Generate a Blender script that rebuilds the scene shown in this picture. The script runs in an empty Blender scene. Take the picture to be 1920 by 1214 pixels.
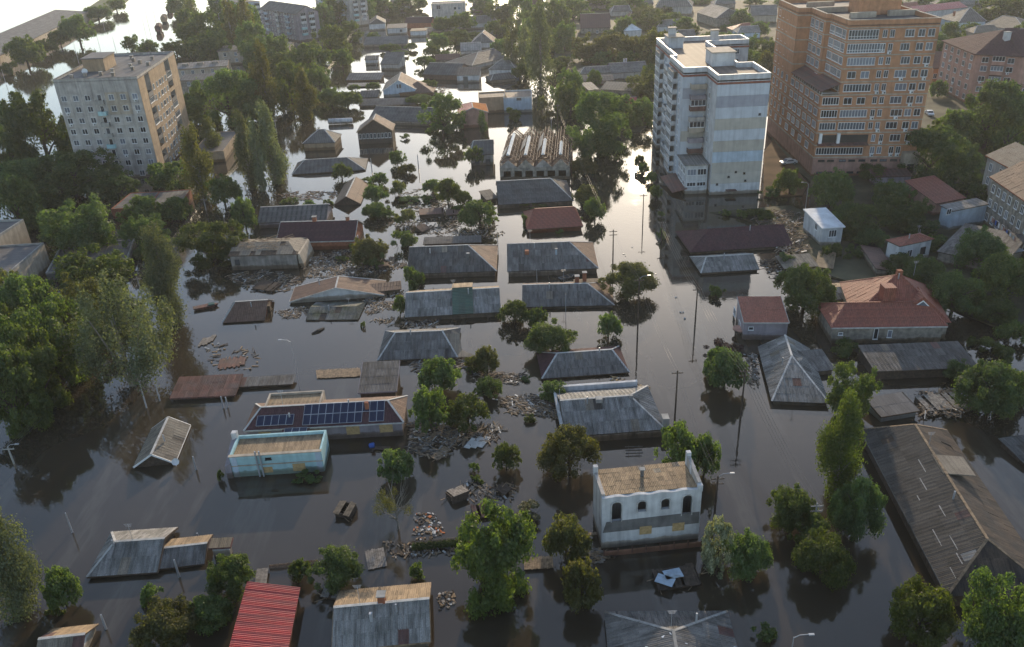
import bpy, math, random
from mathutils import Vector, Matrix, noise
rnd = random.Random(7)
sc = bpy.context.scene
COL = sc.collection
R_ = math.radians
V = Vector
# ---------------------------------------------------------------- camera
FPX, PITCH, ROLL, CAMH = 1547.0, R_(27.4), R_(2.59), 65.0
FW = V((0, math.cos(PITCH), -math.sin(PITCH)))
R0 = V((1, 0, 0)); U0 = V((0, math.sin(PITCH), math.cos(PITCH)))
CR = R0 * math.cos(ROLL) - U0 * math.sin(ROLL)
CU = R0 * math.sin(ROLL) + U0 * math.cos(ROLL)
CP = V((0, 0, CAMH))
cam = bpy.data.cameras.new('camera'); camo = bpy.data.objects.new('camera', cam)
COL.objects.link(camo); sc.camera = camo
cam.sensor_width = 36.0; cam.lens = 36.0 * FPX / 1920.0
cam.clip_start = 1.0; cam.clip_end = 8000.0
m3 = Matrix((CR, CU, -FW)).transposed().to_4x4(); m3.translation = CP
camo.matrix_world = m3
# ---------------------------------------------------------------- sky and sun
SUN_EL, SUN_AZ = R_(17.5), R_(9.5)
world = bpy.data.worlds.new('World'); sc.world = world; world.use_nodes = True
wn = world.node_tree; bg = wn.nodes['Background']
sky = wn.nodes.new('ShaderNodeTexSky'); sky.sky_type = 'NISHITA'; sky.sun_disc = False
sky.sun_elevation = SUN_EL; sky.sun_rotation = SUN_AZ
sky.air_density = 1.0; sky.dust_density = 0.7; sky.ozone_density = 1.0
hsv = wn.nodes.new('ShaderNodeHueSaturation'); hsv.inputs['Saturation'].default_value = 0.92
wn.links.new(sky.outputs[0], hsv.inputs['Color']); wn.links.new(hsv.outputs[0], bg.inputs[0]); bg.inputs[1].default_value = 0.15
sl = bpy.data.lights.new('sun', 'SUN'); so = bpy.data.objects.new('sun', sl); COL.objects.link(so)
sl.energy = 2.6; sl.angle = R_(0.6); sl.color = (1.0, 0.80, 0.55)
sd = V((math.sin(SUN_AZ) * math.cos(SUN_EL), math.cos(SUN_AZ) * math.cos(SUN_EL), math.sin(SUN_EL)))
so.rotation_euler = sd.to_track_quat('Z', 'Y').to_euler(); so.location = sd * 900
sc.view_settings.view_transform = 'Standard'; sc.view_settings.look = 'None'
sc.view_settings.exposure = 0.76; sc.view_settings.gamma = 1.0
sc.view_settings.use_curve_mapping = False
sc.render.engine = 'CYCLES'
sc.cycles.max_bounces = 6; sc.cycles.transparent_max_bounces = 4
sc.cycles.diffuse_bounces = 3; sc.cycles.glossy_bounces = 3
sc.cycles.sample_clamp_indirect = 4.0; sc.cycles.sample_clamp_direct = 30.0
# ---------------------------------------------------------------- where a sight line meets a level or a plane
def ray(x, y): return FW * FPX + CR * (x - 960) + CU * (607 - y)
def P(x, y, z=0.0):
    d = ray(x, y); return CP + d * ((z - CAMH) / d.z)
def hit(x, y, p0, n):
    d = ray(x, y); return CP + d * ((p0 - CP).dot(n) / d.dot(n))
def pj(p):
    d = p - CP; w = d.dot(FW); return (960 + FPX * d.dot(CR) / w, 607 - FPX * d.dot(CU) / w)
def ppm(x, y): return FPX / (P(x, y) - CP).dot(FW)
# ---------------------------------------------------------------- scene graph helpers
WM = {}
def wm(o): return WM[o.name]
def link(o, parent=None, M=None):
    COL.objects.link(o)
    M = M if M is not None else (wm(parent) if parent else Matrix())
    WM[o.name] = M.copy()
    if parent:
        o.parent = parent; o.matrix_basis = wm(parent).inverted() @ M
    else: o.matrix_basis = M
    return o
def tag(o, label=None, cat=None, group=None, kind=None):
    for k, v in (('label', label), ('category', cat), ('group', group), ('kind', kind)):
        if v: o[k] = v
    return o
LAND = []                       # (position, short phrase) of things that others can be described by
def thing(name, label, cat, loc, group=None, rz=0, short=None):
    o = bpy.data.objects.new(name, None); o.empty_display_size = 0.5
    M = Matrix.Translation(V(loc)) @ Matrix.Rotation(rz, 4, 'Z')
    link(o, None, M); tag(o, label, cat, group)
    if short: LAND.append((V(loc), short))
    return o
class MB:
    def __init__(s): s.v = []; s.f = []; s.m = []; s.u = []
    def poly(s, pts, m=0, uv=None):
        i = len(s.v); s.v += [V(p) for p in pts]; s.f.append(list(range(i, i + len(pts)))); s.m.append(m)
        s.u.append(uv or [(p[0], p[2] if abs(p[2]) > 0 else p[1]) for p in pts]); return s
    def hexa(s, b, t, m=0, uvb=None):            # two rings of n points, bottom and top
        n = len(b); i = len(s.v); s.v += [V(p) for p in b] + [V(p) for p in t]
        F = [list(range(i + n - 1, i - 1, -1)), list(range(i + n, i + 2 * n))]
        F += [[i + k, i + (k + 1) % n, i + n + (k + 1) % n, i + n + k] for k in range(n)]
        for f in F:
            s.f.append(f); s.m.append(m)
            s.u.append([uvb[(q - i) % n] for q in f] if uvb else [(s.v[q].x, s.v[q].z) for q in f])
        return s
    def box(s, c, d, rz=0, m=0, ax=None):        # centre, size
        c = V(c); ex, ey, ez = ax if ax else (V((math.cos(rz), math.sin(rz), 0)), V((-math.sin(rz), math.cos(rz), 0)), V((0, 0, 1)))
        a, b, h = ex * d[0] / 2, ey * d[1] / 2, ez * d[2] / 2
        return s.hexa([c - a - b - h, c + a - b - h, c + a + b - h, c - a + b - h], [c - a - b + h, c + a - b + h, c + a + b + h, c - a + b + h], m)
    def bar(s, p, q, w, h=None, m=0):            # beam of rectangular section
        p, q = V(p), V(q); d = (q - p)
        if d.length < 1e-4: return s
        d.normalize(); e = d.cross(V((0, 0, 1)))
        if e.length < 1e-3: e = V((1, 0, 0))
        e.normalize(); g = e.cross(d); h = h or w; a, b = e * w / 2, g * h / 2
        return s.hexa([p - a - b, p + a - b, p + a + b, p - a + b], [q - a - b, q + a - b, q + a + b, q - a + b], m)
    def tube(s, pts, rs, n=6, m=0):
        rings = []
        for k, p in enumerate(pts):
            p = V(p); d = (V(pts[min(k + 1, len(pts) - 1)]) - V(pts[max(k - 1, 0)])).normalized()
            e = d.cross(V((0, 1, 0.01))); e.normalize(); g = d.cross(e)
            r = rs[k] if isinstance(rs, (list, tuple)) else rs
            rings.append([p + e * r * math.cos(6.2832 * j / n) + g * r * math.sin(6.2832 * j / n) for j in range(n)])
        i0 = len(s.v)
        for rg in rings: s.v += rg
        for k in range(len(rings) - 1):
            for j in range(n):
                a = i0 + k * n + j; b = i0 + k * n + (j + 1) % n
                s.f.append([a, b, b + n, a + n]); s.m.append(m); s.u.append([(j, k), (j + 1, k), (j + 1, k + 1), (j, k + 1)])
        for rg, rev in ((0, True), (len(rings) - 1, False)):
            f = [i0 + rg * n + j for j in range(n)]; f = f[::-1] if rev else f
            s.f.append(f); s.m.append(m); s.u.append([(0, 0)] * n)
        return s
    def mesh(s, name, mats, off=V((0, 0, 0)), smooth=False):
        me = bpy.data.meshes.new(name)
        me.from_pydata([tuple(p - off) for p in s.v], [], s.f)
        for mm in (mats if isinstance(mats, (list, tuple)) else [mats]): me.materials.append(mm)
        ul = me.uv_layers.new(name='UVMap')
        fl = [c for f in s.u for uv in f for c in uv]
        ul.data.foreach_set('uv', fl)
        me.polygons.foreach_set('material_index', s.m)
        if smooth: me.polygons.foreach_set('use_smooth', [True] * len(s.f))
        me.update(); return me
    def obj(s, name, mats, parent=None, smooth=False):
        if not s.f: return None
        M = wm(parent) if parent else Matrix()
        if parent:
            inv = M.inverted(); keep = s.v; s.v = [inv @ p for p in keep]
            me = s.mesh(name, mats, smooth=smooth); s.v = keep
        else:
            c = sum(s.v, V((0, 0, 0))) / len(s.v); M = Matrix.Translation(c); me = s.mesh(name, mats, c, smooth=smooth)
        return link(bpy.data.objects.new(name, me), parent, M)
def inst(name, me, parent, M): return link(bpy.data.objects.new(name, me), parent, M)
# ---------------------------------------------------------------- materials
def nmat(name):
    m = bpy.data.materials.new(name); m.use_nodes = True; nt = m.node_tree
    return m, nt, nt.nodes['Principled BSDF'], nt.nodes, nt.links
def nd(ns, t, **kw):
    n = ns.new(t)
    for k, v in kw.items():
        if isinstance(k, str) and hasattr(n, k): setattr(n, k, v)
        else: n.inputs[k].default_value = v
    return n
def c4(c): return (c[0], c[1], c[2], 1.0)
def ramp(ns, stops):
    r = ns.new('ShaderNodeValToRGB'); e = r.color_ramp.elements
    while len(e) < len(stops): e.new(0.5)
    for q, (p, c) in zip(e, stops): q.position = p; q.color = c4(c) if len(c) == 3 else c
    return r
def mixc(ns, ls, mode, fac, a, b):
    m = ns.new('ShaderNodeMix'); m.data_type = 'RGBA'; m.blend_type = mode
    for sock, v in ((m.inputs[0], fac), (m.inputs[6], a), (m.inputs[7], b)):
        if isinstance(v, (int, float)): sock.default_value = v
        elif isinstance(v, (tuple, list)): sock.default_value = c4(v)
        else: ls.new(v, sock)
    return m.outputs[2]
def mth(ns, ls, op, a, b=None, c=None):
    m = ns.new('ShaderNodeMath'); m.operation = op
    for k, v in enumerate((a, b, c)):
        if v is None: continue
        if isinstance(v, (int, float)): m.inputs[k].default_value = v
        else: ls.new(v, m.inputs[k])
    return m.outputs[0]
def wnoise(ns, ls, scale, detail=3, vec=None, rough=0.55):
    n = ns.new('ShaderNodeTexNoise'); n.inputs['Scale'].default_value = scale; n.inputs['Detail'].default_value = detail
    n.inputs['Roughness'].default_value = rough
    if vec is None:
        g = ns.new('ShaderNodeNewGeometry'); vec = g.outputs['Position']
    ls.new(vec, n.inputs['Vector']); return n.outputs[0]
def M_simple(name, col, rough=0.85, var=0.35, scale=0.6, spec=0.25, metal=0.0, streak=0.0, bump=0.0):
    m, nt, b, ns, ls = nmat(name)
    a = wnoise(ns, ls, scale, 5)
    lo = [max(c * (1 - var), 0.003) for c in col]; hi = [min(c * (1 + var), 0.9) for c in col]
    r = ramp(ns, [(0.3, lo), (0.7, hi)]); ls.new(a, r.inputs[0]); out = r.outputs[0]
    oi = ns.new('ShaderNodeObjectInfo')
    k = mth(ns, ls, 'MULTIPLY_ADD', oi.outputs['Random'], 0.16, 0.92)
    cb = ns.new('ShaderNodeCombineColor')
    for q in range(3): ls.new(k, cb.inputs[q])
    out = mixc(ns, ls, 'MULTIPLY', 1.0, out, cb.outputs[0])
    if streak:
        g = ns.new('ShaderNodeNewGeometry'); mp = ns.new('ShaderNodeMapping'); mp.inputs['Scale'].default_value = (1.3, 1.3, 0.12)
        ls.new(g.outputs['Position'], mp.inputs[0]); sn = wnoise(ns, ls, 1.0, 4, mp.outputs[0])
        r2 = ramp(ns, [(0.42, (1, 1, 1)), (0.75, (1 - streak, 1 - streak, 1 - streak * 0.95))]); ls.new(sn, r2.inputs[0])
        out = mixc(ns, ls, 'MULTIPLY', 1.0, out, r2.outputs[0])
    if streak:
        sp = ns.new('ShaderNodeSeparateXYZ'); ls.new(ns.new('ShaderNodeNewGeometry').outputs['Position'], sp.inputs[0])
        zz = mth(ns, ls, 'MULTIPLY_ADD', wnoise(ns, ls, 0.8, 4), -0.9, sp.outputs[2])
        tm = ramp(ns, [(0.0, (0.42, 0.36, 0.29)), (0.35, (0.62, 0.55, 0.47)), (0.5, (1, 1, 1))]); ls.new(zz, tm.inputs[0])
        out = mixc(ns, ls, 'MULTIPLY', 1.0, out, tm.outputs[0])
    ls.new(out, b.inputs['Base Color']); b.inputs['Roughness'].default_value = rough
    b.inputs['Specular IOR Level'].default_value = spec; b.inputs['Metallic'].default_value = metal
    if bump:
        bp = ns.new('ShaderNodeBump'); bp.inputs['Strength'].default_value = bump; bp.inputs['Distance'].default_value = 0.05
        ls.new(wnoise(ns, ls, 6, 4), bp.inputs['Height']); ls.new(bp.outputs[0], b.inputs['Normal'])
    return m
def M_roof(name, col, old, pitch=0.16, amp=0.6, rough=0.75, stain=0.55, streak=0.5, spec=0.3, sheet=(1.1, 1.7), across=False):
    """profiled roofing: waves along the eave, sheets that weathered differently, streaks that run down the slope"""
    m, nt, b, ns, ls = nmat(name)
    uv = ns.new('ShaderNodeUVMap'); sx = ns.new('ShaderNodeSeparateXYZ'); ls.new(uv.outputs[0], sx.inputs[0])
    base = wnoise(ns, ls, 0.45, 5)
    r = ramp(ns, [(0.36, col), (0.66, old)]); ls.new(base, r.inputs[0])
    out = mixc(ns, ls, 'MIX', stain, col, r.outputs[0])
    mp = ns.new('ShaderNodeMapping'); mp.inputs['Scale'].default_value = (2.6, 0.28, 1)
    g = ns.new('ShaderNodeNewGeometry'); oi = ns.new('ShaderNodeObjectInfo')
    va = ns.new('ShaderNodeVectorMath'); va.operation = 'MULTIPLY_ADD'
    ls.new(oi.outputs['Random'], va.inputs[0]); va.inputs[1].default_value = (37, 91, 13); ls.new(uv.outputs[0], va.inputs[2])
    ls.new(va.outputs[0], mp.inputs[0])
    st = wnoise(ns, ls, 1.0, 5, mp.outputs[0], 0.65)
    r2 = ramp(ns, [(0.28, (1 - streak, 1 - streak, 1 - streak)), (0.5, (1, 1, 1)), (0.78, (1 + streak * 0.9,) * 3)]); ls.new(st, r2.inputs[0])
    out = mixc(ns, ls, 'MULTIPLY', 1.0, out, r2.outputs[0])
    fu = mth(ns, ls, 'FLOOR', mth(ns, ls, 'DIVIDE', sx.outputs[0], sheet[0])); fv = mth(ns, ls, 'FLOOR', mth(ns, ls, 'DIVIDE', sx.outputs[1], sheet[1]))
    cx = ns.new('ShaderNodeCombineXYZ'); ls.new(fu, cx.inputs[0]); ls.new(fv, cx.inputs[1]); ls.new(oi.outputs['Random'], cx.inputs[2])
    wn_ = ns.new('ShaderNodeTexWhiteNoise'); ls.new(cx.outputs[0], wn_.inputs['Vector'])
    k = mth(ns, ls, 'MULTIPLY_ADD', wn_.outputs['Value'], 0.34, 0.83)
    cb = ns.new('ShaderNodeCombineColor')
    for q in range(3): ls.new(k, cb.inputs[q])
    out = mixc(ns, ls, 'MULTIPLY', 1.0, out, cb.outputs[0])
    fine = wnoise(ns, ls, 9, 4)
    r4 = ramp(ns, [(0.3, (0.72, 0.72, 0.72)), (0.7, (1.2, 1.2, 1.2))]); ls.new(fine, r4.inputs[0])
    out = mixc(ns, ls, 'MULTIPLY', 1.0, out, r4.outputs[0])
    ls.new(out, b.inputs['Base Color']); b.inputs['Roughness'].default_value = rough; b.inputs['Specular IOR Level'].default_value = spec
    if amp:
        w = mth(ns, ls, 'SINE', mth(ns, ls, 'MULTIPLY', sx.outputs[1 if across else 0], 6.2832 / pitch))
        w = mth(ns, ls, 'MULTIPLY_ADD', fine, 0.5, w)
        bp = ns.new('ShaderNodeBump'); bp.inputs['Strength'].default_value = amp; bp.inputs['Distance'].default_value = pitch * 0.16
        ls.new(w, bp.inputs['Height']); ls.new(bp.outputs[0], b.inputs['Normal'])
    return m
def M_leaf(name, col, col2, trans=0.58):
    m = bpy.data.materials.new(name); m.use_nodes = True; nt = m.node_tree; ns, ls = nt.nodes, nt.links; ns.clear()
    out = ns.new('ShaderNodeOutputMaterial')
    g = ns.new('ShaderNodeNewGeometry'); oi = ns.new('ShaderNodeObjectInfo')
    a = wnoise(ns, ls, 0.55, 3)
    t = mth(ns, ls, 'MULTIPLY_ADD', g.outputs['Random Per Island'], 0.5, mth(ns, ls, 'MULTIPLY_ADD', a, 0.9, -0.2))
    r = ramp(ns, [(0.1, [c * 0.72 for c in col]), (0.5, col), (0.95, col2)]); ls.new(t, r.inputs[0])
    hs = ns.new('ShaderNodeHueSaturation')
    ls.new(mth(ns, ls, 'MULTIPLY_ADD', oi.outputs['Random'], 0.05, 0.475), hs.inputs['Hue'])
    ls.new(mth(ns, ls, 'MULTIPLY_ADD', oi.outputs['Random'], -0.25, 1.08), hs.inputs['Saturation'])
    ls.new(mth(ns, ls, 'MULTIPLY_ADD', oi.outputs['Random'], 0.5, 0.75), hs.inputs['Value'])
    ls.new(r.outputs[0], hs.inputs['Color'])
    d = ns.new('ShaderNodeBsdfDiffuse'); tr = ns.new('ShaderNodeBsdfTranslucent'); mx = ns.new('ShaderNodeMixShader')
    ls.new(hs.outputs[0], d.inputs[0])
    tc = mixc(ns, ls, 'MULTIPLY', 1.0, hs.outputs[0], (2.15, 2.1, 0.75)); ls.new(tc, tr.inputs[0])
    mx.inputs[0].default_value = trans; ls.new(d.outputs[0], mx.inputs[1]); ls.new(tr.outputs[0], mx.inputs[2])
    gl = ns.new('ShaderNodeBsdfGlossy'); gl.inputs['Roughness'].default_value = 0.5; gl.inputs[0].default_value = (0.6, 0.6, 0.6, 1)
    m2 = ns.new('ShaderNodeMixShader'); m2.inputs[0].default_value = 0.035
    ls.new(mx.outputs[0], m2.inputs[1]); ls.new(gl.outputs[0], m2.inputs[2]); ls.new(m2.outputs[0], out.inputs[0])
    return m
MT = {}
MT['slate'] = M_roof('asbestos_slate', (0.185, 0.174, 0.163), (0.095, 0.085, 0.077), stain=0.8, streak=0.62)
MT['slate_pale'] = M_roof('pale_slate', (0.265, 0.252, 0.238), (0.14, 0.135, 0.122), stain=0.8, streak=0.62)
MT['slate_dark'] = M_roof('dark_slate', (0.125, 0.118, 0.113), (0.072, 0.062, 0.054), stain=0.8, streak=0.6)
MT['slate_warm'] = M_roof('warm_slate', (0.24, 0.205, 0.16), (0.13, 0.105, 0.085))
MT['slate_moss'] = M_roof('mossy_slate', (0.15, 0.15, 0.14), (0.055, 0.065, 0.03), stain=0.9)
MT['bitumen'] = M_roof('bitumen_felt', (0.105, 0.10, 0.10), (0.16, 0.15, 0.145), amp=0.0, sheet=(1.0, 6.0), streak=0.25)
MT['bitumen_warm'] = M_roof('dusty_felt', (0.22, 0.165, 0.125), (0.14, 0.115, 0.10), amp=0.0, sheet=(1.0, 6.0), streak=0.25)
MT['slate_brown'] = M_roof('worn_brown_slate', (0.095, 0.083, 0.072), (0.06, 0.05, 0.042), streak=0.4)
MT['rubble'] = M_roof('broken_roof', (0.085, 0.058, 0.04), (0.045, 0.038, 0.034), amp=0.0, stain=1.0, streak=0.7)
MT['tan'] = M_roof('tan_and_sunlit_sheet', (0.30, 0.215, 0.13), (0.20, 0.14, 0.09), pitch=0.2, amp=0.5)  # tan roofing; on back slopes of grey roofs it is painted sunlight
MT['brown'] = M_roof('brown_tile', (0.165, 0.098, 0.07), (0.105, 0.07, 0.055), pitch=0.3, amp=0.5, streak=0.2, sheet=(0.35, 0.35))
MT['brown_metal'] = M_roof('brown_metal', (0.14, 0.075, 0.06), (0.10, 0.06, 0.052), pitch=0.3, amp=0.5, rough=0.5, streak=0.2)
MT['rust'] = M_roof('rusty_sheet', (0.16, 0.07, 0.055), (0.10, 0.075, 0.07), pitch=0.2, amp=0.5, stain=0.9, streak=0.5)
MT['purple'] = M_roof('maroon_tile', (0.085, 0.042, 0.045), (0.065, 0.04, 0.043), pitch=0.3, amp=0.4, rough=0.85, spec=0.15, streak=0.12, sheet=(0.35, 0.35))
MT['red_tile'] = M_roof('red_tile', (0.27, 0.085, 0.055), (0.20, 0.075, 0.055), pitch=0.3, amp=0.6, rough=0.6, streak=0.15, sheet=(0.3, 0.35))
MT['red_metal'] = M_roof('red_metal', (0.36, 0.030, 0.035), (0.30, 0.04, 0.04), pitch=0.25, amp=0.9, rough=0.42, streak=0.12, spec=0.45)
MT['orange'] = M_roof('sunlit_orange_metal', (0.42, 0.16, 0.05), (0.33, 0.13, 0.05), pitch=0.3, amp=0.3, rough=0.95, spec=0.05, streak=0.15)  # sunlit slope of a red roof, the light put into the colour
MT['green'] = M_roof('green_tile_metal', (0.025, 0.085, 0.065), (0.03, 0.07, 0.055), pitch=0.35, amp=0.9, rough=0.4, streak=0.15, across=True)
MT['felt_white'] = M_simple('pale_film', (0.62, 0.65, 0.68), 0.5, 0.2)
MT['white'] = M_simple('white_wall', (0.56, 0.56, 0.56), streak=0.35, var=0.18)
MT['cream'] = M_simple('cream_wall', (0.40, 0.34, 0.27), streak=0.3, var=0.2)
MT['tanwall'] = M_simple('tan_wall', (0.36, 0.26, 0.17), streak=0.3, var=0.2)
MT['greywall'] = M_simple('grey_render', (0.43, 0.40, 0.37), streak=0.4, var=0.22)
MT['dirtywall'] = M_simple('stained_render', (0.30, 0.275, 0.25), streak=0.5, var=0.4)
MT['stone'] = M_simple('stone_wall', (0.27, 0.24, 0.20), streak=0.35, var=0.4, scale=1.2, bump=0.5)
MT['brick'] = M_simple('red_brick', (0.28, 0.105, 0.06), streak=0.2, var=0.3, scale=2.0)
MT['orange_brick'] = M_simple('orange_brick', (0.44, 0.222, 0.122), streak=0.25, var=0.16, scale=0.9)
MT['yellow_brick'] = M_simple('tan_brick', (0.35, 0.225, 0.135), streak=0.25, var=0.16, scale=0.9)
MT['pink'] = M_simple('pink_wall', (0.42, 0.245, 0.195), streak=0.3, var=0.2)
MT['lilac'] = M_simple('lilac_wall', (0.27, 0.24, 0.26), streak=0.3, var=0.2)
MT['turq'] = M_simple('turquoise_wall', (0.37, 0.56, 0.58), streak=0.22, var=0.12)
MT['bluewall'] = M_simple('pale_blue_wall', (0.42, 0.50, 0.58), streak=0.25, var=0.15)
MT['wood'] = M_simple('weathered_wood', (0.22, 0.16, 0.105), var=0.5, scale=2.5)
MT['wood_grey'] = M_simple('grey_wood', (0.20, 0.18, 0.16), var=0.5, scale=2.5)
MT['wood_dark'] = M_simple('dark_wood', (0.075, 0.055, 0.042), var=0.4, scale=2.5)
MT['board'] = M_simple('chipboard', (0.42, 0.29, 0.14), var=0.25, scale=3)
MT['frame'] = M_simple('white_frame', (0.68, 0.68, 0.68), 0.45, 0.08)
MT['concrete'] = M_simple('concrete', (0.34, 0.33, 0.31), streak=0.3, var=0.25)
MT['concrete_dark'] = M_simple('dark_concrete', (0.17, 0.165, 0.16), streak=0.3, var=0.3)
MT['cap'] = M_simple('pale_ridge', (0.44, 0.43, 0.41), var=0.25, scale=1.5)
MT['iron'] = M_simple('rusty_iron', (0.10, 0.055, 0.04), 0.7, 0.4, 2.0)
MT['dark'] = M_simple('dark_paint', (0.035, 0.033, 0.032), 0.6, 0.3)
MT['black'] = M_simple('black_rubber', (0.012, 0.012, 0.012), 0.7, 0.2)
MT['wire'] = M_simple('wire', (0.12, 0.11, 0.10), 0.45, 0.1)
MT['bark'] = M_simple('bark', (0.075, 0.058, 0.045), 0.9, 0.4, 3.0)
MT['bark_pale'] = M_simple('pale_bark', (0.22, 0.20, 0.17), 0.9, 0.4, 2.0)
MT['foam'] = M_simple('white_plastic', (0.46, 0.46, 0.45), 0.5, 0.15)
MT['blue'] = M_simple('blue_plastic', (0.03, 0.10, 0.36), 0.4, 0.1)
MT['orangep'] = M_simple('orange_plastic', (0.5, 0.14, 0.03), 0.4, 0.1)
MT['steel'] = M_simple('galvanised', (0.40, 0.41, 0.43), 0.4, 0.15, metal=0.3)
MT['carwhite'] = M_simple('white_car_paint', (0.62, 0.64, 0.66), 0.25, 0.05, spec=0.5)
def glass(name, col, rough=0.06):
    m, nt, b, ns, ls = nmat(name); oi = ns.new('ShaderNodeObjectInfo')
    r = ramp(ns, [(0.0, [c * 0.4 for c in col]), (0.6, col), (1.0, [min(1, c * 5 + 0.05) for c in col])]); ls.new(oi.outputs['Random'], r.inputs[0])
    ls.new(r.outputs[0], b.inputs['Base Color']); b.inputs['Roughness'].default_value = rough; b.inputs['Specular IOR Level'].default_value = 0.7
    return m
MT['glass'] = glass('window_glass', (0.028, 0.032, 0.04))
def solar():
    m, nt, b, ns, ls = nmat('solar_cells'); uv = ns.new('ShaderNodeUVMap')
    br = ns.new('ShaderNodeTexBrick'); br.offset = 0.0; br.inputs['Color1'].default_value = (0.006, 0.012, 0.04, 1); br.inputs['Color2'].default_value = (0.008, 0.014, 0.05, 1)
    br.inputs['Mortar'].default_value = (0.05, 0.06, 0.09, 1); br.inputs['Scale'].default_value = 1.0; br.inputs['Mortar Size'].default_value = 0.006
    br.inputs['Brick Width'].default_value = 0.165; br.inputs['Row Height'].default_value = 0.165
    ls.new(uv.outputs[0], br.inputs[0]); ls.new(br.outputs[0], b.inputs['Base Color']); b.inputs['Roughness'].default_value = 0.12
    return m
MT['solar'] = solar()
LEAF = {
 'mid': M_leaf('leaf_mid', (0.064, 0.106, 0.027), (0.120, 0.160, 0.038)),
 'bright': M_leaf('leaf_bright', (0.068, 0.108, 0.022), (0.120, 0.160, 0.034)),
 'dark': M_leaf('leaf_dark', (0.054, 0.092, 0.027), (0.100, 0.138, 0.036), 0.5),
 'grey': M_leaf('leaf_silver', (0.095, 0.118, 0.068), (0.165, 0.182, 0.105), 0.38),
 'olive': M_leaf('leaf_olive', (0.075, 0.088, 0.026), (0.135, 0.130, 0.040)),
 'plum': M_leaf('leaf_plum', (0.040, 0.020, 0.022), (0.075, 0.032, 0.032), 0.3),
 'blossom': M_leaf('leaf_blossom', (0.16, 0.17, 0.09), (0.42, 0.40, 0.30), 0.3)}
# ---------------------------------------------------------------- water and ground
def water():
    m, nt, b, ns, ls = nmat('flood_water')
    n1 = wnoise(ns, ls, 0.035, 4)
    r = ramp(ns, [(0.3, (0.034, 0.026, 0.018)), (0.7, (0.054, 0.042, 0.029))]); ls.new(n1, r.inputs[0])
    gq = ns.new('ShaderNodeNewGeometry'); mq = ns.new('ShaderNodeMapping'); mq.inputs['Scale'].default_value = (0.16, 0.022, 1); ls.new(gq.outputs['Position'], mq.inputs[0])
    sk = wnoise(ns, ls, 1.0, 6, mq.outputs[0], 0.62); sr = ramp(ns, [(0.55, (0, 0, 0)), (0.62, (0.55,) * 3), (0.66, (0.1,) * 3), (0.74, (0.8,) * 3)]); ls.new(sk, sr.inputs[0])
    silt = mixc(ns, ls, 'MIX', sr.outputs[0], r.outputs[0], (0.082, 0.072, 0.056))
    ls.new(silt, b.inputs['Base Color']); fr_ = wnoise(ns, ls, 0.022, 6, None, 0.62); rr_ = ramp(ns, [(0.42, (0.008,) * 3), (0.56, (0.03,) * 3), (0.68, (0.085,) * 3)]); ls.new(fr_, rr_.inputs[0]); ls.new(rr_.outputs[0], b.inputs['Roughness'])
    b.inputs['IOR'].default_value = 1.5
    b.inputs['Specular IOR Level'].default_value = 0.5
    a = wnoise(ns, ls, 0.9, 2); c = wnoise(ns, ls, 3.2, 2); w = wnoise(ns, ls, 0.05, 2)
    patch = ramp(ns, [(0.35, (0.35, 0.35, 0.35)), (0.65, (1, 1, 1))]); ls.new(w, patch.inputs[0])
    h = mth(ns, ls, 'MULTIPLY', mth(ns, ls, 'MULTIPLY_ADD', c, 0.35, a), patch.outputs[0])
    bp = ns.new('ShaderNodeBump'); bp.inputs['Strength'].default_value = 1.0; bp.inputs['Distance'].default_value = 0.009
    ls.new(h, bp.inputs['Height']); ls.new(bp.outputs[0], b.inputs['Normal']); return m
MT['water'] = water()
wb = MB(); wb.poly([(-2500, -400, 0), (2500, -400, 0), (2500, 4000, 0), (-2500, 4000, 0)])
tag(wb.obj('water', MT['water']), kind='structure')
MT['soil'] = M_simple('wet_soil', (0.060, 0.058, 0.034), var=0.6, scale=0.15)
MT['mud'] = M_simple('wet_mud', (0.105, 0.062, 0.034), 0.9, 0.4, 0.2, spec=0.1)
MT['verge'] = M_simple('grass_bank', (0.075, 0.085, 0.03), var=0.6, scale=0.3)
def slab(name, pix, z, mat, skirt=1.5, cat=None, label=None):
    pts = [P(x, y, z) for x, y in pix]
    top = MB(); area = sum(pts[i].x * pts[(i + 1) % len(pts)].y - pts[(i + 1) % len(pts)].x * pts[i].y for i in range(len(pts)))
    if area < 0: pts = pts[::-1]
    lo = [V((p.x, p.y, -skirt)) for p in pts]
    top.hexa(lo, pts, 0)
    o = top.obj(name, mat); tag(o, label, cat, None, None if cat else 'structure'); return o
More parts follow.
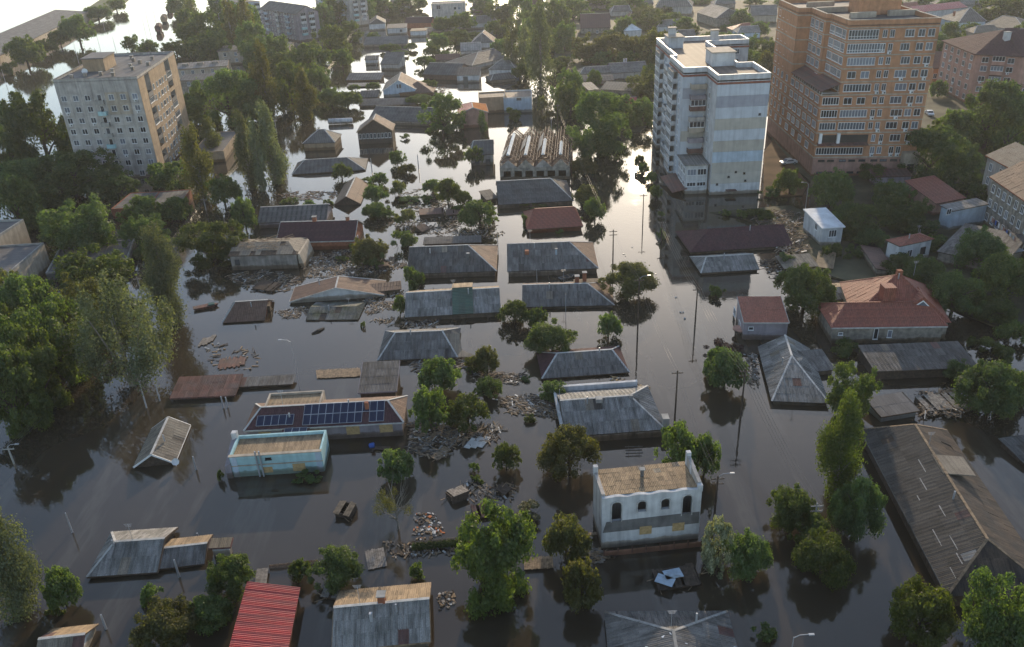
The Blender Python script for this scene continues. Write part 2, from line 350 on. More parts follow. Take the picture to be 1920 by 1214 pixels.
# ---------------------------------------------------------------- windows, walls, roofs
_wc = {}
def win_mesh(w, h, cols, style):
    k = (round(w, 2), round(h, 2), cols, style)
    if k in _wc: return _wc[k]
    f = MB(); t = 0.07 if w < 3 else 0.09; d = 0.10
    def bx(x0, x1, y0, y1, z0, z1, mb): mb.hexa([(x0, y0, z0), (x1, y0, z0), (x1, y1, z0), (x0, y1, z0)], [(x0, y0, z1), (x1, y0, z1), (x1, y1, z1), (x0, y1, z1)])
    if style == 'board':
        bx(-w / 2, w / 2, 0, h, -0.02, 0.05, f); r = (f.mesh('boarded_window', MT['board']), None)
    else:
        bx(-w / 2, w / 2, 0, t, -0.02, d, f); bx(-w / 2, w / 2, h - t, h, -0.02, d, f)
        for x in (-w / 2, w / 2 - t): bx(x, x + t, t, h - t, -0.02, d, f)
        for c in range(1, cols):
            x = -w / 2 + w * c / cols - t / 2; bx(x, x + t, t, h - t, -0.015, d - 0.015, f)
        if style == 'band': bx(-w / 2 + t, w / 2 - t, h * 0.28, h * 0.28 + t, -0.012, d - 0.02, f)
        bx(-w / 2 - 0.06, w / 2 + 0.06, -0.06, 0, -0.02, 0.17, f)
        p = MB(); bx(-w / 2 + t / 2, w / 2 - t / 2, t / 2, h - t / 2, -0.02, 0.035, p)
        r = (f.mesh('window', MT['dark'] if style == 'dark' else MT['frame']), p.mesh('pane', MT['glass']))
    _wc[k] = r; return r
def wmat(p, r): 
    r = V(r).normalized(); n = r.cross(V((0, 0, 1)))
    M = Matrix((r, V((0, 0, 1)), n)).transposed().to_4x4(); M.translation = p; return M
def add_window(parent, p, r, w=1.3, h=1.4, cols=2, style='w'):
    """p: middle of the sill line, r: direction to the right seen from outside"""
    fm, pm = win_mesh(w, h, cols, style); M = wmat(V(p), r)
    o = inst({'board': 'boarded_window'}.get(style, 'window'), fm, parent, M)
    if pm: inst('pane', pm, o, M)
    return o
def clip(poly, x0, x1, y0, y1):
    for ax, lim, sg in ((0, x0, 1), (0, x1, -1), (1, y0, 1), (1, y1, -1)):
        out = []
        for i in range(len(poly)):
            a, b = poly[i - 1], poly[i]; da, db = sg * (a[ax] - lim), sg * (b[ax] - lim)
            if (da < 0) != (db < 0):
                t = da / (da - db); out.append((a[0] + (b[0] - a[0]) * t, a[1] + (b[1] - a[1]) * t))
            if db >= 0: out.append(b)
        poly = out
        if len(poly) < 3: return []
    return poly
def parea(p): return 0.5 * abs(sum(p[i - 1][0] * p[i][1] - p[i][0] * p[i - 1][1] for i in range(len(p))))
_sheet = {}
WAVY = ('asbestos_slate', 'pale_slate', 'dark_slate', 'warm_slate', 'worn_brown_slate', 'mossy_slate', 'tan_and_sunlit_sheet', 'rusty_sheet', 'red_metal')
def add_sheet(m, F, q, t, wave):
    if not wave:
        m.hexa([F @ V((x, y, 0)) for x, y in q], [F @ V((x, y, t)) for x, y in q], 0, list(q)); return
    x0, x1 = min(p[0] for p in q), max(p[0] for p in q); k0 = math.floor(x0 / wave); zz = lambda x: .042 * (1 - abs(2 * ((x / wave) % 1.0) - 1)) if True else 0
    for k in range(int(k0 * 2), int(math.ceil(x1 / wave) * 2) + 1):
        s_ = clip(q, k * wave / 2, (k + 1) * wave / 2, -99, 99)
        if len(s_) < 3: continue
        f = lambda x: .045 * ((x - k * wave / 2) / (wave / 2) if k % 2 == 0 else 1 - (x - k * wave / 2) / (wave / 2))
        m.poly([F @ V((x, y, t + f(x))) for x, y in s_], 0, list(s_))
    m.hexa([F @ V((x, y, 0)) for x, y in q], [F @ V((x, y, t * .6)) for x, y in q], 0, list(q))
def cover(roof, poly3, ex, mat, name='roof_sheet', single=True, cw=1.1, ch=1.7, t=0.03, miss=0.0, lift=0.03, jit=1.0):
    """cover a planar roof slope with overlapping sheets; ex runs along the eave"""
    ex = V(ex).normalized(); o = V(poly3[0])
    nrm = (V(poly3[1]) - o).cross(V(poly3[2]) - o); nrm.normalize()
    if nrm.z < 0: nrm = -nrm
    ey = nrm.cross(ex); ey.normalize()
    p2 = [((V(p) - o).dot(ex), (V(p) - o).dot(ey)) for p in poly3]
    x0, x1 = min(p[0] for p in p2), max(p[0] for p in p2); y0, y1 = min(p[1] for p in p2), max(p[1] for p in p2)
    nx, ny = max(1, round((x1 - x0) / cw)), max(1, round((y1 - y0) / ch)); cx, cy = (x1 - x0) / nx, (y1 - y0) / ny
    F = Matrix((ex, ey, nrm)).transposed().to_4x4(); F.translation = o
    joined = MB(); wave = .22 if (single and mat.name in WAVY) else 0
    if wave: wave = cx / max(1, round(cx / wave))
    for j in range(ny):
        for i in range(nx):
            a, b = x0 + i * cx, y0 + j * cy
            q = clip(p2, a, a + cx + 0.0, b, b + cy)
            if len(q) < 3 or parea(q) < 0.04: continue
            if rnd.random() < miss: continue
            mt_ = mat if not (wave and mat.name != 'red_metal' and rnd.random() < .045) else MT[rnd.choice(['rust', 'slate_pale', 'slate_warm', 'slate_dark', 'slate_brown'])]
            full = abs(parea(q) - cx * cy) < 1e-3
            if full: q = [(a, b), (a + cx + 0.03, b), (a + cx + 0.03, b + cy + 0.05), (a, b + cy + 0.05)]
            li = lift + rnd.uniform(0, 0.02) * jit + (0.004 if (i + j) % 2 else 0)
            rz = rnd.gauss(0, 0.007) * jit; rx = (-0.016 + rnd.gauss(0, 0.005) * jit) / max(1, cy)
            L = Matrix.Translation(V((a, b, li))) @ Matrix.Rotation(rz, 4, 'Z') @ Matrix.Rotation(rx, 4, 'X')
            if single and full:
                key = (round(cx, 3), round(cy, 3), mt_.name, name)
                if key not in _sheet:
                    m = MB(); ql = [(x - a, y - b) for x, y in q]
                    add_sheet(m, Matrix(), ql, t, wave); _sheet[key] = m.mesh(name, mt_)
                inst(name, _sheet[key], roof, F @ L)
            else:
                m = MB() if single else joined; ql = [(x - a, y - b) for x, y in q]
                add_sheet(m, F @ L, ql, t, wave)
                if single: m.obj(name, mt_, roof)
    if not single: joined.obj('roof_covering', mat, roof)
GRP = 'houses standing in the floodwater'
def chimney(parent, p, w=0.6, h=1.3, mat='brick', cap=True):
    m = MB(); m.box(V(p) + V((0, 0, h / 2 - 0.4)), (w, w, h + 0.8)); o = m.obj('chimney', MT[mat], parent)
    if cap: MB().box(V(p) + V((0, 0, h + 0.045)), (w + 0.22, w + 0.22, 0.09)).obj('chimney_cap', MT['concrete'], o)
    return o
HB = {}
def H(label, short, px, ze=1.0, pitch=25, roof='slate', wall='greywall', single=None, chim=(), wins=(), mono=0, cat='house', group=GRP,
      over=0.3, miss=0.0, caps=True, base=-1.0, s=None, cw=1.1, ch=1.7, hipR=None, hipL=None, name='house', backroof=None, seed=None, depth=None, rim=None):
    (ex1, ey1), (ex2, ey2), rl, rr = px
    A, B = P(ex1, ey1, ze), P(ex2, ey2, ze); X = (B - A); L = X.length; X.normalize(); Nn = V((-X.y, X.x, 0)); Z = V((0, 0, 1))
    tp = math.tan(R_(pitch)); up = Nn * math.cos(R_(pitch)) + Z * math.sin(R_(pitch)); pn = X.cross(up)
    rel = []
    for q in (rl, rr):
        h = hit(q[0], q[1], A, pn) - A; rel.append((h.dot(X), h.dot(Nn)))
    so = (rel[0][1] + rel[1][1]) / 2 if s is None else s
    uL, uR = rel[0][0], rel[1][0]
    if hipL is not None: uL = hipL
    if hipR is not None: uR = L - hipR
    if abs(uL) < 0.9: uL = 0.0
    if abs(L - uR) < 0.9: uR = L
    if mono: uL, uR = 0.0, L
    uL = max(0.0, uL); uR = min(L, max(uR, uL + 0.05))
    zr = ze + so * tp; D = so if mono else 2 * so
    if depth: D = depth
    print('H %-44s L=%5.1f s=%5.1f uL=%5.1f uR=%5.1f zr=%4.1f ang=%4.0f at (%.0f,%.0f)' % (short[:44], L, so, uL, L - uR, zr, math.degrees(math.atan2(X.y, X.x)), A.x, A.y))
    pt = lambda u, d, z: A + X * u + Nn * d + Z * (z - ze)
    c = pt(L / 2, D / 2, ze); c.z = 0
    root = thing(name, label, cat, c, group, short=short); HB[short] = root
    if single is None: single = ppm(ex1, ey1) > 9.3
    wmt = MT[wall]; rm = MT[roof]
    i = over
    w = MB(); zt = ze - 0.02
    ring = lambda z: [pt(i, i, z), pt(L - i, i, z), pt(L - i, D - i, z), pt(i, D - i, z)]
    w.hexa(ring(base), ring(zt), 0)
    if mono:
        for u0, u1 in ((i, i + 0.2), (L - i - 0.2, L - i)):
            w.hexa([pt(u0, i, zt - .01), pt(u1, i, zt - .01), pt(u1, D - i, zt - .01), pt(u0, D - i, zt - .01)], [pt(u0, i, zt + .01), pt(u1, i, zt + .01), pt(u1, D - i, zr - .1 - i * tp), pt(u0, D - i, zr - .1 - i * tp)])
        w.hexa([pt(i + .2, D - i - .2, zt - .01), pt(L - i - .2, D - i - .2, zt - .01), pt(L - i - .2, D - i, zt - .01), pt(i + .2, D - i, zt - .01)], [pt(i + .2, D - i - .2, zr - .15 - i * tp), pt(L - i - .2, D - i - .2, zr - .15 - i * tp), pt(L - i - .2, D - i, zr - .12 - i * tp), pt(i + .2, D - i, zr - .12 - i * tp)])
    else:
        for on, u0 in ((uL == 0, i), (uR == L, L - i - 0.25)):
            if on:
                tri = lambda u: [pt(u, i, zt - .01), pt(u, D - i, zt - .01), pt(u, D / 2, zr - 0.1 - i * 0.2)]
                w.hexa(tri(u0), tri(u0 + 0.25), 0)
    w.obj('wall', wmt, root)
    # roof deck
    rf = MB(); th = V((0, 0, -0.09)); slopes = []
    F_ = [pt(0, 0, ze), pt(L, 0, ze), pt(uR, so, zr), pt(uL, so, zr)]; slopes.append((F_, X))
    if not mono:
        K = [pt(L, D, ze), pt(0, D, ze), pt(uL, so, zr), pt(uR, so, zr)]; slopes.append((K, -X))
        if uL > 0: slopes.append(([pt(0, D, ze), pt(0, 0, ze), pt(uL, so, zr)], -Nn))
        if uR < L: slopes.append(([pt(L, 0, ze), pt(L, D, ze), pt(uR, so, zr)], Nn))
    for sl_, e in slopes: rf.hexa([p + th for p in sl_], sl_)
    ro = rf.obj('roof', MT['wood_dark'], root)
    for k, (sl_, e) in enumerate(slopes):
        mm = rm if not (backroof and k == 1) else MT[backroof]  # where backroof is tan, sunlight is painted onto the back slope
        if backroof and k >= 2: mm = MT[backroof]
        cover(ro, sl_, e, mm, single=single, miss=miss, cw=cw, ch=ch)
    if caps:
        cp = MB(); o_ = V((0, 0, 0.07))
        if not mono: cp.bar(pt(uL, so, zr) + o_, pt(uR, so, zr) + o_, 0.30, 0.07)
        if uL > 0 and not mono:
            for e in (pt(0, 0, ze), pt(0, D, ze)): cp.bar(pt(uL, so, zr) + o_, e + o_, 0.26, 0.06)
        if uR < L and not mono:
            for e in (pt(L, 0, ze), pt(L, D, ze)): cp.bar(pt(uR, so, zr) + o_, e + o_, 0.26, 0.06)
        cp.obj('ridge_cap', MT['cap'] if caps is True else MT[caps], ro)
    if rim:                                     # barge boards along the gables, fascia at the eaves
        bm = MB(); o2 = V((0, 0, -0.02))
        for on, u0 in ((uL == 0, 0), (uR == L, L)):
            if on:
                bm.bar(pt(u0, 0, ze) + o2, pt(u0, so, zr) + o2, 0.07, 0.24)
                if not mono: bm.bar(pt(u0, so, zr) + o2, pt(u0, D, ze) + o2, 0.07, 0.24)
        bm.bar(pt(0, -0.03, ze) + o2, pt(L, -0.03, ze) + o2, 0.07, 0.2)
        bm.obj('barge_board', MT[rim], root)
    for q in chim:
        x, y = q[:2]; h = hit(x, y, A, pn); chimney(ro, h, *(q[2:] or ()))
    if single and L > 6 and not mono:
        u = rnd.uniform(.25, .75) * L; q = pt(u, so * rnd.uniform(.55, .95), zr - .3); m = MB(); m.tube([q, q + V((0, 0, rnd.uniform(.9, 1.3)))], .1, 8); m.obj('flue_pipe', MT['steel'], ro)
        if rnd.random() < .6:
            q = pt(rnd.uniform(.2, .8) * L, so * 1.02, zr); hh = rnd.uniform(1.6, 2.8); m = MB(); m.tube([q, q + V((0, 0, hh))], .025, 5)
            for k in range(4): m.bar(q + V((-.45 + .05 * k, 0, hh - .12 * k)), q + V((.45 - .05 * k, 0, hh - .12 * k)), .02)
            m.obj('antenna', MT['steel'], ro)
    for q in wins:
        side, x, y, w_, h_ = q[:5]; st = q[5] if len(q) > 5 else 'w'; cl = q[6] if len(q) > 6 else 2
        if side == 'F': p0, r, n = pt(0, i, ze), X, -Nn
        elif side == 'L': p0, r, n = pt(i, 0, ze), -Nn, -X
        else: p0, r, n = pt(L - i, 0, ze), Nn, X
        h = hit(x, y, p0, n); add_window(root, h + n * 0.005 - V((0, 0, h_ / 2)), r, w_, h_, cl, st)
    root['L'] = L
    root.pop('L') if hasattr(root, 'pop') else None
    H.last = (root, pt, L, D, so, zr, ze, X, Nn, ro)
    return root
def flat(label, short, A, B, D, z, wall='greywall', roof='bitumen', cat='building', group=None, name='flat_roofed_building', par=0.35, base=-1.0, single=False, wins=(), parmat=None):
    """flat roofed block: A and B are the front top corners (world), D its depth"""
    X = (B - A); X.z = 0; L = X.length; X.normalize(); Nn = V((-X.y, X.x, 0)); A = V((A.x, A.y, 0))
    pt = lambda u, d, zz: A + X * u + Nn * d + V((0, 0, zz))
    c = pt(L / 2, D / 2, 0); root = thing(name, label, cat, c, group, short=short)
    w = MB(); rg = lambda z, o=0.0: [pt(-o, -o, z), pt(L + o, -o, z), pt(L + o, D + o, z), pt(-o, D + o, z)]
    w.hexa(rg(base), rg(z - par)); w.obj('wall', MT[wall], root)
    rf = MB(); rf.hexa(rg(z - par + .002, -0.25), rg(z - par + 0.06, -0.25)); ro = rf.obj('roof', MT['wood_dark'], root)
    cover(ro, rg(z - par + 0.07, -0.26), X, MT[roof], name='roof_felt', single=single, cw=1.2, ch=5.0, lift=0.0, jit=0.3)
    if par > 0.08:
        pr = MB(); t = 0.25
        for u0, u1, d0, d1 in ((0, L, 0, t), (0, L, D - t, D), (0, t, t, D - t), (L - t, L, t, D - t)):
            pr.hexa([pt(u0, d0, z - par), pt(u1, d0, z - par), pt(u1, d1, z - par), pt(u0, d1, z - par)], [pt(u0, d0, z), pt(u1, d0, z), pt(u1, d1, z), pt(u0, d1, z)])
        pr.obj('parapet', MT[parmat or wall], root)
    for q in wins:
        side, x, y, w_, h_ = q[:5]; st = q[5] if len(q) > 5 else 'w'; cl = q[6] if len(q) > 6 else 2
        if side == 'F': p0, r, n = pt(0, 0, 0), X, -Nn
        elif side == 'L': p0, r, n = pt(0, 0, 0), -Nn, -X
        else: p0, r, n = pt(L, 0, 0), Nn, X
        h = hit(x, y, p0, n); add_window(root, h + n * 0.005 - V((0, 0, h_ / 2)), r, w_, h_, cl, st)
    flat.last = (root, pt, L, D, z, X, Nn, ro); return root
# ---------------------------------------------------------------- houses, nearest rows first
H('long house with a brown tiled roof carrying rows of blue solar panels', 'the solar panel house', ((457, 809), (757, 793), (489, 768), (727, 748)), 2.3, 24, 'purple', 'lilac', backroof='brown',
  caps='cap', rim='cap', wins=[('F', 497, 816, 1.6, 1.0, 'board'), ('F', 662, 807, 1.8, 1.3, 'board', 2), ('F', 724, 803, 1.8, 1.3, 'board', 2), ('F', 592, 812, 1.6, 1.1, 'board', 2)], cw=1.2, ch=2.0)
HS = H.last
H('grey hipped slate house with a pale back parapet and stucco chimney, level with the eaves', 'the grey house with pale parapet', ((1060, 820), (1248, 806), (1056, 750), (1181, 744)), 1.3, 21, 'slate_pale', 'dirtywall',
  chim=[(1123, 752, 0.9, 0.5, 'concrete', False), (1183, 747, 0.5, 0.5, 'concrete', False)], miss=0.0, hipL=0)
HP = H.last
H('low grey metal roof with a ragged left hip, left of the trio of joined roofs', 'the long low metal roof', ((163, 1083), (296, 1074), (216, 1017), (303, 1010)), 0.4, 24, 'slate_pale', 'wood_dark', hipR=0, cat='house', rim='wood_dark')
H('lower corrugated roof with a sunlit tan back slope joined to a larger grey roof', 'the lower corrugated roof', ((298, 1068), (384, 1058), (303, 1027), (388, 1021)), 0.35, 20, 'slate', 'wood_dark', backroof='tan', hipL=0, hipR=0, rim='wood_dark')  # tan back slope: sunlight put into the roof colour
H('rusty tan lean-to roof over a white box at the right end of the joined roofs', 'the tan lean-to roof', ((390, 1029), (432, 1027), (389, 1012), (438, 1008)), 1.5, 12, 'tan', 'white', mono=1, cat='shed', name='shed', rim='rust')
H('roof corner of corrugated sheets tinted sunlit tan in the bottom left corner of the photo', 'the corner roof', ((60, 1262), (150, 1252), (80, 1204), (168, 1183)), 0.5, 30, 'slate_warm', 'white', backroof='tan')  # back slope takes its sunlight from the tan colour
H('bright red ribbed metal roof sticking out of the water, no other roof so red', 'the bright red metal roof', ((532, 1262), (563, 1103), (412, 1262), (468, 1094)), 1.4, 16, 'red_metal', 'brick', cw=1.1, ch=9, caps=False, mono=1)
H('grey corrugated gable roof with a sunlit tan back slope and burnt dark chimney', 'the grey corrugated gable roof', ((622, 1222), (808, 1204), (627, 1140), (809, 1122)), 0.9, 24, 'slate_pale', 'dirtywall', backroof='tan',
  hipL=0, hipR=0, chim=[(716, 1127, 0.7, 0.9, 'brick', True), (697, 1165, 0.3, 1.1, 'steel', False)], rim='wood')  # back slope painted tan for the sun on it
H('dark broken slate roof with torn white ridge strips at the bottom edge of the photo', 'the broken roof at the bottom edge', ((1402, 1292), (1364, 1147), (1273, 1310), (1274, 1187)), 0.6, 20, 'slate', 'dirtywall', miss=0.03, caps='concrete')
HBR = H.last
H('small tilted gable roof of brown slates with white edges and satellite dish', 'the tilted gable roof', ((328, 869), (357, 798), (283, 850), (318, 780)), 0.3, 33, 'slate_warm', 'wood_dark', rim='frame')
HTG = H.last
H('small sunken roof of brown sheets beside floating wreckage, left of the white gable roof', 'the small sunken brown roof', ((417, 606), (497, 601), (441, 563), (498, 567)), 0.2, 26, 'brown', 'brick', cat='house', hipR=0, backroof='slate')
H('long flat rust-red sheet roof just above the water', 'the rust red sheet roof', ((318, 748), (441, 742), (324, 708), (448, 703)), 0.5, 8, 'rust', 'wood_dark', mono=1, cat='shed', name='shed', rim='rust', caps=False)
H('narrow grey corrugated shed roof to the right of the rust-red sheet roof', 'the narrow grey shed roof', ((444, 727), (549, 721), (445, 711), (550, 702)), 0.4, 8, 'slate', 'wood_dark', mono=1, cat='shed', name='shed', caps=False)
H('red brick house with a dark maroon roof and white hip line above the rubbish patch', 'the maroon roofed brick house', ((517, 456), (665, 452), (531, 418), (672, 412)), 1.9, 27, 'purple', 'brick', hipR=0, chim=[(590, 414, 0.8, 0.9, 'brick', True), (652, 413, 0.7, 0.8, 'brick', True)], rim='cap', wins=[('R', 670, 447, 1.0, 1.2, 'w')])
H('wide low gable roof of brown sheets over a white gable wall facing the camera', 'the wide brown gable roof', ((553, 539), (543, 567), (636, 518), (627, 544)), 0.4, 14, 'brown', 'white', backroof='brown', rim='cap')
H('narrow brown lean-to roof attached to the right of the wide brown gable roof', 'the narrow brown lean-to', ((696, 549), (753, 543), (697, 533), (756, 527)), 0.7, 10, 'brown', 'stone', mono=1, cat='shed', name='shed', caps=False)
H('ruined mossy slate roof with a hole and weeds, lying flat in the water', 'the mossy ruined roof', ((573, 601), (671, 600), (579, 578), (668, 574)), 0.15, 13, 'slate_moss', 'wood_dark', miss=0.07, caps=False)
H('dark grey hipped roof with a maroon right end, left of a similar grey hipped roof', 'the dark roof with maroon end', ((763, 515), (931, 509), (764, 464), (877, 460)), 1.1, 24, 'slate_dark', 'dirtywall', hipL=0, chim=[(878, 488, 0.4, 1.4, 'concrete_dark', True)], backroof='brown')
H('grey slate roof with a sunlit back slope crossed by a raised green metal section', 'the grey roof with green section', ((759, 596), (939, 586), (763, 549), (936, 541)), 0.9, 22, 'slate_pale', 'dirtywall', backroof='tan', hipL=0, hipR=0)  # tan on the back slope is painted sunlight
HG = H.last
H('thin long grey roof strip floating level with the water behind a dark hipped roof', 'the thin grey roof strip', ((793, 459), (902, 455), (796, 446), (902, 441)), 0.4, 10, 'slate', 'wood_dark', mono=1, cat='shed', name='shed', caps=False)
H('grey hipped slate roof with white hip lines, right end flaring low to the water', 'the flared grey roof', ((708, 677), (858, 671), (741, 626), (829, 619)), 0.5, 24, 'slate', 'dirtywall')
HF = H.last
H('dark flat roofed shed with a pinkish fascia standing behind the solar panel house', 'the dark flat shed', ((671, 738), (744, 734), (686, 684), (748, 673)), 1.3, 9, 'slate_dark', 'wood_dark', mono=1, cat='shed', name='shed', rim='lilac', caps=False)
H('grey hipped slate roof with a red brick chimney stump, on the main water street', 'the grey roof with brick chimney', ((951, 510), (1122, 504), (949, 458), (1067, 454)), 1.2, 24, 'slate', 'dirtywall', chim=[(988, 476, 0.8, 0.7, 'brick', False), (1043, 478, 0.35, 1.2, 'bluewall', True)], hipL=0, backroof='brown')
H('grey hipped roof with a brown right end in front of a small sunlit tan annex', 'the grey roof with brown hip', ((979, 577), (1152, 573), (979, 536), (1101, 531)), 0.5, 22, 'slate', 'dirtywall', hipL=0, backroof='brown')
H('small sunlit tan roof with two brown chimneys behind a grey hipped roof', 'the tan annex', ((1076, 531), (1126, 529), (1077, 527), (1130, 520)), 1.9, 8, 'tan', 'stone', mono=1, name='annex', cat='annex', chim=[(1082, 529, 0.7, 1.2, 'brick', True), (1096, 527, 0.65, 1.7, 'brick', True)], caps=False, single=False)
H('grey slate roof overgrown with ivy at its right hip, beside a round bush', 'the ivy covered grey roof', ((1016, 711), (1180, 699), (1045, 664), (1147, 655)), 0.3, 24, 'slate', 'dirtywall', backroof='purple')
H('dark purple tiled hip roof on the right side of the main water street', 'the purple hip roof', ((1294, 474), (1486, 461), (1330, 431), (1474, 420)), 0.6, 22, 'purple', 'stone', caps='purple')
H('grey corrugated hip roof with pale edges in front of the purple hip roof', 'the pale edged grey roof', ((1314, 513), (1424, 506), (1324, 482), (1418, 477)), 0.4, 20, 'slate_pale', 'dirtywall', hipR=0)
H('small two storey house with a flat red roof and windows on its brick left side', 'the small red roofed house', ((1394, 606), (1480, 606), (1369, 556), (1459, 558)), 3.1, 10, 'red_tile', 'lilac', mono=1, rim='cap', caps=False, over=0.15, wins=[('L', 1378, 585, 1.6, 1.3, 'w', 3), ('L', 1387, 610, 1.5, 1.4, 'w', 3), ('F', 1408, 616, 0.8, 0.6, 'w', 1)])
HRS = H.last
H('large pyramid red tiled roof with a fat brick chimney and a small gable window', 'the big red pyramid roof', ((1599, 597), (1783, 606), (1680, 517), (1690, 516)), 3.0, 35, 'red_tile', 'stone', caps='red_tile')
HPY = H.last
H('low red tiled wing with cream front wall before the big red pyramid roof', 'the red tiled wing', ((1559, 616), (1777, 613), (1587, 568), (1736, 566)), 3.0, 27, 'red_tile', 'stone', caps='red_tile', rim='cap', single=False, over=0.45,
  wins=[('F', 1642, 626, 0.7, 1.9, 'w', 1), ('F', 1668, 626, 0.7, 1.3, 'w', 1), ('F', 1576, 626, 0.7, 0.5, 'w', 1)])
H('wide flat dark slate roof over a low shed in front of the red tiled wing', 'the wide flat slate roof', ((1640, 698), (1836, 690), (1622, 647), (1816, 641)), 1.5, 6, 'slate_dark', 'wood_dark', mono=1, cat='shed', name='shed', caps=False)
H('grey slate roof rising to a point with pale hip lines, beside the purple leaved bush', 'the pointed grey roof', ((1421, 651), (1447, 753), (1471, 634), (1487, 667)), 0.6, 30, 'slate_pale', 'dirtywall', chim=[])
HPG = H.last
H('grey side wing of the pointed grey roof with a flattish slate roof', 'the grey side wing', ((1512, 700), (1566, 694), (1494, 658), (1545, 657)), 0.8, 12, 'slate', 'dirtywall', mono=1, cat='annex', name='annex', caps=False)
H('small dark felt roofed shed with pale blue end, next to a collapsed timber frame', 'the small felt roofed shed', ((1652, 783), (1725, 771), (1637, 741), (1722, 735)), 1.0, 7, 'bitumen', 'bluewall', mono=1, cat='shed', name='shed', rim='wood_dark', caps=False)
H('very long dark corrugated barn roof with white scratches and a wrecked gable end', 'the long barn roof', ((1613, 806), (1776, 1118), (1712, 798), (1856, 1010)), 1.6, 27, 'slate_brown', 'wood_dark', cat='barn', name='barn', backroof='rubble', miss=0.006, rim='concrete_dark', caps='wood')
HLB = H.last
H('dark slab roof cut by the right edge of the photo', 'the roof at the right edge', ((1922, 872), (1990, 862), (1884, 822), (1950, 812)), 0.6, 5, 'slate_dark', 'wood_dark', mono=1, cat='shed', name='shed', caps=False)
H('white garden house with a pale flat roof standing beside a debris bank', 'the white garden house', ((1541, 429), (1585, 426), (1523, 392), (1567, 388)), 4.0, 4, 'felt_white', 'white', mono=1, cat='shed', name='garden_house', caps=False, rim='frame', wins=[('F', 1561, 438, 1.6, 1.5, 'w', 3), ('L', 1531, 425, 1.2, 1.4, 'w')])
H('white walled house with a red pyramid roof and a crooked pale porch', 'the small red pyramid roof', ((1687, 463), (1752, 449), (1716, 441), (1722, 439)), 4.0, 25, 'red_tile', 'white', caps='red_tile', wins=[('F', 1705, 475, 1.2, 1.4), ('F', 1730, 470, 1.2, 1.4, 'dark')])
H('long brown roof running away behind the big red pyramid roof', 'the brown strip roof', ((1683, 511), (1650, 466), (1648, 524), (1622, 464)), 1.2, 10, 'brown_metal', 'stone', mono=1, cat='shed', name='shed', caps=False)
H('wide grey flat slate roof patched with pale sheets, below the old apartment house', 'the patched grey roof', ((1756, 472), (1880, 500), (1775, 425), (1850, 415)), 2.5, 4, 'slate', 'stone', mono=1, caps=False)
H('brown slate house roof with a slumped side, left of the white garden house', 'the slumped brown roof', ((1470, 505), (1535, 500), (1452, 480), (1505, 478)), 0.6, 8, 'slate_warm', 'wood_dark', mono=1, caps=False)
H('sunlit tan slab roof tilted over wreckage beside the white garden house', 'the tilted tan slab', ((1528, 501), (1562, 505), (1508, 472), (1550, 468)), 0.5, 6, 'tan', 'wood_dark', mono=1, caps=False, cat='shed', name='shed')
H('pale slate roof with a sunlit strip to the left of the big red pyramid roof', 'the pale slate roof', ((1566, 563), (1610, 560), (1569, 541), (1622, 534)), 1.4, 14, 'slate_pale', 'dirtywall', backroof='tan', caps=False)  # sunlit strip is painted as a tan back slope
H('long red tiled roof half hidden by trees in front of the orange brick tower', 'the half hidden red roof', ((1755, 383), (1812, 372), (1708, 333), (1772, 330)), 3.0, 14, 'red_tile', 'pink', mono=1, caps=False)
H('red brown roof sheet half hidden between trees at the foot of the orange brick tower', 'the low red brown roof', ((1640, 333), (1712, 331), (1645, 318), (1705, 316)), 2.5, 8, 'rust', 'lilac', mono=1, caps=False, cat='shed', name='shed')
H('pale blue box shed with a flat roof beside the old apartment house', 'the pale blue shed', ((1786, 397), (1856, 383), (1772, 380), (1852, 371)), 4.5, 4, 'slate_pale', 'bluewall', mono=1, cat='shed', name='shed', caps=False, wins=[('F', 1779, 397, 1.2, 1.2)])
# middle rows
H('dark grey hipped roof with a left lean-to in front of the bare roof frame', 'the dark hip with lean-to', ((934, 385), (1076, 377), (936, 340), (1032, 335)), 1.0, 24, 'slate_dark', 'dirtywall', hipL=0)
H('small grey lean-to roof at the left of the dark hip', 'the grey lean-to', ((912, 376), (934, 372), (910, 358), (932, 352)), 0.8, 10, 'slate_dark', 'wood_dark', mono=1, cat='shed', name='shed', caps=False)
H('rust red hipped roof with brick walls and weeds in the middle of the water', 'the rust red hip roof', ((988, 431), (1093, 425), (1002, 392), (1075, 388)), 1.0, 24, 'red_tile', 'brick', caps='red_tile')
H('long grey roof made of two parts with a red gable, behind the maroon roofed house', 'the long grey double roof', ((482, 419), (612, 413), (487, 388), (625, 384)), 1.4, 25, 'slate', 'lilac', hipL=0, hipR=0)
H('brown slate gable roof sunk to its eaves and turned to the left', 'the sunk brown gable', ((676, 383), (692, 345), (648, 366), (670, 329)), 0.2, 32, 'brown', 'wood_dark', backroof='slate_dark')
H('long dark slate roof with white hip, sunk to the water line', 'the long sunk hip roof', ((547, 328), (685, 319), (571, 302), (650, 294)), 0.25, 22, 'slate_dark', 'dirtywall')
H('tan walled cottage with a grey hipped slate roof and white ridge', 'the tan walled cottage', ((567, 270), (628, 268), (604, 240), (606, 246)), 2.2, 31, 'slate', 'tanwall', hipL=4.2, hipR=4.0)
H('dark timber house with a row of windows under a brown gable roof', 'the dark timber house', ((736, 246), (741, 233), (699, 230), (703, 213)), 3.6, 34, 'brown', 'wood_dark', rim='tan', backroof='slate_dark')
HTH = H.last
H('long grey slate roof with a pale patch and a white stripe down its middle', 'the striped grey roof', ((690, 226), (803, 230), (693, 204), (803, 197)), 1.2, 24, 'slate', 'greywall', hipL=0, hipR=0)
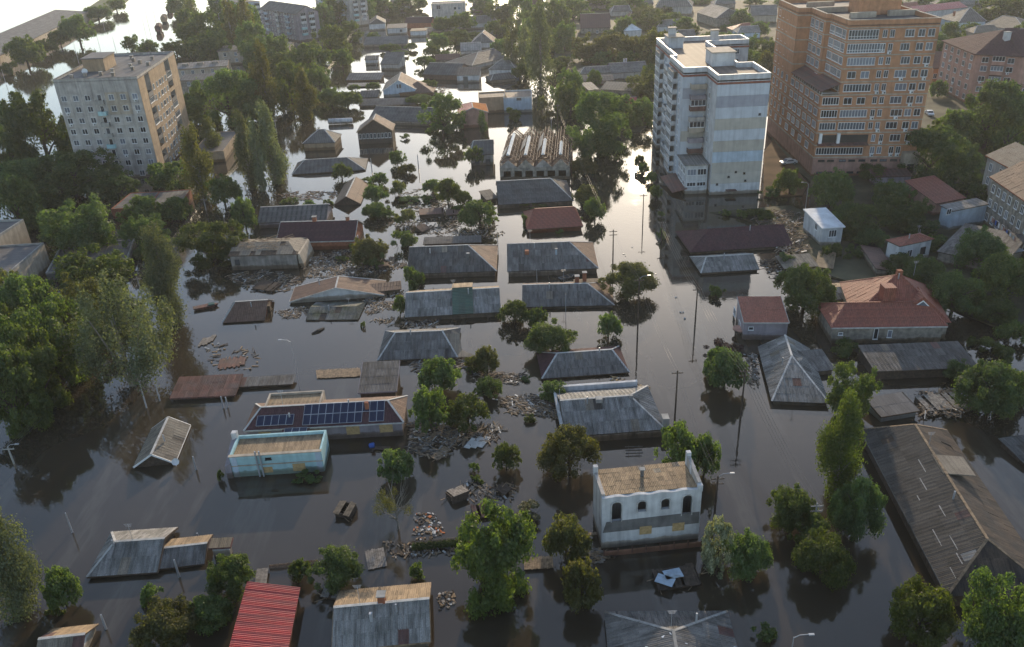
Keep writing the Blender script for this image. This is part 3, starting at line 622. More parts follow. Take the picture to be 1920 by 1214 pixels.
H('white walled house with an orange-red metal gable roof lit by the sun', 'the orange roofed house', ((916, 211), (911, 195), (889, 210), (884, 192)), 4.6, 20, 'orange', 'pink', backroof='red_metal', rim='cap')  # sunlit right slope painted orange, the other slope red
H('collapsing grey house with a torn roof left of the bare roof frame', 'the collapsing grey house', ((880, 292), (926, 290), (888, 265), (921, 262)), 3.0, 25, 'slate_dark', 'dirtywall', miss=0.06, wins=[('F', 895, 305, 1.2, 1.5, 'dark'), ('F', 915, 304, 1.2, 1.5, 'dark')])
H('white gabled house with a small double arched window and white roof edge', 'the white gabled house', ((780, 168), (784, 152), (745, 151), (754, 134)), 2.2, 30, 'brown', 'bluewall', rim='frame', backroof='slate')
HWG = H.last
H('wrecked brown roof leaning over behind the white gabled house', 'the wrecked brown roof', ((812, 174), (818, 165), (783, 153), (795, 140)), 1.0, 24, 'brown', 'tanwall', caps=False)
H('long dark roof in front of the white gabled house', 'the dark front roof', ((672, 199), (782, 196), (675, 186), (780, 183)), 0.6, 16, 'slate_dark', 'dirtywall', mono=1, caps=False, cat='shed', name='shed')
H('short dark slate roof left of the white gabled house', 'the short dark roof', ((672, 184), (708, 183), (675, 172), (707, 168)), 0.8, 18, 'slate_dark', 'dirtywall', mono=1, caps=False, cat='shed', name='shed')
H('long narrow slate roof across the water left of the white gabled house', 'the narrow slate roof', ((648, 151), (714, 150), (651, 138), (714, 136)), 0.5, 16, 'slate', 'tanwall', mono=1, caps=False, cat='shed', name='shed')
H('thin blue grey roof lying in the water below the narrow slate roof', 'the thin blue grey roof', ((649, 163), (707, 162), (650, 157), (706, 155)), 0.4, 8, 'slate_pale', 'greywall', mono=1, caps=False, cat='shed', name='shed')
H('grey house with a white front part and a reflecting roof', 'the grey roofed house with white front', ((712, 121), (748, 121), (708, 99), (744, 97)), 2.5, 22, 'slate', 'greywall', mono=1)
H('white fronted low annex in the water at the left of a grey roof', 'the white fronted annex', ((683, 113), (709, 112), (684, 106), (706, 103)), 2.2, 16, 'slate', 'white', mono=1, caps=False, name='annex', cat='annex')
H('long grey shed roof before the cottage with the pointed dark gable', 'the long grey shed', ((681, 85), (763, 82), (681, 70), (763, 67)), 1.2, 20, 'slate', 'greywall', mono=1, caps=False, cat='shed', name='shed')
H('white cottage with a pointed dark gable roof and white edge', 'the pointed gable cottage', ((723, 44), (723, 37), (704, 32), (709, 26)), 3.6, 28, 'slate_dark', 'white', rim='frame', hipL=2.5)
H('square white annex with a flat dark roof and one window', 'the white annex', ((725, 54), (763, 52), (727, 47), (762, 43)), 3.4, 8, 'slate_dark', 'white', mono=1, caps=False, name='annex', cat='annex', wins=[('F', 752, 58, 1.4, 1.6)])
H('purple roofed brick house far along the water street', 'the purple roofed house', ((758, 44), (808, 43), (757, 33), (806, 32)), 3.6, 24, 'purple', 'brick', hipL=0, hipR=0)
H('small white shed with a sunlit yellow roof edge', 'the yellow edged shed', ((768, 59), (799, 58), (767, 54), (798, 53)), 3.0, 5, 'tan', 'white', mono=1, caps=False, cat='shed', name='shed')
H('long dark grey hipped roof over a house with white front porch', 'the long dark hip roof', ((792, 140), (857, 142), (805, 119), (866, 118)), 1.8, 24, 'slate_dark', 'brown', hipR=0)
H('lower grey roof over a white porch at the right of a dark hip roof', 'the white porch', ((855, 142), (899, 141), (866, 127), (899, 125)), 2.8, 16, 'slate_dark', 'white', mono=1, caps=False, cat='annex', name='annex', wins=[('F', 873, 150, 1.8, 2.4, 'dark', 1)])
H('grey house with a white gable and ridge left of the poplar street', 'the white ridged grey house', ((915, 131), (968, 131), (938, 104), (940, 118)), 3.0, 26, 'slate', 'white', hipL=4.5, hipR=4.5)
H('small slate roof in front of a grey house with white gable', 'the small slate roof', ((920, 152), (968, 147), (925, 139), (957, 136)), 1.0, 22, 'slate_dark', 'greywall')
H('dark grey house roof directly behind a house with white ridge', 'the dark grey roof behind', ((885, 124), (952, 108), (893, 95), (935, 92)), 2.2, 22, 'slate_dark', 'greywall')
H('pale green and grey roof on the left of a white pointed gable', 'the green grey roof', ((863, 97), (903, 95), (863, 81), (902, 78)), 2.0, 18, 'slate_pale', 'greywall', mono=1, caps=False)
H('white pointed gable house with one brown roof side', 'the white pointed gable', ((926, 80), (930, 72), (903, 61), (911, 55)), 3.0, 36, 'brown', 'white', rim='frame', backroof='slate')
H('maroon roof with a grey end and pinkish top, low in the water', 'the low maroon roof', ((815, 114), (862, 112), (817, 105), (861, 98)), 1.0, 16, 'purple', 'greywall', mono=1, caps=False, cat='shed', name='shed')
H('long grey slate roof among trees far down the street', 'the far slate roof', ((862, 46), (935, 42), (872, 32), (922, 28)), 3.0, 26, 'slate', 'white')
H('grey roof between two shrubs behind the yellow edged shed', 'the grey shrub roof', ((800, 60), (848, 56), (803, 51), (845, 48)), 1.2, 18, 'slate_dark', 'greywall', mono=1, caps=False)
# right hand residential quarter
H('brown roofed house with two roof windows among far trees', 'the brown house', ((1088, 54), (1145, 52), (1083, 27), (1139, 25)), 3.4, 34, 'brown_metal', 'stone', hipL=0, hipR=0, wins=[('F', 1105, 60, 1.2, 1.4), ('F', 1120, 60, 1.2, 1.4)])
H('white house with a pale blue roof side next to the brown roofed house', 'the pale blue roofed house', ((1155, 50), (1170, 59), (1169, 37), (1184, 44)), 3.6, 32, 'felt_white', 'white')
H('large grey slate house with white ridges left of the tall white tower roof', 'the large grey slate house', ((1306, 24), (1342, 35), (1331, 4), (1355, 16)), 5.0, 26, 'slate', 'stone', hipR=3.2)
H('second large grey hip roof beside the large grey slate house', 'the second grey hip roof', ((1229, 14), (1298, 13), (1243, -8), (1282, -8)), 4.5, 26, 'slate', 'greywall')
H('red tiled roof behind the tall white panel tower', 'the red roof behind the tower', ((1375, 58), (1412, 56), (1392, 44), (1408, 43)), 3.0, 24, 'red_tile', 'stone', caps='red_tile')
H('long grey slate roof behind the broad street trees', 'the grey roof behind street trees', ((1086, 140), (1150, 136), (1096, 127), (1146, 122)), 3.0, 24, 'slate', 'greywall')
H('grey slate roof with two lit chimneys next to the white tower', 'the chimney slate roof', ((1146, 138), (1216, 134), (1144, 119), (1209, 115)), 3.0, 24, 'slate', 'greywall', hipL=0, hipR=0, chim=[(1170, 117, 0.5, 1.2, 'white'), (1174, 117, 0.5, 1.4, 'white')])
H('low long slate roof in front of two grey roofs by the street trees', 'the low slate strip', ((1095, 154), (1152, 151), (1097, 143), (1152, 139)), 2.0, 16, 'slate_dark', 'stone', mono=1, caps=False, cat='shed', name='shed')
H('half torn down house with grey walls among the street trees', 'the torn down house', ((1125, 168), (1190, 172), (1127, 155), (1165, 152)), 3.4, 14, 'slate_warm', 'stone', mono=1, caps=False, wins=[('F', 1163, 180, 1.0, 1.6, 'dark')])
H('flat grey roof left of the half torn down house', 'the flat grey roof', ((1103, 170), (1124, 168), (1098, 155), (1124, 153)), 2.6, 6, 'slate_pale', 'greywall', mono=1, caps=False, cat='shed', name='shed')
H('dark slate roof at the top right with pale ridge and blue walls', 'the blue walled house', ((1797, 43), (1850, 40), (1818, 14), (1820, 15)), 3.6, 30, 'slate', 'bluewall', chim=[(1789, 27, 0.8, 1.4, 'brick')])
H('broad grey hip roof behind the pink apartment house', 'the broad grey hip roof', ((1843, 48), (1925, 60), (1880, 30), (1905, 32)), 4.2, 24, 'slate_warm', 'white')
H('brown roofed orange house squeezed between the brick tower and the pink apartment house', 'the squeezed orange house', ((1750, 129), (1792, 128), (1757, 97), (1792, 96)), 6.0, 26, 'brown', 'orange_brick', mono=1, caps=False, wins=[('F', 1753, 143, 1.2, 1.6), ('F', 1768, 142, 1.2, 1.6)])
H('grey roofed white house with a red roof strip near the top right', 'the white walled far house', ((1722, 24), (1815, 14), (1752, 7), (1810, 3)), 4.0, 20, 'red_metal', 'white', mono=1, caps=False)
H('grey slate roof at the top right edge above the pink apartments', 'the top right slate roof', ((1770, 12), (1850, 8), (1790, -6), (1840, -8)), 4.0, 24, 'slate', 'greywall')
H('dark far roof left of the brick tower with pale walls', 'the far roof by the brick tower', ((1408, 30), (1458, 29), (1408, 11), (1453, 9)), 4.0, 26, 'slate', 'cream', hipL=0, hipR=0)
# ---------------------------------------------------------------- towers and other large buildings
def wall_poly(root, pts, z0, z1, mat, name='wall'):
    m = MB(); m.hexa([V((x, y, z0)) for x, y in pts], [V((x, y, z1)) for x, y in pts]); return m.obj(name, MT[mat], root)
def roof_poly(root, pts, z, mat, par=0.9, t=0.3, parmat='concrete', cap='frame'):
    m = MB(); m.hexa([V((x, y, z - .3)) for x, y in pts], [V((x, y, z + .01)) for x, y in pts], 0); ro = m.obj('roof', MT[mat], root)
    p = MB(); c = MB(); n = len(pts); cx = sum(q[0] for q in pts) / n
    for i in range(n):
        a, b = V((*pts[i], 0)), V((*pts[(i + 1) % n], 0)); d = (b - a).normalized(); inn = V((-d.y, d.x, 0)) * (t / 2)
        a2, b2 = a + inn + d * 0.001, b + inn - d * 0.002
        p.bar(a2 + V((0, 0, z + par / 2)), b2 + V((0, 0, z + par / 2)), t, par + rnd.uniform(0, .004)); c.bar(a2 + V((0, 0, z + par + .05)), b2 + V((0, 0, z + par + .05)), t + .12, 0.1 + rnd.uniform(0, .006))
    po = p.obj('parapet', MT[parmat], root); c.obj('coping', MT[cap], po); return ro
def panels(root, p0, r, L, z0, fh, nf, nb, mats, gap=0.05, t=0.07):
    """large wall panels hung in rows on a facade, open joints between them"""
    r = V(r).normalized(); w = L / nb; cache = {}
    for k in range(nf):
        for b in range(nb):
            mm = MT[mats(k, b)] if callable(mats) else MT[mats]
            key = mm.name
            if key not in cache:
                m = MB(); m.hexa([(gap / 2, gap / 2, -0.01), (w - gap / 2, gap / 2, -0.01), (w - gap / 2, fh - gap / 2, -0.01), (gap / 2, fh - gap / 2, -0.01)],
                                 [(gap / 2, gap / 2, t), (w - gap / 2, gap / 2, t), (w - gap / 2, fh - gap / 2, t), (gap / 2, fh - gap / 2, t)]); cache[key] = m.mesh('wall_panel', mm)
            M = wmat(V(p0) + r * (b * w) + V((0, 0, z0 + k * fh)), r) @ Matrix.Translation((0, 0, rnd.uniform(0, 0.02)))
            inst('wall_panel', cache[key], root, M)
def band(root, p, q, z, h=0.22, out=0.1, mat='frame', name='string_course'):
    p, q = V((p[0], p[1], z)), V((q[0], q[1], z)); d = (q - p).normalized(); n = d.cross(V((0, 0, 1)))
    m = MB(); m.bar(p + n * out / 2, q + n * out / 2, out, h); return m.obj(name, MT[mat], root)
_bc = {}
def balcony(root, p, r, w=3.0, d=1.1, glazed=False, mat='concrete', roofm=None, z_par=1.0):
    key = (round(w, 2), round(d, 2), mat, z_par)
    if key not in _bc:
        m = MB(); bx = lambda x0, x1, y0, y1, z0, z1: m.hexa([(x0, y0, z0), (x1, y0, z0), (x1, y1, z0), (x0, y1, z0)], [(x0, y0, z1), (x1, y0, z1), (x1, y1, z1), (x0, y1, z1)])
        bx(-w / 2, w / 2, -.15, 0, -.02, d); bx(-w / 2, w / 2, 0, z_par, d - .08, d); bx(-w / 2, -w / 2 + .08, 0, z_par, -.02, d - .08); bx(w / 2 - .08, w / 2, 0, z_par, -.02, d - .08)
        _bc[key] = m.mesh('balcony', MT[mat])
    M = wmat(V(p), r); o = inst('balcony', _bc[key], root, M); r = V(r).normalized(); n = r.cross(V((0, 0, 1)))
    if glazed:
        add_window(o, V(p) + n * (d - 0.06) + V((0, 0, z_par + 0.07)), r, w - 0.02, 1.45, max(2, int(w / 0.85)))
        for s in (-1, 1): add_window(o, V(p) + r * s * (w / 2 - 0.05) + n * (d / 2) + V((0, 0, z_par + 0.07)), n * (1 if s < 0 else 1) * s, d - 0.2, 1.45, 1) if False else None
        q = MB(); q.hexa([M @ V(a) for a in ((-w / 2, z_par + 1.55, -.02), (w / 2, z_par + 1.55, -.02), (w / 2, z_par + 1.5, d + .1), (-w / 2, z_par + 1.5, d + .1))][::-1], [M @ V(a) for a in ((-w / 2, z_par + 1.63, -.02), (w / 2, z_par + 1.63, -.02), (w / 2, z_par + 1.58, d + .1), (-w / 2, z_par + 1.58, d + .1))][::-1])
        q.obj('balcony_roof', MT[roofm or 'slate_pale' if False else (roofm or 'concrete_dark')], o)
    return o
def aircon(root, p, r):
    if 'ac' not in _bc:
        m = MB(); m.box((0, 0.28, 0.17), (0.8, 0.56, 0.32)); f = MB(); f.tube([(0.12, .28, .325), (0.12, .28, .345)], 0.2, 10); _bc['ac'] = (m.mesh('air_conditioner', MT['frame']), f.mesh('fan', MT['dark']))
    M = wmat(V(p), r); o = inst('air_conditioner', _bc['ac'][0], root, M); inst('fan', _bc['ac'][1], o, M)
def dish(parent, p, d=(0, -1, .5), r=0.45, mat='frame', name='satellite_dish'):
    d = V(d).normalized(); q = d.to_track_quat('Z', 'Y'); m = MB(); R = [q @ V((math.cos(a * .7854) * r, math.sin(a * .7854) * r, .16)) + V(p) for a in range(8)]; R2 = [q @ V((math.cos(a * .7854) * r * .5, math.sin(a * .7854) * r * .5, .04)) + V(p) for a in range(8)]
    c = V(p)
    for i in range(8):
        m.poly([R2[i], R2[(i + 1) % 8], R[(i + 1) % 8], R[i]]); m.poly([c, R2[(i + 1) % 8], R2[i]])
    m.bar(c, c + q @ V((0, 0, .5)), .03); m.bar(c, c - V((0, 0, .7)), .05); return m.obj(name, MT[mat], parent)
def window_row(root, p0, r, zs, us, w=1.4, h=1.5, cols=2, style='w', skip=0.0, ac=0.0):
    r = V(r).normalized(); n = r.cross(V((0, 0, 1)))
    for z in zs:
        for u in us:
            if rnd.random() < skip: continue
            q = V((p0[0], p0[1], 0)) + r * u + V((0, 0, z)) + n * 0.06
            add_window(root, q, r, w, h, cols, style)
            if rnd.random() < ac: aircon(root, q + r * rnd.uniform(-.3, .3) - V((0, 0, 0.62)), r)
# nine storey grey panel block on the left
TL = thing('apartment_tower', 'nine storey grey panel apartment tower with right side coloured as if sunlit', 'apartment tower', (-108, 244, 0), 'residential towers', short='the grey panel tower')
LX = V((22.3, -0.9, 0)).normalized(); LY = V((-.105, .994, 0)); lp = lambda u, d: (V((-95.2, 223.2, 0)) + LX * (u - 22.3) + LY * d)
xy = lambda v: (v.x, v.y)
LW, LD = 22.3, 41.0
wall_poly(TL, [xy(lp(0, 0)), xy(lp(LW, 0)), xy(lp(LW, 6.2)), xy(lp(LW - 1.4, 6.2)), xy(lp(LW - 1.4, 10.8)), xy(lp(LW, 10.8)), xy(lp(LW, 27.5)), xy(lp(LW - 1.4, 27.5)), xy(lp(LW - 1.4, 33)), xy(lp(LW, 33)), xy(lp(LW, LD)), xy(lp(0, LD))], -1, 26.3, 'greywall')
roof_poly(TL, [xy(lp(0, 0)), xy(lp(LW, 0)), xy(lp(LW, LD)), xy(lp(0, LD))], 26.3, 'bitumen', 0.6, 0.3, 'greywall', 'concrete_dark')
panels(TL, lp(0, 0), LX, LW, -0.4, 2.95, 9, 7, lambda k, b: 'cream' if (k in (6, 7) and b in (4, 5)) else 'greywall')
for d0, d1 in ((0, 6.2), (10.8, 27.5), (33, LD)):
    panels(TL, lp(LW, d0), LY, d1 - d0, -0.4, 2.95, 9, max(1, round((d1 - d0) / 5.5)), 'tanwall')  # right side tan instead of grey: low sunlight put into the panel colour
for k in range(9):
    z = -0.4 + 2.95 * k + 0.95
    for b in range(7):
        if k == 8: continue
        if b == 3:
            q = lp(LW * (b + .5) / 7, 0); add_window(TL, q - LY * .07 + V((0, 0, z - .7)), LX, 1.1, 2.2, 1); balcony(TL, q - LY * .05 + V((0, 0, z - .8)), LX, 2.2, 0.95, False, 'concrete' if k % 3 else 'turq', None, 0.95)
        else:
            add_window(TL, lp(LW * (b + .5) / 7, 0) - LY * .07 + V((0, 0, z)), LX, 1.45, 1.45, 2)
            if rnd.random() < .14: aircon(TL, lp(LW * (b + .5) / 7, 0) - LY * .07 + V((0, 0, z - .65)), LX)
    if k < 8:
        for d in (12.6, 16.2, 19.6, 22.6, 25.8): add_window(TL, lp(LW, d) + LX * .07 + V((0, 0, z)), LY, 1.3 if d != 19.6 else 2.0, 1.45, 2)
        for d, w in ((8.5, 4.5), (30.25, 5.4)):
            balcony(TL, lp(LW - 1.4, d) + V((0, 0, z - .85)), LY, w, 1.5, rnd.random() < .4, 'concrete_dark' if k % 2 else 'tanwall', 'concrete_dark')
            add_window(TL, lp(LW - 1.4, d) + LX * .02 + V((0, 0, z)), LY, 1.8, 1.5, 2)
m = MB(); hx = lambda u0, u1, d0, d1, z0, z1, mm: mm.hexa([lp(u0, d0) + V((0, 0, z0)), lp(u1, d0) + V((0, 0, z0)), lp(u1, d1) + V((0, 0, z0)), lp(u0, d1) + V((0, 0, z0))], [lp(u0, d0) + V((0, 0, z1)), lp(u1, d0) + V((0, 0, z1)), lp(u1, d1) + V((0, 0, z1)), lp(u0, d1) + V((0, 0, z1))])
hx(3.6, 9.6, 14, 24, 26.31, 29.6, m); ph = m.obj('stair_house', MT['tanwall'], TL); m = MB(); hx(3.3, 9.9, 13.7, 24.3, 29.6, 29.9, m); m.obj('stair_house_roof', MT['bitumen'], ph)
for u, d in ((3, 4), (6, 6), (10, 7), (12, 11), (14, 5), (15, 18), (16, 24), (13, 28), (18, 30), (11, 33), (17, 13), (19.5, 20)):
    m = MB(); hx(u, u + .8, d, d + .9, 26.31, 27.25, m); v = m.obj('vent_shaft', MT['stone'], TL); m = MB(); hx(u - .12, u + .92, d - .12, d + 1.02, 27.25, 27.36, m); m.obj('vent_cap', MT['concrete'], v)
dish(TL, lp(6, 8) + V((0, 0, 27.4)), (.2, -1, .5), .8)
# ten storey white panel tower
TW = thing('apartment_tower', 'white panel apartment tower with pale blue and beige stripes standing in the water', 'apartment tower', (53, 214, 0), 'residential towers', short='the white panel tower')
WPT = [(48.2, 187), (60.0, 187), (60.0, 201), (56.4, 201), (56.4, 233.5), (68, 233.5), (68, 242), (44.2, 242), (44.2, 214), (42.7, 214), (42.7, 197.2), (48.2, 197.2)]
wall_poly(TW, WPT, -1, 26.6, 'white'); roof_poly(TW, WPT, 26.6, 'bitumen_warm', 1.1, 0.35, 'white', 'frame')
for i in range(len(WPT)):
    a, b = WPT[i], WPT[(i + 1) % len(WPT)]; band(TW, a, b, 25.9, 0.45, 0.14, 'red_tile', 'red_band')
st = ['white', 'white', 'bluewall', 'cream', 'white', 'cream', 'white', 'lilacw', 'white']
MT['lilacw'] = M_simple('lilac_panel', (0.36, 0.37, 0.42), streak=0.2, var=0.1); MT['white2'] = M_simple('blue_white_panel', (0.50, 0.53, 0.57), streak=0.25, var=0.08); MT['beige'] = M_simple('beige_panel', (0.44, 0.41, 0.36), streak=0.2, var=0.1)
sm = ['white', 'beige', 'beige', 'bluewall', 'beige', 'white2', 'beige', 'white2', 'lilacw', 'white2']
panels(TW, (48.2, 187, 0), (1, 0, 0), 11.8, 0.15, 2.55, 10, 1, lambda k, b: sm[k])
panels(TW, (42.7, 197.2, 0), (1, 0, 0), 5.5, 0.15, 2.55, 10, 1, lambda k, b: ('beige' if k in (1, 4) else 'lilacw' if k == 8 else 'white2'))
panels(TW, (42.7, 214, 0), (0, -1, 0), 16.8, 0.15, 2.55, 10, 3, lambda k, b: 'white2'); panels(TW, (44.2, 242, 0), (0, -1, 0), 28, 0.15, 2.55, 10, 5, lambda k, b: 'white2')
panels(TW, (56.4, 233.5, 0), (1, 0, 0), 11.6, 0.15, 2.55, 10, 2, 'white')
for k in range(10):
    z = 0.15 + 2.55 * k
    for y, w, gl in ((206, 6.0, True), (220, 5.0, k % 2 == 0), (232, 6.0, True)):
        x = 42.7 if y < 214 else 44.2
        balcony(TW, (x - .07, y, z + 0.1), (0, -1, 0), w, 1.25, gl, 'white', 'concrete_dark')
    for y in (211.5, 200.2): add_window(TW, (42.62, y, z + .9), (0, -1, 0), 1.2, 1.3)
    for y in (216.2, 226, 237.5): add_window(TW, (44.12, y, z + .9), (0, -1, 0), 1.4, 1.3)
    if k > 1: 
        balcony(TW, (46.2, 197.1, z + .1), (1, 0, 0), 3.6, 1.6, k in (5, 7), ['rust', 'cream', 'greywall', 'brown'][k % 4] if False else ['lilac', 'cream', 'greywall', 'rust'][k % 4], 'rust'); add_window(TW, (48.13, 193.0, z + .9), (0, -1, 0), 1.3, 1.3)
    for x in (59, 60.6, 64.5): add_window(TW, (x + .4, 233.4, z + .9), (1, 0, 0), 1.2, 1.3)
for x, z in ((58.3, 18.5), (54, 5.2), (52.4, 4.1), (56, 4.8), (56.4, 3.0), (49.8, 2.4)):
    add_window(TW, (x, 186.9, z), (1, 0, 0), 0.5, 0.45, 1, 'dark')
m = MB(); m.box((45.2, 192.8, 3), (5.2, 8.7, 8)); ax = m.obj('annex', MT['white'], TW); m = MB(); m.box((45.1, 192.6, 7.12), (5.8, 9.4, .22)); m.obj('annex_roof', MT['slate_pale'], ax)
for z, w in ((4.6, 1.5), (1.9, 1.0)):
    for x in (44, 46.4): add_window(ax, (x, 188.4, z), (1, 0, 0), 2.1, w, 3)
    for y in (190, 193, 195.6): add_window(ax, (42.58, y, z), (0, -1, 0), 2.2, w, 3)
m = MB(); m.hexa([V((43.0, 187.6, 1.5)), V((42.4, 199, 1.9)), V((38.6, 199.5, 1.0)), V((39.6, 188.2, .5))][::-1], [V((43.0, 187.6, 1.62)), V((42.4, 199, 2.02)), V((38.6, 199.5, 1.12)), V((39.6, 188.2, .62))][::-1]); m.obj('porch_roof', MT['rust'], TW)
m = MB(); m.box((53.1, 186.3, 1.2), (2.4, 1.3, .12)); m.obj('door_canopy', MT['rust'], TW)
for (x, y, z, a, b, c) in ((53.4, 206.5, 28.2, 5.4, 7, 3.1), (47.5, 234, 28, 4.0, 6, 2.8), (59.5, 238, 28, 1.8, 1.8, 3.6), (47.3, 236, 30.3, 1.8, 1.8, 1.8)):
    m = MB(); m.box((x, y, z), (a, b, c)); o = m.obj('lift_house', MT['white'], TW); m = MB(); m.box((x, y, z + c / 2 + .1), (a + .5, b + .5, .2)); m.obj('lift_house_roof', MT['cream'], o)
# orange brick tower
TB = thing('apartment_tower', 'tall orange brick apartment tower with white string courses and a maroon corner terrace', 'apartment tower', (89, 216, 0), 'residential towers', short='the orange brick tower')
BL = [(75.7, 197.0), (99.5, 194.1), (101.5, 239), (77.3, 240)]; BU = [(79.7, 196.55), (99.5, 194.1), (101.5, 239), (77.2, 240), (76.3, 221), (79.4, 220.6), (78.9, 208.5), (79.9, 208.2)]
BL2 = [(75.74, 197.03), (99.47, 194.14), (101.47, 238.97), (77.33, 239.97)]
wall_poly(TB, BL, 5.0, 20.0, 'orange_brick'); wall_poly(TB, BL2, -1, 4.98, 'pink', 'basement'); wall_poly(TB, BU, 20.01, 35.7, 'orange_brick', 'upper_wall')
wall_poly(TB, [(75.8, 197.1), (79.7, 196.7), (79.6, 220), (76.6, 220.4)], 19.9, 20.05, 'bitumen_warm', 'terrace_floor')
roof_poly(TB, BU, 35.7, 'bitumen', 1.0, 0.35, 'orange_brick', 'cream')
for k in range(11):
    z = 5 + 3.0 * k; P_ = BL if z <= 20.1 else BU
    for i in range(len(P_) - (2 if P_ is BL else 2)):
        if P_ is BL: segs = [(BL[0], BL[1]), (BL[3], BL[0])]
        else: segs = [(BU[0], BU[1])] + [(BU[j], BU[(j + 1) % len(BU)]) for j in range(3, 8)]
    for a, b in segs: band(TB, a, b, z, 0.26, 0.14, 'cream')
fr = V((99.5 - 75.7, 194.1 - 197.0, 0)); FL = fr.length; fr.normalize(); fo = lambda u, z: V((75.7, 197.0, z)) + fr * u + V((fr.y, -fr.x, 0)) * 0.04
for k in range(10):
    z = 5 + 3.0 * k
    st_ = 'band' if k >= 8 else 'w'
    if k == 0:
        add_window(TB, fo(5.9, z + .7), fr, 11.0, 1.7, 17); wu = [(13.6, 1.1, 2), (15.2, 1.1, 2), (18.0, 1.1, 2), (19.6, 1.1, 2)]
    elif k == 1:
        wu = [(13.4, .9, 2), (15.2, .9, 2), (18.4, 2.4, 3), (21.8, 2.2, 3)]
        m = MB(); 
        for u0, u1 in ((0.6, 12.2),):
            m.hexa([fo(u0, z + .1) , fo(u1, z + .1), fo(u1, z + 2.5), fo(u0, z + 2.5)], [p - V((0, -.02, 0)) + V((0, -.03, 0)) for p in (fo(u0, z + .1), fo(u1, z + .1), fo(u1, z + 2.5), fo(u0, z + 2.5))])
        m.obj('gallery_shade_plate', MT['dark'], TB)  # flat dark plate, the gallery's shade painted on instead of a recess
        m = MB(); a, b = fo(.3, z + .55), fo(12.2, z + .55); n_ = V((fr.y, -fr.x, 0)); m.hexa([a, a + n_ * 1.5 - V((0, 0, .35)), b + n_ * 1.5 - V((0, 0, .35)), b], [a + V((0, 0, .1)), a + n_ * 1.5 - V((0, 0, .25)), b + n_ * 1.5 - V((0, 0, .25)), b + V((0, 0, .1))]); m.obj('awning', MT['rust'], TB)
        for u in (1.0, 5.2): m = MB(); m.bar(fo(u, z + .2) + n_ * .3, fo(u, z + 2.9) + n_ * .3, .7, .5); m.obj('column', MT['frame'], TB)
    else:
        wu = [(4.7 + 7.6, 1.0, 2), (4.7 + 9.2, 1.0, 2), (4.7 + 12.4 + (.6 if k % 2 else 0), 2.6 if k < 7 else 2.0, 3), (4.7 + 15.6, 1.5, 2), (4.7 + 17.7, 1.5, 2)]
        if k in (4, 6): 
            for u in (6.2, 9.2): add_window(TB, fo(u, z + .8), fr, 1.9, 1.6, 2)
        elif k == 8: add_window(TB, fo(8.6, z + .55), fr, 8.4, 2.05, 14, 'band')
        elif k == 9: add_window(TB, fo(7.6, z + .55), fr, 6.6, 2.1, 10, 'band')
        else: add_window(TB, fo(7.9, z + .75), fr, 6.2, 1.75, 9)
        if k < 5: add_window(TB, fo(2.3, z + .75), fr, 3.8, 1.75, 6)
    for u, w, c in wu:
        add_window(TB, fo(u, z + .85), fr, w, 1.65, c)
        if rnd.random() < .33: aircon(TB, fo(u + rnd.uniform(-.3, .3), z + .15), fr)
for z in (.9, 3.9):
    for u in (2, 4.2, 7, 9.2, 11.6, 14.4, 16.6, 19, 21.2):
        if z < 2 and u > 12: continue
        add_window(TB, fo(u, z), fr, 1.6, .5, 2, 'dark')
# its left side, stepped above the terrace
lr = V((75.7 - 77.3, 197 - 240, 0)); LLn = lr.length; lr.normalize(); lo_ = lambda u, z: V((77.3, 240, z)) + lr * u + V((lr.y, -lr.x, 0)) * .04
for k in range(10):
    z = 5 + 3.0 * k
    us = [2.5, 6, 10, 14.5] if k > 4 else [2.5, 6, 10, 14.5, 20, 24, 28, 32.5, 36.5, 40.5]
    if k == 0: us = [3, 8, 13, 19, 25, 31, 37]
    for u in us: add_window(TB, lo_(u, z + .85), lr, 1.5 if k > 4 or u < 18 else 2.6, 1.6, 2 if u < 18 else 4)
    if k > 4:
        for (a, b, us2) in ((BU[5], BU[6], [(2.5, 2.6, 4), (6, 2.6, 4), (9.6, 2.4, 3)]), (BU[7], BU[0], [(2.2, 3.0, 5), (6.4, 4.2, 6), (10, 2.0, 3)])):
            r2 = V((b[0] - a[0], b[1] - a[1], 0)).normalized(); n2 = V((r2.y, -r2.x, 0))
            for u, w, c in us2: add_window(TB, V((a[0], a[1], z + (.55 if k > 7 else .8))) + r2 * u + n2 * .04, r2, w, 2.0 if k > 7 else 1.7, c, 'band' if k > 7 else 'w')
m = MB(); m.hexa([V((75.3, 196.4, 20.9)), V((79.9, 196.3, 22.6)), V((79.4, 220.4, 22.6)), V((76.0, 220.6, 20.9))], [V((75.3, 196.4, 21.02)), V((79.9, 196.3, 22.72)), V((79.4, 220.4, 22.72)), V((76.0, 220.6, 21.02))]); m.obj('terrace_awning', MT['rust'], TB)
m = MB()
for k in range(14): y = 196.9 + k * 1.8; m.bar((75.75 + (y - 197) * .037, y, 20.0), (75.75 + (y - 197) * .037, y, 21.0), .1)
m.bar((75.75, 196.9, 20.9), (76.6, 220.3, 20.9), .1); m.bar((75.75, 197.0, 20.5), (79.7, 196.6, 20.5), .1); m.obj('terrace_railing', MT['frame'], TB)
m = MB(); m.box((92.5, 214, 39.4), (9.5, 8, 7.2)); o = m.obj('lift_tower', MT['orange_brick'], TB); m = MB(); m.box((92.5, 214, 43.1), (10, 8.5, .25)); m.obj('lift_tower_roof', MT['cream'], o)
for x, y, a in ((84.5, 219, 9), (87, 207, 6), (97, 208, 7), (85, 230, 7)):
    m = MB(); m.box((x, y, 36.35), (a, 1.2, 1.25)); m.obj('roof_vent_box', MT['cream'], TB)
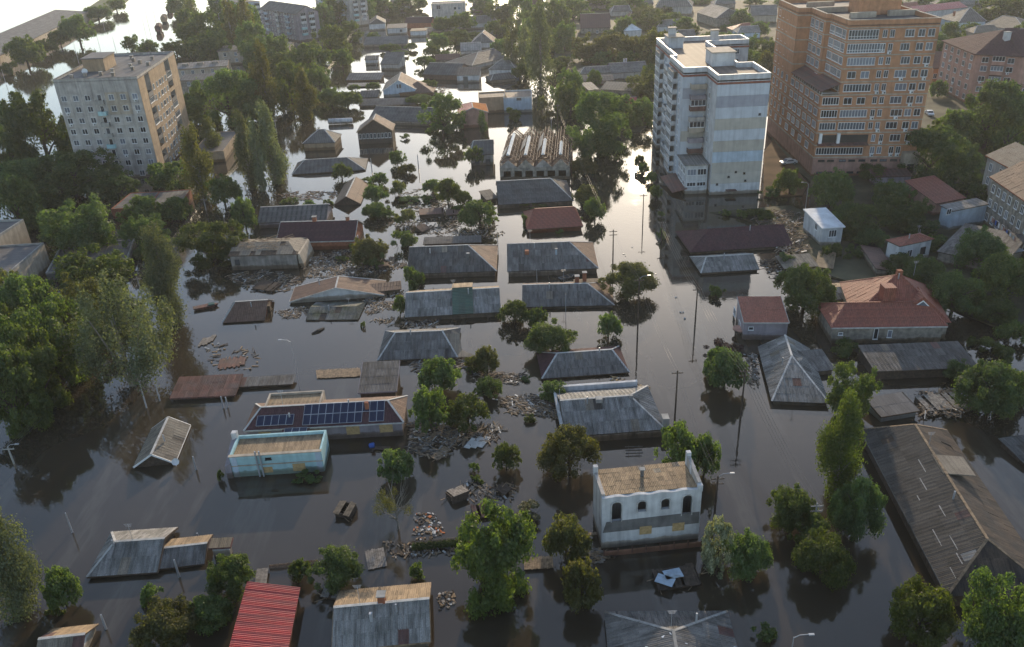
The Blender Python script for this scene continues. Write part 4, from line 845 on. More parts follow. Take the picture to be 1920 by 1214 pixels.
m = MB(); m.box((97.6, 192.9, 3.2), (3.6, 1.9, 6.6)); o = m.obj('entrance_porch', MT['cream'], TB); m = MB(); m.box((97.6, 191.93, 2.6), (1.6, .06, 2.4)); m.obj('door', MT['dark'], o)
# pink apartment house
TP = thing('apartment_house', 'pink apartment house with purple hip roof and white chimneys at the right edge', 'apartment house', (166, 275, 0), 'residential towers', short='the pink apartment house')
PK = [(147.6, 262), (158, 255.5), (185, 252), (189, 280), (150, 288)]; wall_poly(TP, PK, -1, 15.6, 'pink')
def cone_roof(root, pts, z, ap, mat, cap=True):
    rf = MB(); n = len(pts); c = V((sum(p[0] for p in pts) / n, sum(p[1] for p in pts) / n, 0)); q = [V((c.x + (p[0] - c.x) * 1.04, c.y + (p[1] - c.y) * 1.04, z)) for p in pts]; th = V((0, 0, -.15)); ridge = [V((*a, z + ap[0][2] - 0)) if False else V((a[0], a[1], a[2])) for a in ap]
    ro = None; slopes = []
    for i in range(n):
        a, b = q[i], q[(i + 1) % n]; mid = (a + b) / 2; k = min(range(len(ridge)), key=lambda j: (ridge[j] - a).length); l = min(range(len(ridge)), key=lambda j: (ridge[j] - b).length)
        s_ = [a, b, ridge[k]] if k == l else [a, b, ridge[l], ridge[k]]; rf.hexa([p + th for p in s_], s_); slopes.append((s_, b - a))
    ro = rf.obj('roof', MT['wood_dark'], root)
    for s_, e in slopes: cover(ro, s_, e, MT[mat], single=False)
    return ro
prf = cone_roof(TP, PK, 15.6, [(160, 272, 21), (178, 268, 21)], 'purple')
for x, y in ((158, 266), (165, 271), (172, 274)): chimney(prf, V((x, y, 18.6)), 1.6, 2.6, 'white')
for (a, b, us) in ((PK[4], PK[0], [3, 8, 13, 18, 23]), (PK[0], PK[1], [2.5, 6, 9.5]), (PK[1], PK[2], [3, 7, 11.5, 16, 20, 24])):
    window_row(TP, a, V((b[0] - a[0], b[1] - a[1], 0)), [1.4, 4.5, 7.6, 10.7, 13.3], us, 1.8, 1.6, 2, ac=.1)
for z in (7.0, 10.1, 13.0):
    balcony(TP, (152.8, 258.7, z), (10.4, -6.5, 0), 3.4, 1.2, True, 'pink', 'purple'); balcony(TP, (170, 253.9, z), (27, -3.5, 0), 4.0, 1.3, True, 'cream', 'purple')
# old stained apartment house at the right edge
A_ = P(1861, 332, 10); B_ = P(1922, 374, 10); e_ = (B_ - A_); e_.z = 0; e_ = e_ * 2.2
TO = thing('apartment_house', 'old stained three storey apartment house with brown roof, cut by the right edge', 'apartment house', (A_ + e_ / 2 + V((8, 8, 0))).xy.to_3d(), 'residential towers', short='the old apartment house')
def gable_block(root, A, e, D, z, rz, wall, roofm, base=-1, overh=.4, wz=(), wus=(), endw=(), single=False, rim='wood'):
    A = V((A.x, A.y, 0)); L = e.length; X = e.normalized(); N_ = V((-X.y, X.x, 0)); pt = lambda u, d, zz: A + X * u + N_ * d + V((0, 0, zz))
    w = MB(); w.hexa([pt(0, 0, base), pt(L, 0, base), pt(L, D, base), pt(0, D, base)], [pt(0, 0, z), pt(L, 0, z), pt(L, D, z), pt(0, D, z)])
    for u in (0, L - .3): w.hexa([pt(u, .02, z), pt(u, D - .02, z), pt(u, D / 2, rz - .1)], [pt(u + .3, .02, z), pt(u + .3, D - .02, z), pt(u + .3, D / 2, rz - .1)])
    w.obj('wall', MT[wall], root); rf = MB(); h = overh; sl = (rz - z) / (D / 2); th = V((0, 0, -.14)); S1 = [pt(-h, -h, z - h * sl + .12), pt(L + h, -h, z - h * sl + .12), pt(L + h, D / 2, rz + .12), pt(-h, D / 2, rz + .12)]; S2 = [pt(L + h, D + h, z - h * sl + .12), pt(-h, D + h, z - h * sl + .12), pt(-h, D / 2, rz + .12), pt(L + h, D / 2, rz + .12)]
    for s_ in (S1, S2): rf.hexa([p + th for p in s_], s_)
    ro = rf.obj('roof', MT['wood_dark'], root); cover(ro, S1, X, MT[roofm], single=single); cover(ro, S2, -X, MT[roofm], single=single)
    m = MB(); m.bar(S1[0] - V((0, 0, .06)), S1[1] - V((0, 0, .06)), .12, .22); m.obj('gutter', MT[rim], root)
    for zz in wz:
        for u in wus: add_window(root, pt(u, -.03, zz), X, 1.2, 1.6, 2)
        for d in endw: add_window(root, pt(-.03, d, zz), -N_, 1.2, 1.6, 2)
    return pt, ro
gable_block(TO, A_, e_, 11, 10, 13, 'stone', 'brown', wz=(1.2, 4.2, 7.2), wus=(1.6, 4, 6.4, 8.8, 11.5, 14, 17, 20), endw=(2.5, 5.5, 8.5), rim='brick', single=True)
A2 = P(1853, 292, 10.5); B2 = P(1902, 318, 10.5); e2 = B2 - A2; e2.z = 0
TO2 = thing('apartment_house', 'grey rear wing of the old apartment house with a low brown roof', 'apartment house', (A2 + e2 + V((6, 6, 0))).xy.to_3d(), 'residential towers', short='the grey rear wing')
gable_block(TO2, A2, e2 * 2.0, 11, 10.5, 13, 'greywall', 'slate_dark', wz=(1.5, 4.7, 7.7), wus=(2, 6, 9, 13), endw=(3, 7), rim='brick')
# five storey houses at the top left
for nm, A3, B3, D3, z3, rz3, wl, rfm, lab, sh in (
    ('a', V((-134, 498, 0)), V((-106.5, 463.5, 0)), 13, 14, 17.5, 'lilac', 'slate', 'five storey apartment house with gabled slate roof and green balconies among trees', 'the gabled apartment house'),
    ('b', V((-112, 545, 0)), V((-86, 512, 0)), 12, 16, 16.5, 'greywall', 'bitumen', 'pale blue grey flat topped apartment house at the top edge left of the water street', 'the flat topped apartment house'),
    ('c', V((-178, 556, 0)), V((-150, 520, 0)), 11, 15, 15.5, 'bluewall', 'slate', 'narrow pale apartment house showing one wall strip between the top left trees', 'the narrow apartment house')):
    t_ = thing('apartment_house', lab, 'apartment house', (A3 + B3) / 2 + V((5, 5, 0)), 'residential towers', short=sh)
    e3 = B3 - A3; pt, ro = gable_block(t_, A3, e3, D3, z3, rz3, wl, rfm, wz=(0.8, 3.7, 6.6, 9.5, 12.2)[:4 if nm == 'c' else 5], wus=[2 + 3.4 * i for i in range(int(e3.length / 3.4))])
    N_ = V((-e3.normalized().y, e3.normalized().x, 0))
    for z in (3.2, 6.1, 9.0, 11.8):
        for d in (3.5, 8.5): balcony(t_, pt(e3.length + .02, d, z), N_, 3.0, 1.1, True, 'turq' if z < 9 and d < 5 else 'white', 'concrete_dark')
        for u in (8, 22, 34):
            if u < e3.length - 2: balcony(t_, pt(u, -.05, z), e3, 3.2, 1.1, True, 'bluewall' if u != 22 else 'white', 'concrete_dark')
# terraces of low houses left of the water street
def lowblock(label, short, a, b, z, D, wall, roof, wus, wz=(1.2, 3.9), rz=1.2, dormers=()):
    A, B = P(*a, z), P(*b, z); e = B - A; e.z = 0; t = thing('apartment_house', label, 'apartment house', (A + B).xy.to_3d() / 2 + V((0, D / 2, 0)), 'low apartment terraces', short=short)
    pt, ro = gable_block(t, A, e, D, z, z + rz, wall, roof, wz=wz, wus=wus)
    for u in dormers:
        m = MB(); c = pt(u, D * .3, z + rz * .62 + .35); m.box(c, (2.6, 1.8, 1.1), math.atan2(e.y, e.x)); m.obj('dormer', MT['stone'], ro)
lowblock('low pale terrace with a slate roof and roof vents right behind the grey panel tower', 'the low pale terrace', (332, 131), (425, 124), 6.2, 15, 'cream', 'slate', [2, 6, 10, 14, 18], dormers=(3, 9, 15))
lowblock('upper low terrace with slate roof and red balcony rails among trees', 'the upper low terrace', (408, 97), (541, 90), 6.2, 15, 'cream', 'slate', [3, 8, 13, 18, 23, 28], dormers=(3, 11, 20, 29))
lowblock('nearest low terrace roof beside the grey panel tower', 'the nearest low terrace', (338, 152), (420, 148), 6.0, 12, 'stone', 'slate', [3, 7, 11], dormers=())
# flat roofed blocks
def F(label, short, a, b, z, D, wall='greywall', roof='bitumen', **k):
    k.setdefault('group', 'flat roofed buildings'); return flat(label, short, P(*a, z), P(*b, z), D, z, wall, roof, **k)
F('turquoise rendered building with a sunlit flat tan roof and boarded windows', 'the turquoise building', (429, 856), (602, 845), 3.3, 4.6, 'turq', 'tan', par=0.55, single=True, parmat='turq',
  wins=[('F', 502, 881, 1.3, .85, 'board'), ('F', 561, 876, 1.6, 1.15, 'board'), ('F', 503, 860, .75, .3, 'dark', 1)])
r_, pt, L, D, z, X, Nn, ro = flat.last
m = MB(); m.bar(pt(-.02, -.06, 1.75), pt(L + .02, -.06, 1.75), .1, .14); m.bar(pt(-.05, -.08, 3.36), pt(L + .05, -.08, 3.36), .5, .1); m.obj('cornice', MT['cream'], r_)
for u in (3.4, 3.9): m = MB(); m.tube([pt(u, -.2, -.4), pt(u, -.2, 3.9)], .11, 8); m.obj('flue_pipe', MT['steel'], r_)
for u0, u1 in ((.15, .85), (L - .85, L - .15)): m = MB(); m.hexa([pt(u0, -.07, -.5), pt(u1, -.07, -.5), pt(u1, .02, -.5), pt(u0, .02, -.5)], [pt(u0, -.07, 3.2), pt(u1, -.07, 3.2), pt(u1, .02, 3.2), pt(u0, .02, 3.2)]); m.obj('corner_pilaster', MT['bluewall'], r_)
m = MB(); m.hexa([pt(-.75, -.2, -.5), pt(.0, -.2, -.5), pt(0, D, -.5), pt(-.75, D, -.5)], [pt(-.75, -.2, 1.9), pt(0, -.2, 2.3), pt(0, D, 3.6), pt(-.75, D, 3.2)]); m.obj('side_buttress', MT['lilac'], r_)
m = MB(); m.box(pt(-.2, D - .4, 3.6), (.7, .7, 1.1)); m.obj('parapet_post', MT['white'], r_)
F('windowless pale grey hall with a flat dark roof at the left edge, the taller one', 'the taller pale hall', (-90, 497), (44, 411), 7.5, 22, 'cream', 'bitumen', par=.5, parmat='concrete')
F('lower pale grey hall with a flat dark roof in front of the taller hall', 'the lower pale hall', (-60, 576), (82, 455), 5.5, 11, 'cream', 'bitumen', par=.45, parmat='concrete')
F('long low flat roof with a concrete rim, half hidden by the left trees', 'the long low flat roof', (85, 512), (236, 492), 2.2, 14, 'concrete_dark', 'bitumen', par=.4, parmat='concrete')
F('beige flat roofed garage building in the middle of the far water', 'the beige garage', (899, 184), (950, 181), 5.2, 9, 'tanwall', 'bitumen_warm', par=.5)
F('white and blue flat roofed house beside the beige garage', 'the white and blue house', (944, 184), (997, 182), 5.0, 12, 'bluewall', 'bitumen_warm', par=.5, parmat='white', wins=[('F', 973, 186, 1.6, .8, 'dark')])
F('two storey grey concrete block at the top edge beside the water street', 'the grey concrete block', (808, 8), (872, 5), 9.5, 12, 'greywall', 'bitumen', par=.5, wins=[('F', 822, 14, 2.4, 2.4), ('F', 853, 16, 1.6, 1.6), ('F', 861, 16, 1.6, 1.6)])
F('low tan walled garage row beside the grey panel tower', 'the tan garage row', (419, 283), (447, 245), 3.2, 9, 'tanwall', 'bitumen', par=.3)
H('pale stained house with a torn tan roof and bare boards near the debris field', 'the torn roofed house', ((427, 481), (557, 477), (440, 457), (541, 452)), 3.2, 12, 'slate_warm', 'dirtywall', miss=.22, caps=False, depth=9, wins=[('F', 445, 492, .9, 1.1, 'dark', 1)])
r_, pt, L, D, so, zr, ze, X, Nn, ro = H.last; z = 3.2
m = MB()
for k in range(46): u, d = rnd.uniform(.3, L * .75), rnd.uniform(1, D - 1); a = pt(u, d, ze + .25 + (zr - ze) * (1 - abs(d - so) / so)); m.bar(a, a + V((rnd.uniform(-2.4, 2.4), rnd.uniform(-1, 1), rnd.uniform(.1, .5))), .16, .06)
o = m.obj('loose_boards', MT['wood'], r_); o['kind'] = 'stuff'
m = MB(); m.hexa([pt(L - .05, .5, 1), pt(L + 1.2, .5, -.5), pt(L + 1.2, D - .5, -.5), pt(L - .05, D - .5, 1)], [pt(L - .05, .5, 3.2), pt(L + .3, .5, 3), pt(L + .3, D - .5, 3), pt(L - .05, D - .5, 3.2)]); m.obj('leaning_slab', MT['cream'], r_)
F('small house roof half buried in leaves below the grey panel tower', 'the leafy roof', (208, 392), (272, 389), 2.6, 12, 'brick', 'slate_dark', par=.2)
F('second low slate roof half buried in leaves below the grey panel tower', 'the second leafy roof', (275, 389), (338, 384), 2.8, 12, 'brick', 'slate_dark', par=.2)
F('cream flat roofed block directly behind the solar panel house ridge', 'the cream block', (493, 768), (599, 762), 3.6, 4.2, 'cream', 'tan', par=.4)
H('flat roof covered with pale blue white film below the old apartment house', 'the film covered roof', ((1868, 482), (1922, 471), (1850, 455), (1898, 441)), 2.2, 5, 'felt_white', 'stone', mono=1, caps=False, cat='shed', name='shed')
# warehouse across the open water and its wagons
H('very long grey streaked warehouse roof across the open water at the top left', 'the long warehouse', ((-90, 150), (166, 22), (-140, 115), (130, 12)), 6, 7, 'slate', 'cream', mono=1, caps=False, cat='warehouse', name='warehouse', group='flat roofed buildings', cw=3, ch=6, over=.2)
# white two storey house front without its rear
A_, B_ = P(1128, 1029), P(1309, 1010); e_ = B_ - A_; L = e_.length; X = e_.normalized(); N_ = V((-X.y, X.x, 0)); pt = lambda u, d, z: A_ + X * u + N_ * d + V((0, 0, z))
TH = thing('house', 'white two storey house with arched windows and a tan tile roof behind a wavy parapet', 'house', pt(L / 2, 3.5, 0), GRP, short='the white arched house')
zt, D = 7.3, 5.0
def arch_wall():
    """front wall with four arched openings cut through it"""
    ops = [(1.6, 3.7, 6.1, .58), (4.4, 4.7, 5.95, .52), (7.0, 4.7, 5.95, .52), (9.45, 3.6, 6.1, .58)]
    m = MB(); T = .4
    def prism(poly): m.hexa([pt(u, 0, z) for u, z in poly], [pt(u, T, z) for u, z in poly])
    prism([(0, -1), (L, -1), (L, 3.6), (0, 3.6)]); xs = 0
    for u, z0, z1, r in ops:
        prism([(xs, 3.6), (u - r, 3.6), (u - r, 6.75), (xs, 6.75)])
        if z0 > 3.62: prism([(u - r, 3.6), (u + r, 3.6), (u + r, z0), (u - r, z0)])
        n = 8
        for k in range(n):
            a0, a1 = math.pi - math.pi * k / n, math.pi - math.pi * (k + 1) / n; p0, p1 = (u + r * math.cos(a0), z1 - r * .2 + r * math.sin(a0) * .8), (u + r * math.cos(a1), z1 - r * .2 + r * math.sin(a1) * .8)
            prism([p0, p1, (p1[0], 6.75), (p0[0], 6.75)])
        xs = u + r
    prism([(xs, 3.6), (L, 3.6), (L, 6.75), (xs, 6.75)])
    N2 = 44
    for k in range(N2):
        f = lambda u: 7.05 + .07 * math.sin(u * 2.5 + 4.0) * (1 if u > 1 else .4)
        u0, u1 = L * k / N2, L * (k + 1) / N2; prism([(u0, 6.75), (u1, 6.75), (u1, f(u1)), (u0, f(u0))])
    w = m.obj('front_wall', MT['white'], TH)
    for u, z0, z1, r in ops:
        f = MB(); n = 8; q = [(u - r, z0)] + [(u + r * math.cos(math.pi - math.pi * k / n), z1 - r * .2 + r * .8 * math.sin(math.pi - math.pi * k / n)) for k in range(n + 1)] + [(u + r, z0)]
        for a, b in zip(q, q[1:]): f.bar(pt(a[0], -.03, a[1]), pt(b[0], -.03, b[1]), .1, .16)
        f.obj('window_surround', MT['cap'], w)
    return w
fw = arch_wall()
m = MB(); m.hexa([pt(0, .4, -1), pt(.4, .4, -1), pt(.4, D, -1), pt(0, D, -1)], [pt(0, .4, 7.3), pt(.4, .4, 7.3), pt(.4, D, 7.0), pt(0, D, 7.0)]); m.hexa([pt(L - .4, .4, -1), pt(L, .4, -1), pt(L, D, -1), pt(L - .4, D, -1)], [pt(L - .4, .4, 7.7), pt(L, .4, 7.7), pt(L, D, 8.2), pt(L - .4, D, 8.2)]); m.hexa([pt(.4, D - .3, -1), pt(L - .4, D - .3, -1), pt(L - .4, D, -1), pt(.4, D, -1)], [pt(.4, D - .3, 6.6), pt(L - .4, D - .3, 6.6), pt(L - .4, D, 6.6), pt(.4, D, 6.6)]); m.hexa([pt(.4, 3, 0), pt(L - .4, 3, 0), pt(L - .4, 3.2, 0), pt(.4, 3.2, 0)], [pt(.4, 3, 6.4), pt(L - .4, 3, 6.4), pt(L - .4, 3.2, 6.4), pt(.4, 3.2, 6.4)]); m.obj('wall', MT['greywall'], TH)
m = MB(); s_ = [pt(.42, .41, 6.95), pt(L - .42, .41, 6.95), pt(L - .42, D + .3, 6.7), pt(.42, D + .3, 6.7)]; m.hexa([p - V((0, 0, .12)) for p in s_], s_); ro = m.obj('roof', MT['wood_dark'], TH); cover(ro, s_, X, MT['tan'], name='roof_tile', cw=.8, ch=.8, t=.05)
chimney(TH, pt(5.2, 3.4, 6.9), .35, .9, 'concrete_dark', True)
for u, d, h in ((.2, D - .2, .5), (L - .2, D - .3, 1.3), (L - .2, D * .6, .6), (L - .2, .2, .25)): m = MB(); m.box(pt(u, d, 7.0 + h / 2), (.5, .5, h + .6), math.atan2(X.y, X.x)); m.obj('parapet_post', MT['white'], TH)
m = MB(); m.hexa([pt(.1, -.07, 2.3), pt(L - .1, -.07, 2.3), pt(L - .1, -.002, 2.3), pt(.1, -.002, 2.3)], [pt(.5, -.06, 3.75), pt(L - .1, -.06, 3.9), pt(L - .1, -.002, 3.9), pt(.5, -.002, 3.75)]); m.obj('dark_plinth_band', MT['concrete_dark'], TH)
for u in (4.9, 8.6): add_window(TH, pt(u, -.08, 1.55), X, 1.35, 1.1, 2, 'board')
m = MB(); 
for k in range(7): m.hexa([pt(L * k / 7 + .08, -1.3, -.5), pt(L * (k + 1) / 7 - .08, -1.3, -.5), pt(L * (k + 1) / 7 - .08, -1.22, -.5), pt(L * k / 7 + .08, -1.22, -.5)], [pt(L * k / 7 + .08, -1.3, .72), pt(L * (k + 1) / 7 - .08, -1.3, .72), pt(L * (k + 1) / 7 - .08, -1.22, .72), pt(L * k / 7 + .08, -1.22, .72)])
FE = thing('fence', 'pinkish brown metal panel fence along the foot of the white arched house', 'fence', pt(L / 2, -1.2, 0), short=None)
for k in range(7):
    m = MB(); m.hexa([pt(L * k / 7 + .08, -1.3, -.5), pt(L * (k + 1) / 7 - .08, -1.3, -.5), pt(L * (k + 1) / 7 - .08, -1.24, -.5), pt(L * k / 7 + .08, -1.24, -.5)], [pt(L * k / 7 + .08, -1.3, .72), pt(L * (k + 1) / 7 - .08, -1.3, .72), pt(L * (k + 1) / 7 - .08, -1.24, .72), pt(L * k / 7 + .08, -1.24, .72)]); m.obj('fence_panel', MT['pink'], FE)
for k in range(8): m = MB(); m.bar(pt(L * k / 7, -1.27, -.5), pt(L * k / 7, -1.27, 1.0), .14); m.obj('fence_post', MT['iron'], FE)
# bare steel roof frame
A_, B_ = P(938, 338), P(1068, 336); e_ = B_ - A_; L = e_.length; X = e_.normalized(); N_ = V((-X.y, X.x, 0)); pt2 = lambda u, d, z: A_ + X * u + N_ * d + V((0, 0, z))
BF = thing('building_shell', 'unfinished building with bare rusty roof frame and white sheet strips', 'building shell', pt2(L / 2, 14, 0), GRP, short='the bare roof frame')
D = 30; m = MB()
def bx2(m, u0, u1, d0, d1, z0, z1): m.hexa([pt2(u0, d0, z0), pt2(u1, d0, z0), pt2(u1, d1, z0), pt2(u0, d1, z0)], [pt2(u0, d0, z1), pt2(u1, d0, z1), pt2(u1, d1, z1), pt2(u0, d1, z1)])
bx2(m, 0, L, 0, .4, -1, .7); bx2(m, 0, L, 0, .4, 2.3, 3.2); bx2(m, 0, .4, .4, D, -1, 3.2); bx2(m, L - .4, L, .4, D, -1, 3.2); bx2(m, .4, L - .4, D - .4, D, -1, 3.2)
for k in range(7): bx2(m, k * (L - .9) / 6, k * (L - .9) / 6 + .9, 0, .4, .7, 2.3)
m.obj('wall', MT['stone'], BF); m = MB(); bx2(m, .4, L - .4, .4, D - .4, 2.9, 3.1); m.obj('floor_deck', MT['brown'], BF)
for b in range(4):
    u0, u1 = L * b / 4, L * (b + 1) / 4; um = (u0 + u1) / 2
    if b < 3 or True:
        m = MB(); m.hexa([pt2(u0 + .1, .1, 3.2), pt2(u1 - .1, .1, 3.2), pt2(um, .1, 5.2)], [pt2(u0 + .1, .25, 3.2), pt2(u1 - .1, .25, 3.2), pt2(um, .25, 5.2)]); m.obj('gable_wall', MT['stone' if b % 2 else 'dirtywall'], BF)
    for d in [1.2 + 1.4 * i for i in range(20)]:
        if rnd.random() < .2: continue
        jx = rnd.uniform(-.35, .35); d += rnd.uniform(-.3, .3)
        m2 = MB(); m2.bar(pt2(u0, d, 4.3), pt2(um + jx, d, 6.6 - abs(jx)), .16, .22); m2.bar(pt2(um + jx, d, 6.6 - abs(jx)), pt2(u1, d, 4.3), .16, .22); m2.bar(pt2(u0, d, 4.3), pt2(u1, d, 4.3), .12, .16); m2.bar(pt2(u0, d, 3.1), pt2(u0, d, 4.3), .14); m2.obj('roof_truss', MT['iron'], BF)
    m = MB(); 
    for t in (.2, .5, .8): m.bar(pt2(u0 + (um - u0) * t, .6, 4.42 + 2.3 * t), pt2(u0 + (um - u0) * t, D - 1, 4.42 + 2.3 * t), .1); m.bar(pt2(u1 + (um - u1) * t, .6, 4.42 + 2.3 * t), pt2(u1 + (um - u1) * t, D - 1, 4.42 + 2.3 * t), .1)
    m.obj('purlins', MT['iron'], BF)
    m = MB(); m.hexa([pt2(um - .42, .3, 6.35), pt2(um + .42, .3, 6.35), pt2(um + .42, D - 9 - 3 * b, 6.35), pt2(um - .42, D - 9 - 3 * b, 6.35)], [pt2(um - .42, .3, 6.45), pt2(um, .3, 6.85), pt2(um, D - 9 - 3 * b, 6.85), pt2(um - .42, D - 9 - 3 * b, 6.45)]); m.obj('ridge_sheet', MT['felt_white'], BF)
MT['pale_sheet'] = M_simple('cream_roof_sheet', (0.55, 0.47, 0.38), .6, .2)
for b, d0, d1 in ((0, 3, 9), (1, 9, 19), (2, 9, 22)):
    u0 = L * b / 4; um = u0 + L / 8; s_ = [pt2(u0 + .2, d0, 4.6), pt2(um - .7, d0, 6.5), pt2(um - .7, d1, 6.5), pt2(u0 + .2, d1, 4.6)]; m = MB(); m.hexa(s_, [p + V((0, 0, .06)) for p in s_]); m.obj('roof_sheet', MT['pale_sheet'], BF)
m = MB()
for k in range(9): d = 1 + k * 3.4; m.bar(pt2(L + .4, d, -.5), pt2(L + .4, d, 5.6), .12); m.bar(pt2(L + .4, d, 3.2), pt2(L + .4, d + 3.4, 5.4), .09)
m.bar(pt2(L + .4, 1, 5.5), pt2(L + .4, D, 5.5), .14); m.bar(pt2(L + .4, 1, 3.2), pt2(L + .4, D, 3.2), .14); m.obj('side_lattice', MT['iron'], BF)
# extras on single houses
r_, pt, L, D, so, zr, ze, X, Nn, ro = HS
sl = math.atan2(zr - ze, so); up = (Nn * math.cos(sl) + V((0, 0, math.sin(sl)))); nn = X.cross(up)
pm = MB(); pm.hexa([(0, 0, 0), (.97, 0, 0), (.97, 1.6, 0), (0, 1.6, 0)], [(0, 0, .045), (.97, 0, .045), (.97, 1.6, .045), (0, 1.6, .045)]); pfm = MB()
for a, b in (((0, 0), (.97, 0)), ((.97, 0), (.97, 1.6)), ((.97, 1.6), (0, 1.6)), ((0, 1.6), (0, 0))): pfm.bar((a[0], a[1], .03), (b[0], b[1], .03), .045, .06)
pmm, pfmm = pm.mesh('solar_panel', MT['solar'], V((0, 0, 0))), pfm.mesh('panel_frame', MT['steel'])
def solar_at(u, s_): 
    M = Matrix((X, up, nn)).transposed().to_4x4(); M.translation = pt(0, 0, ze) + X * u + up * s_ + nn * .13; o = inst('solar_panel', pmm, ro, M); inst('panel_frame', pfmm, ro if False else o, M) if False else inst('panel_frame', pfmm, ro, M)
for i in range(11): solar_at(7.9 + i * 1.0, 2.03)
for i in range(11):
    if i not in (8,): solar_at(7.9 + i * 1.0, .38)
for i in range(5): solar_at(1.6 + i * 1.0, .6)
for i in range(3): solar_at(4.9 + i * 1.0, -.05) if i == 9 else None
m = MB(); m.box(pt(16.5, 2.3, ze + 1.2), (.5, .5, 1.9)); m.obj('chimney', MT['brick'], ro); m = MB(); m.tube([pt(6.0, 1.6, ze + .5), pt(6.0, 1.6, ze + 1.5)], .12); m.obj('vent_pipe', MT['steel'], ro)
# porch roof in front of the solar panel house, carrying three more panels
s_ = [pt(5.2, -1.7, 2.0), pt(8.9, -1.7, 2.0), pt(8.9, .2, 2.36), pt(5.2, .2, 2.36)]; m = MB(); m.hexa([p - V((0, 0, .1)) for p in s_], s_); pr = m.obj('porch_roof', MT['purple'], r_)
u2 = (s_[3] - s_[0]).normalized(); n2 = X.cross(u2)
for i in range(3): M = Matrix((X, u2, n2)).transposed().to_4x4(); M.translation = s_[0] + X * (.4 + i * 1.0) + u2 * .15 + n2 * .06; inst('solar_panel', pmm, pr, M); inst('panel_frame', pfmm, pr, M)
r_, pt, L, D, so, zr, ze, X, Nn, ro = HG
s0 = [pt(8.3, -.15, ze + .12), pt(11.9, -.15, ze + .12), pt(11.9, so, zr + .45), pt(8.3, so, zr + .45)]; s1 = [pt(11.9, 2 * so * .8, zr - .2), pt(8.3, 2 * so * .8, zr - .2), pt(8.3, so, zr + .45), pt(11.9, so, zr + .45)]
m = MB(); m.hexa([p - V((0, 0, .12)) for p in s0], s0); m.hexa([p - V((0, 0, .12)) for p in s1], s1); go = m.obj('raised_roof', MT['wood_dark'], r_); cover(go, s0, X, MT['green'], cw=1.15, ch=6); cover(go, s1, -X, MT['tan'], cw=1.15, ch=6)  # rear of the green section coloured tan as painted sunlight
r_, pt, L, D, so, zr, ze, X, Nn, ro = HF
m = MB(); s_ = [pt(L - 2.4, so * .9, zr - .25), pt(L - .1, .1, ze + .08), pt(L + 3.2, .5, ze - .25), pt(L + .6, 2.0, ze + .3), pt(L + .2, so, zr - .6)]; m.hexa([p - V((0, 0, .1)) for p in s_], s_); m.obj('flared_roof_edge', MT['slate_warm'], r_)
r_, pt, L, D, so, zr, ze, X, Nn, ro = HP
for d, z in ((D + .2, ze + .9),): m = MB(); m.bar(pt(-.3, d, ze + .45), pt(L - 1.5, d, ze + .45), .5, .9); m.obj('back_parapet', MT['white'], r_)
m = MB(); m.bar(pt(-.2, -.2, ze + .3), pt(-.2, D, ze + .35), .35, .8); m.obj('side_parapet', MT['white'], r_); m = MB(); m.box(pt(L + .2, 1.2, 1.0), (.9, 1.3, 3.2)); m.obj('gate_pillar', MT['concrete'], r_)
r_, pt, L, D, so, zr, ze, X, Nn, ro = HTG
dish(r_, pt(-.5, -.3, .9), (.4, -1, .4), .5)
r_, pt, L, D, so, zr, ze, X, Nn, ro = HTH
for i in range(9): add_window(r_, pt(-.02 + over_ if False else .28, 1.0 + i * (D - 2) / 8, 1.6), -Nn, .8, 1.5, 1)
r_, pt, L, D, so, zr, ze, X, Nn, ro = HWG
for s in (-.5, .5): add_window(r_, pt(.27, D / 2 + s, 3.0), -Nn, .6, 1.3, 1, 'dark')
r_, pt, L, D, so, zr, ze, X, Nn, ro = HPY
chimney(ro, pt(L * .36, D * .22, ze + 2.2), 1.9, 2.4, 'red_tile', False); chimney(ro, pt(L * .52, D * .52, zr - .5), .8, 1.3, 'brick', False)
c = pt(L * .72, D * .17, ze + 1.5); m = MB(); m.hexa([c + X * -2.2 - Nn * .4, c + X * 2.2 - Nn * .4, c - Nn * .4 + V((0, 0, 1.9))], [c + X * -2.2 + Nn * 3.5, c + X * 2.2 + Nn * 3.5, c + Nn * 3.5 + V((0, 0, 1.9))]); g = m.obj('gable_dormer', MT['red_tile'], ro)
m = MB(); m.hexa([c + X * -1.2 - Nn * .5 + V((0, 0, .2)), c + X * 1.2 - Nn * .5 + V((0, 0, .2)), c - Nn * .5 + V((0, 0, 1.3))], [c + X * -1.2 - Nn * .4 + V((0, 0, .2)), c + X * 1.2 - Nn * .4 + V((0, 0, .2)), c - Nn * .4 + V((0, 0, 1.3))]); m.obj('gable_window', MT['frame'], g); m = MB(); m.hexa([c + X * -.85 - Nn * .53 + V((0, 0, .3)), c + X * .85 - Nn * .53 + V((0, 0, .3)), c - Nn * .53 + V((0, 0, 1.1))], [c + X * -.85 - Nn * .45 + V((0, 0, .3)), c + X * .85 - Nn * .45 + V((0, 0, .3)), c - Nn * .45 + V((0, 0, 1.1))]); m.obj('gable_pane', MT['glass'], g)
r_, pt, L, D, so, zr, ze, X, Nn, ro = HRS
m = MB(); m.tube([pt(-.1, 2.0, .9), pt(-.1, 2.0, 1.1)], 1.1, 16); m.obj('round_balcony', MT['pink'], r_)
r_, pt, L, D, so, zr, ze, X, Nn, ro = HLB
for u, s_ in ((12, .55), (14.5, .35), (17, .6), (20, .3), (21.5, .5), (24, .45), (25.5, .25), (9, .7)):
    m = MB(); a = pt(u, so * s_, ze + (zr - ze) * s_ + .09); m.bar(a, a + X * rnd.uniform(.8, 2.6), .12, .03); m.obj('pale_patch', MT['cap'], ro)
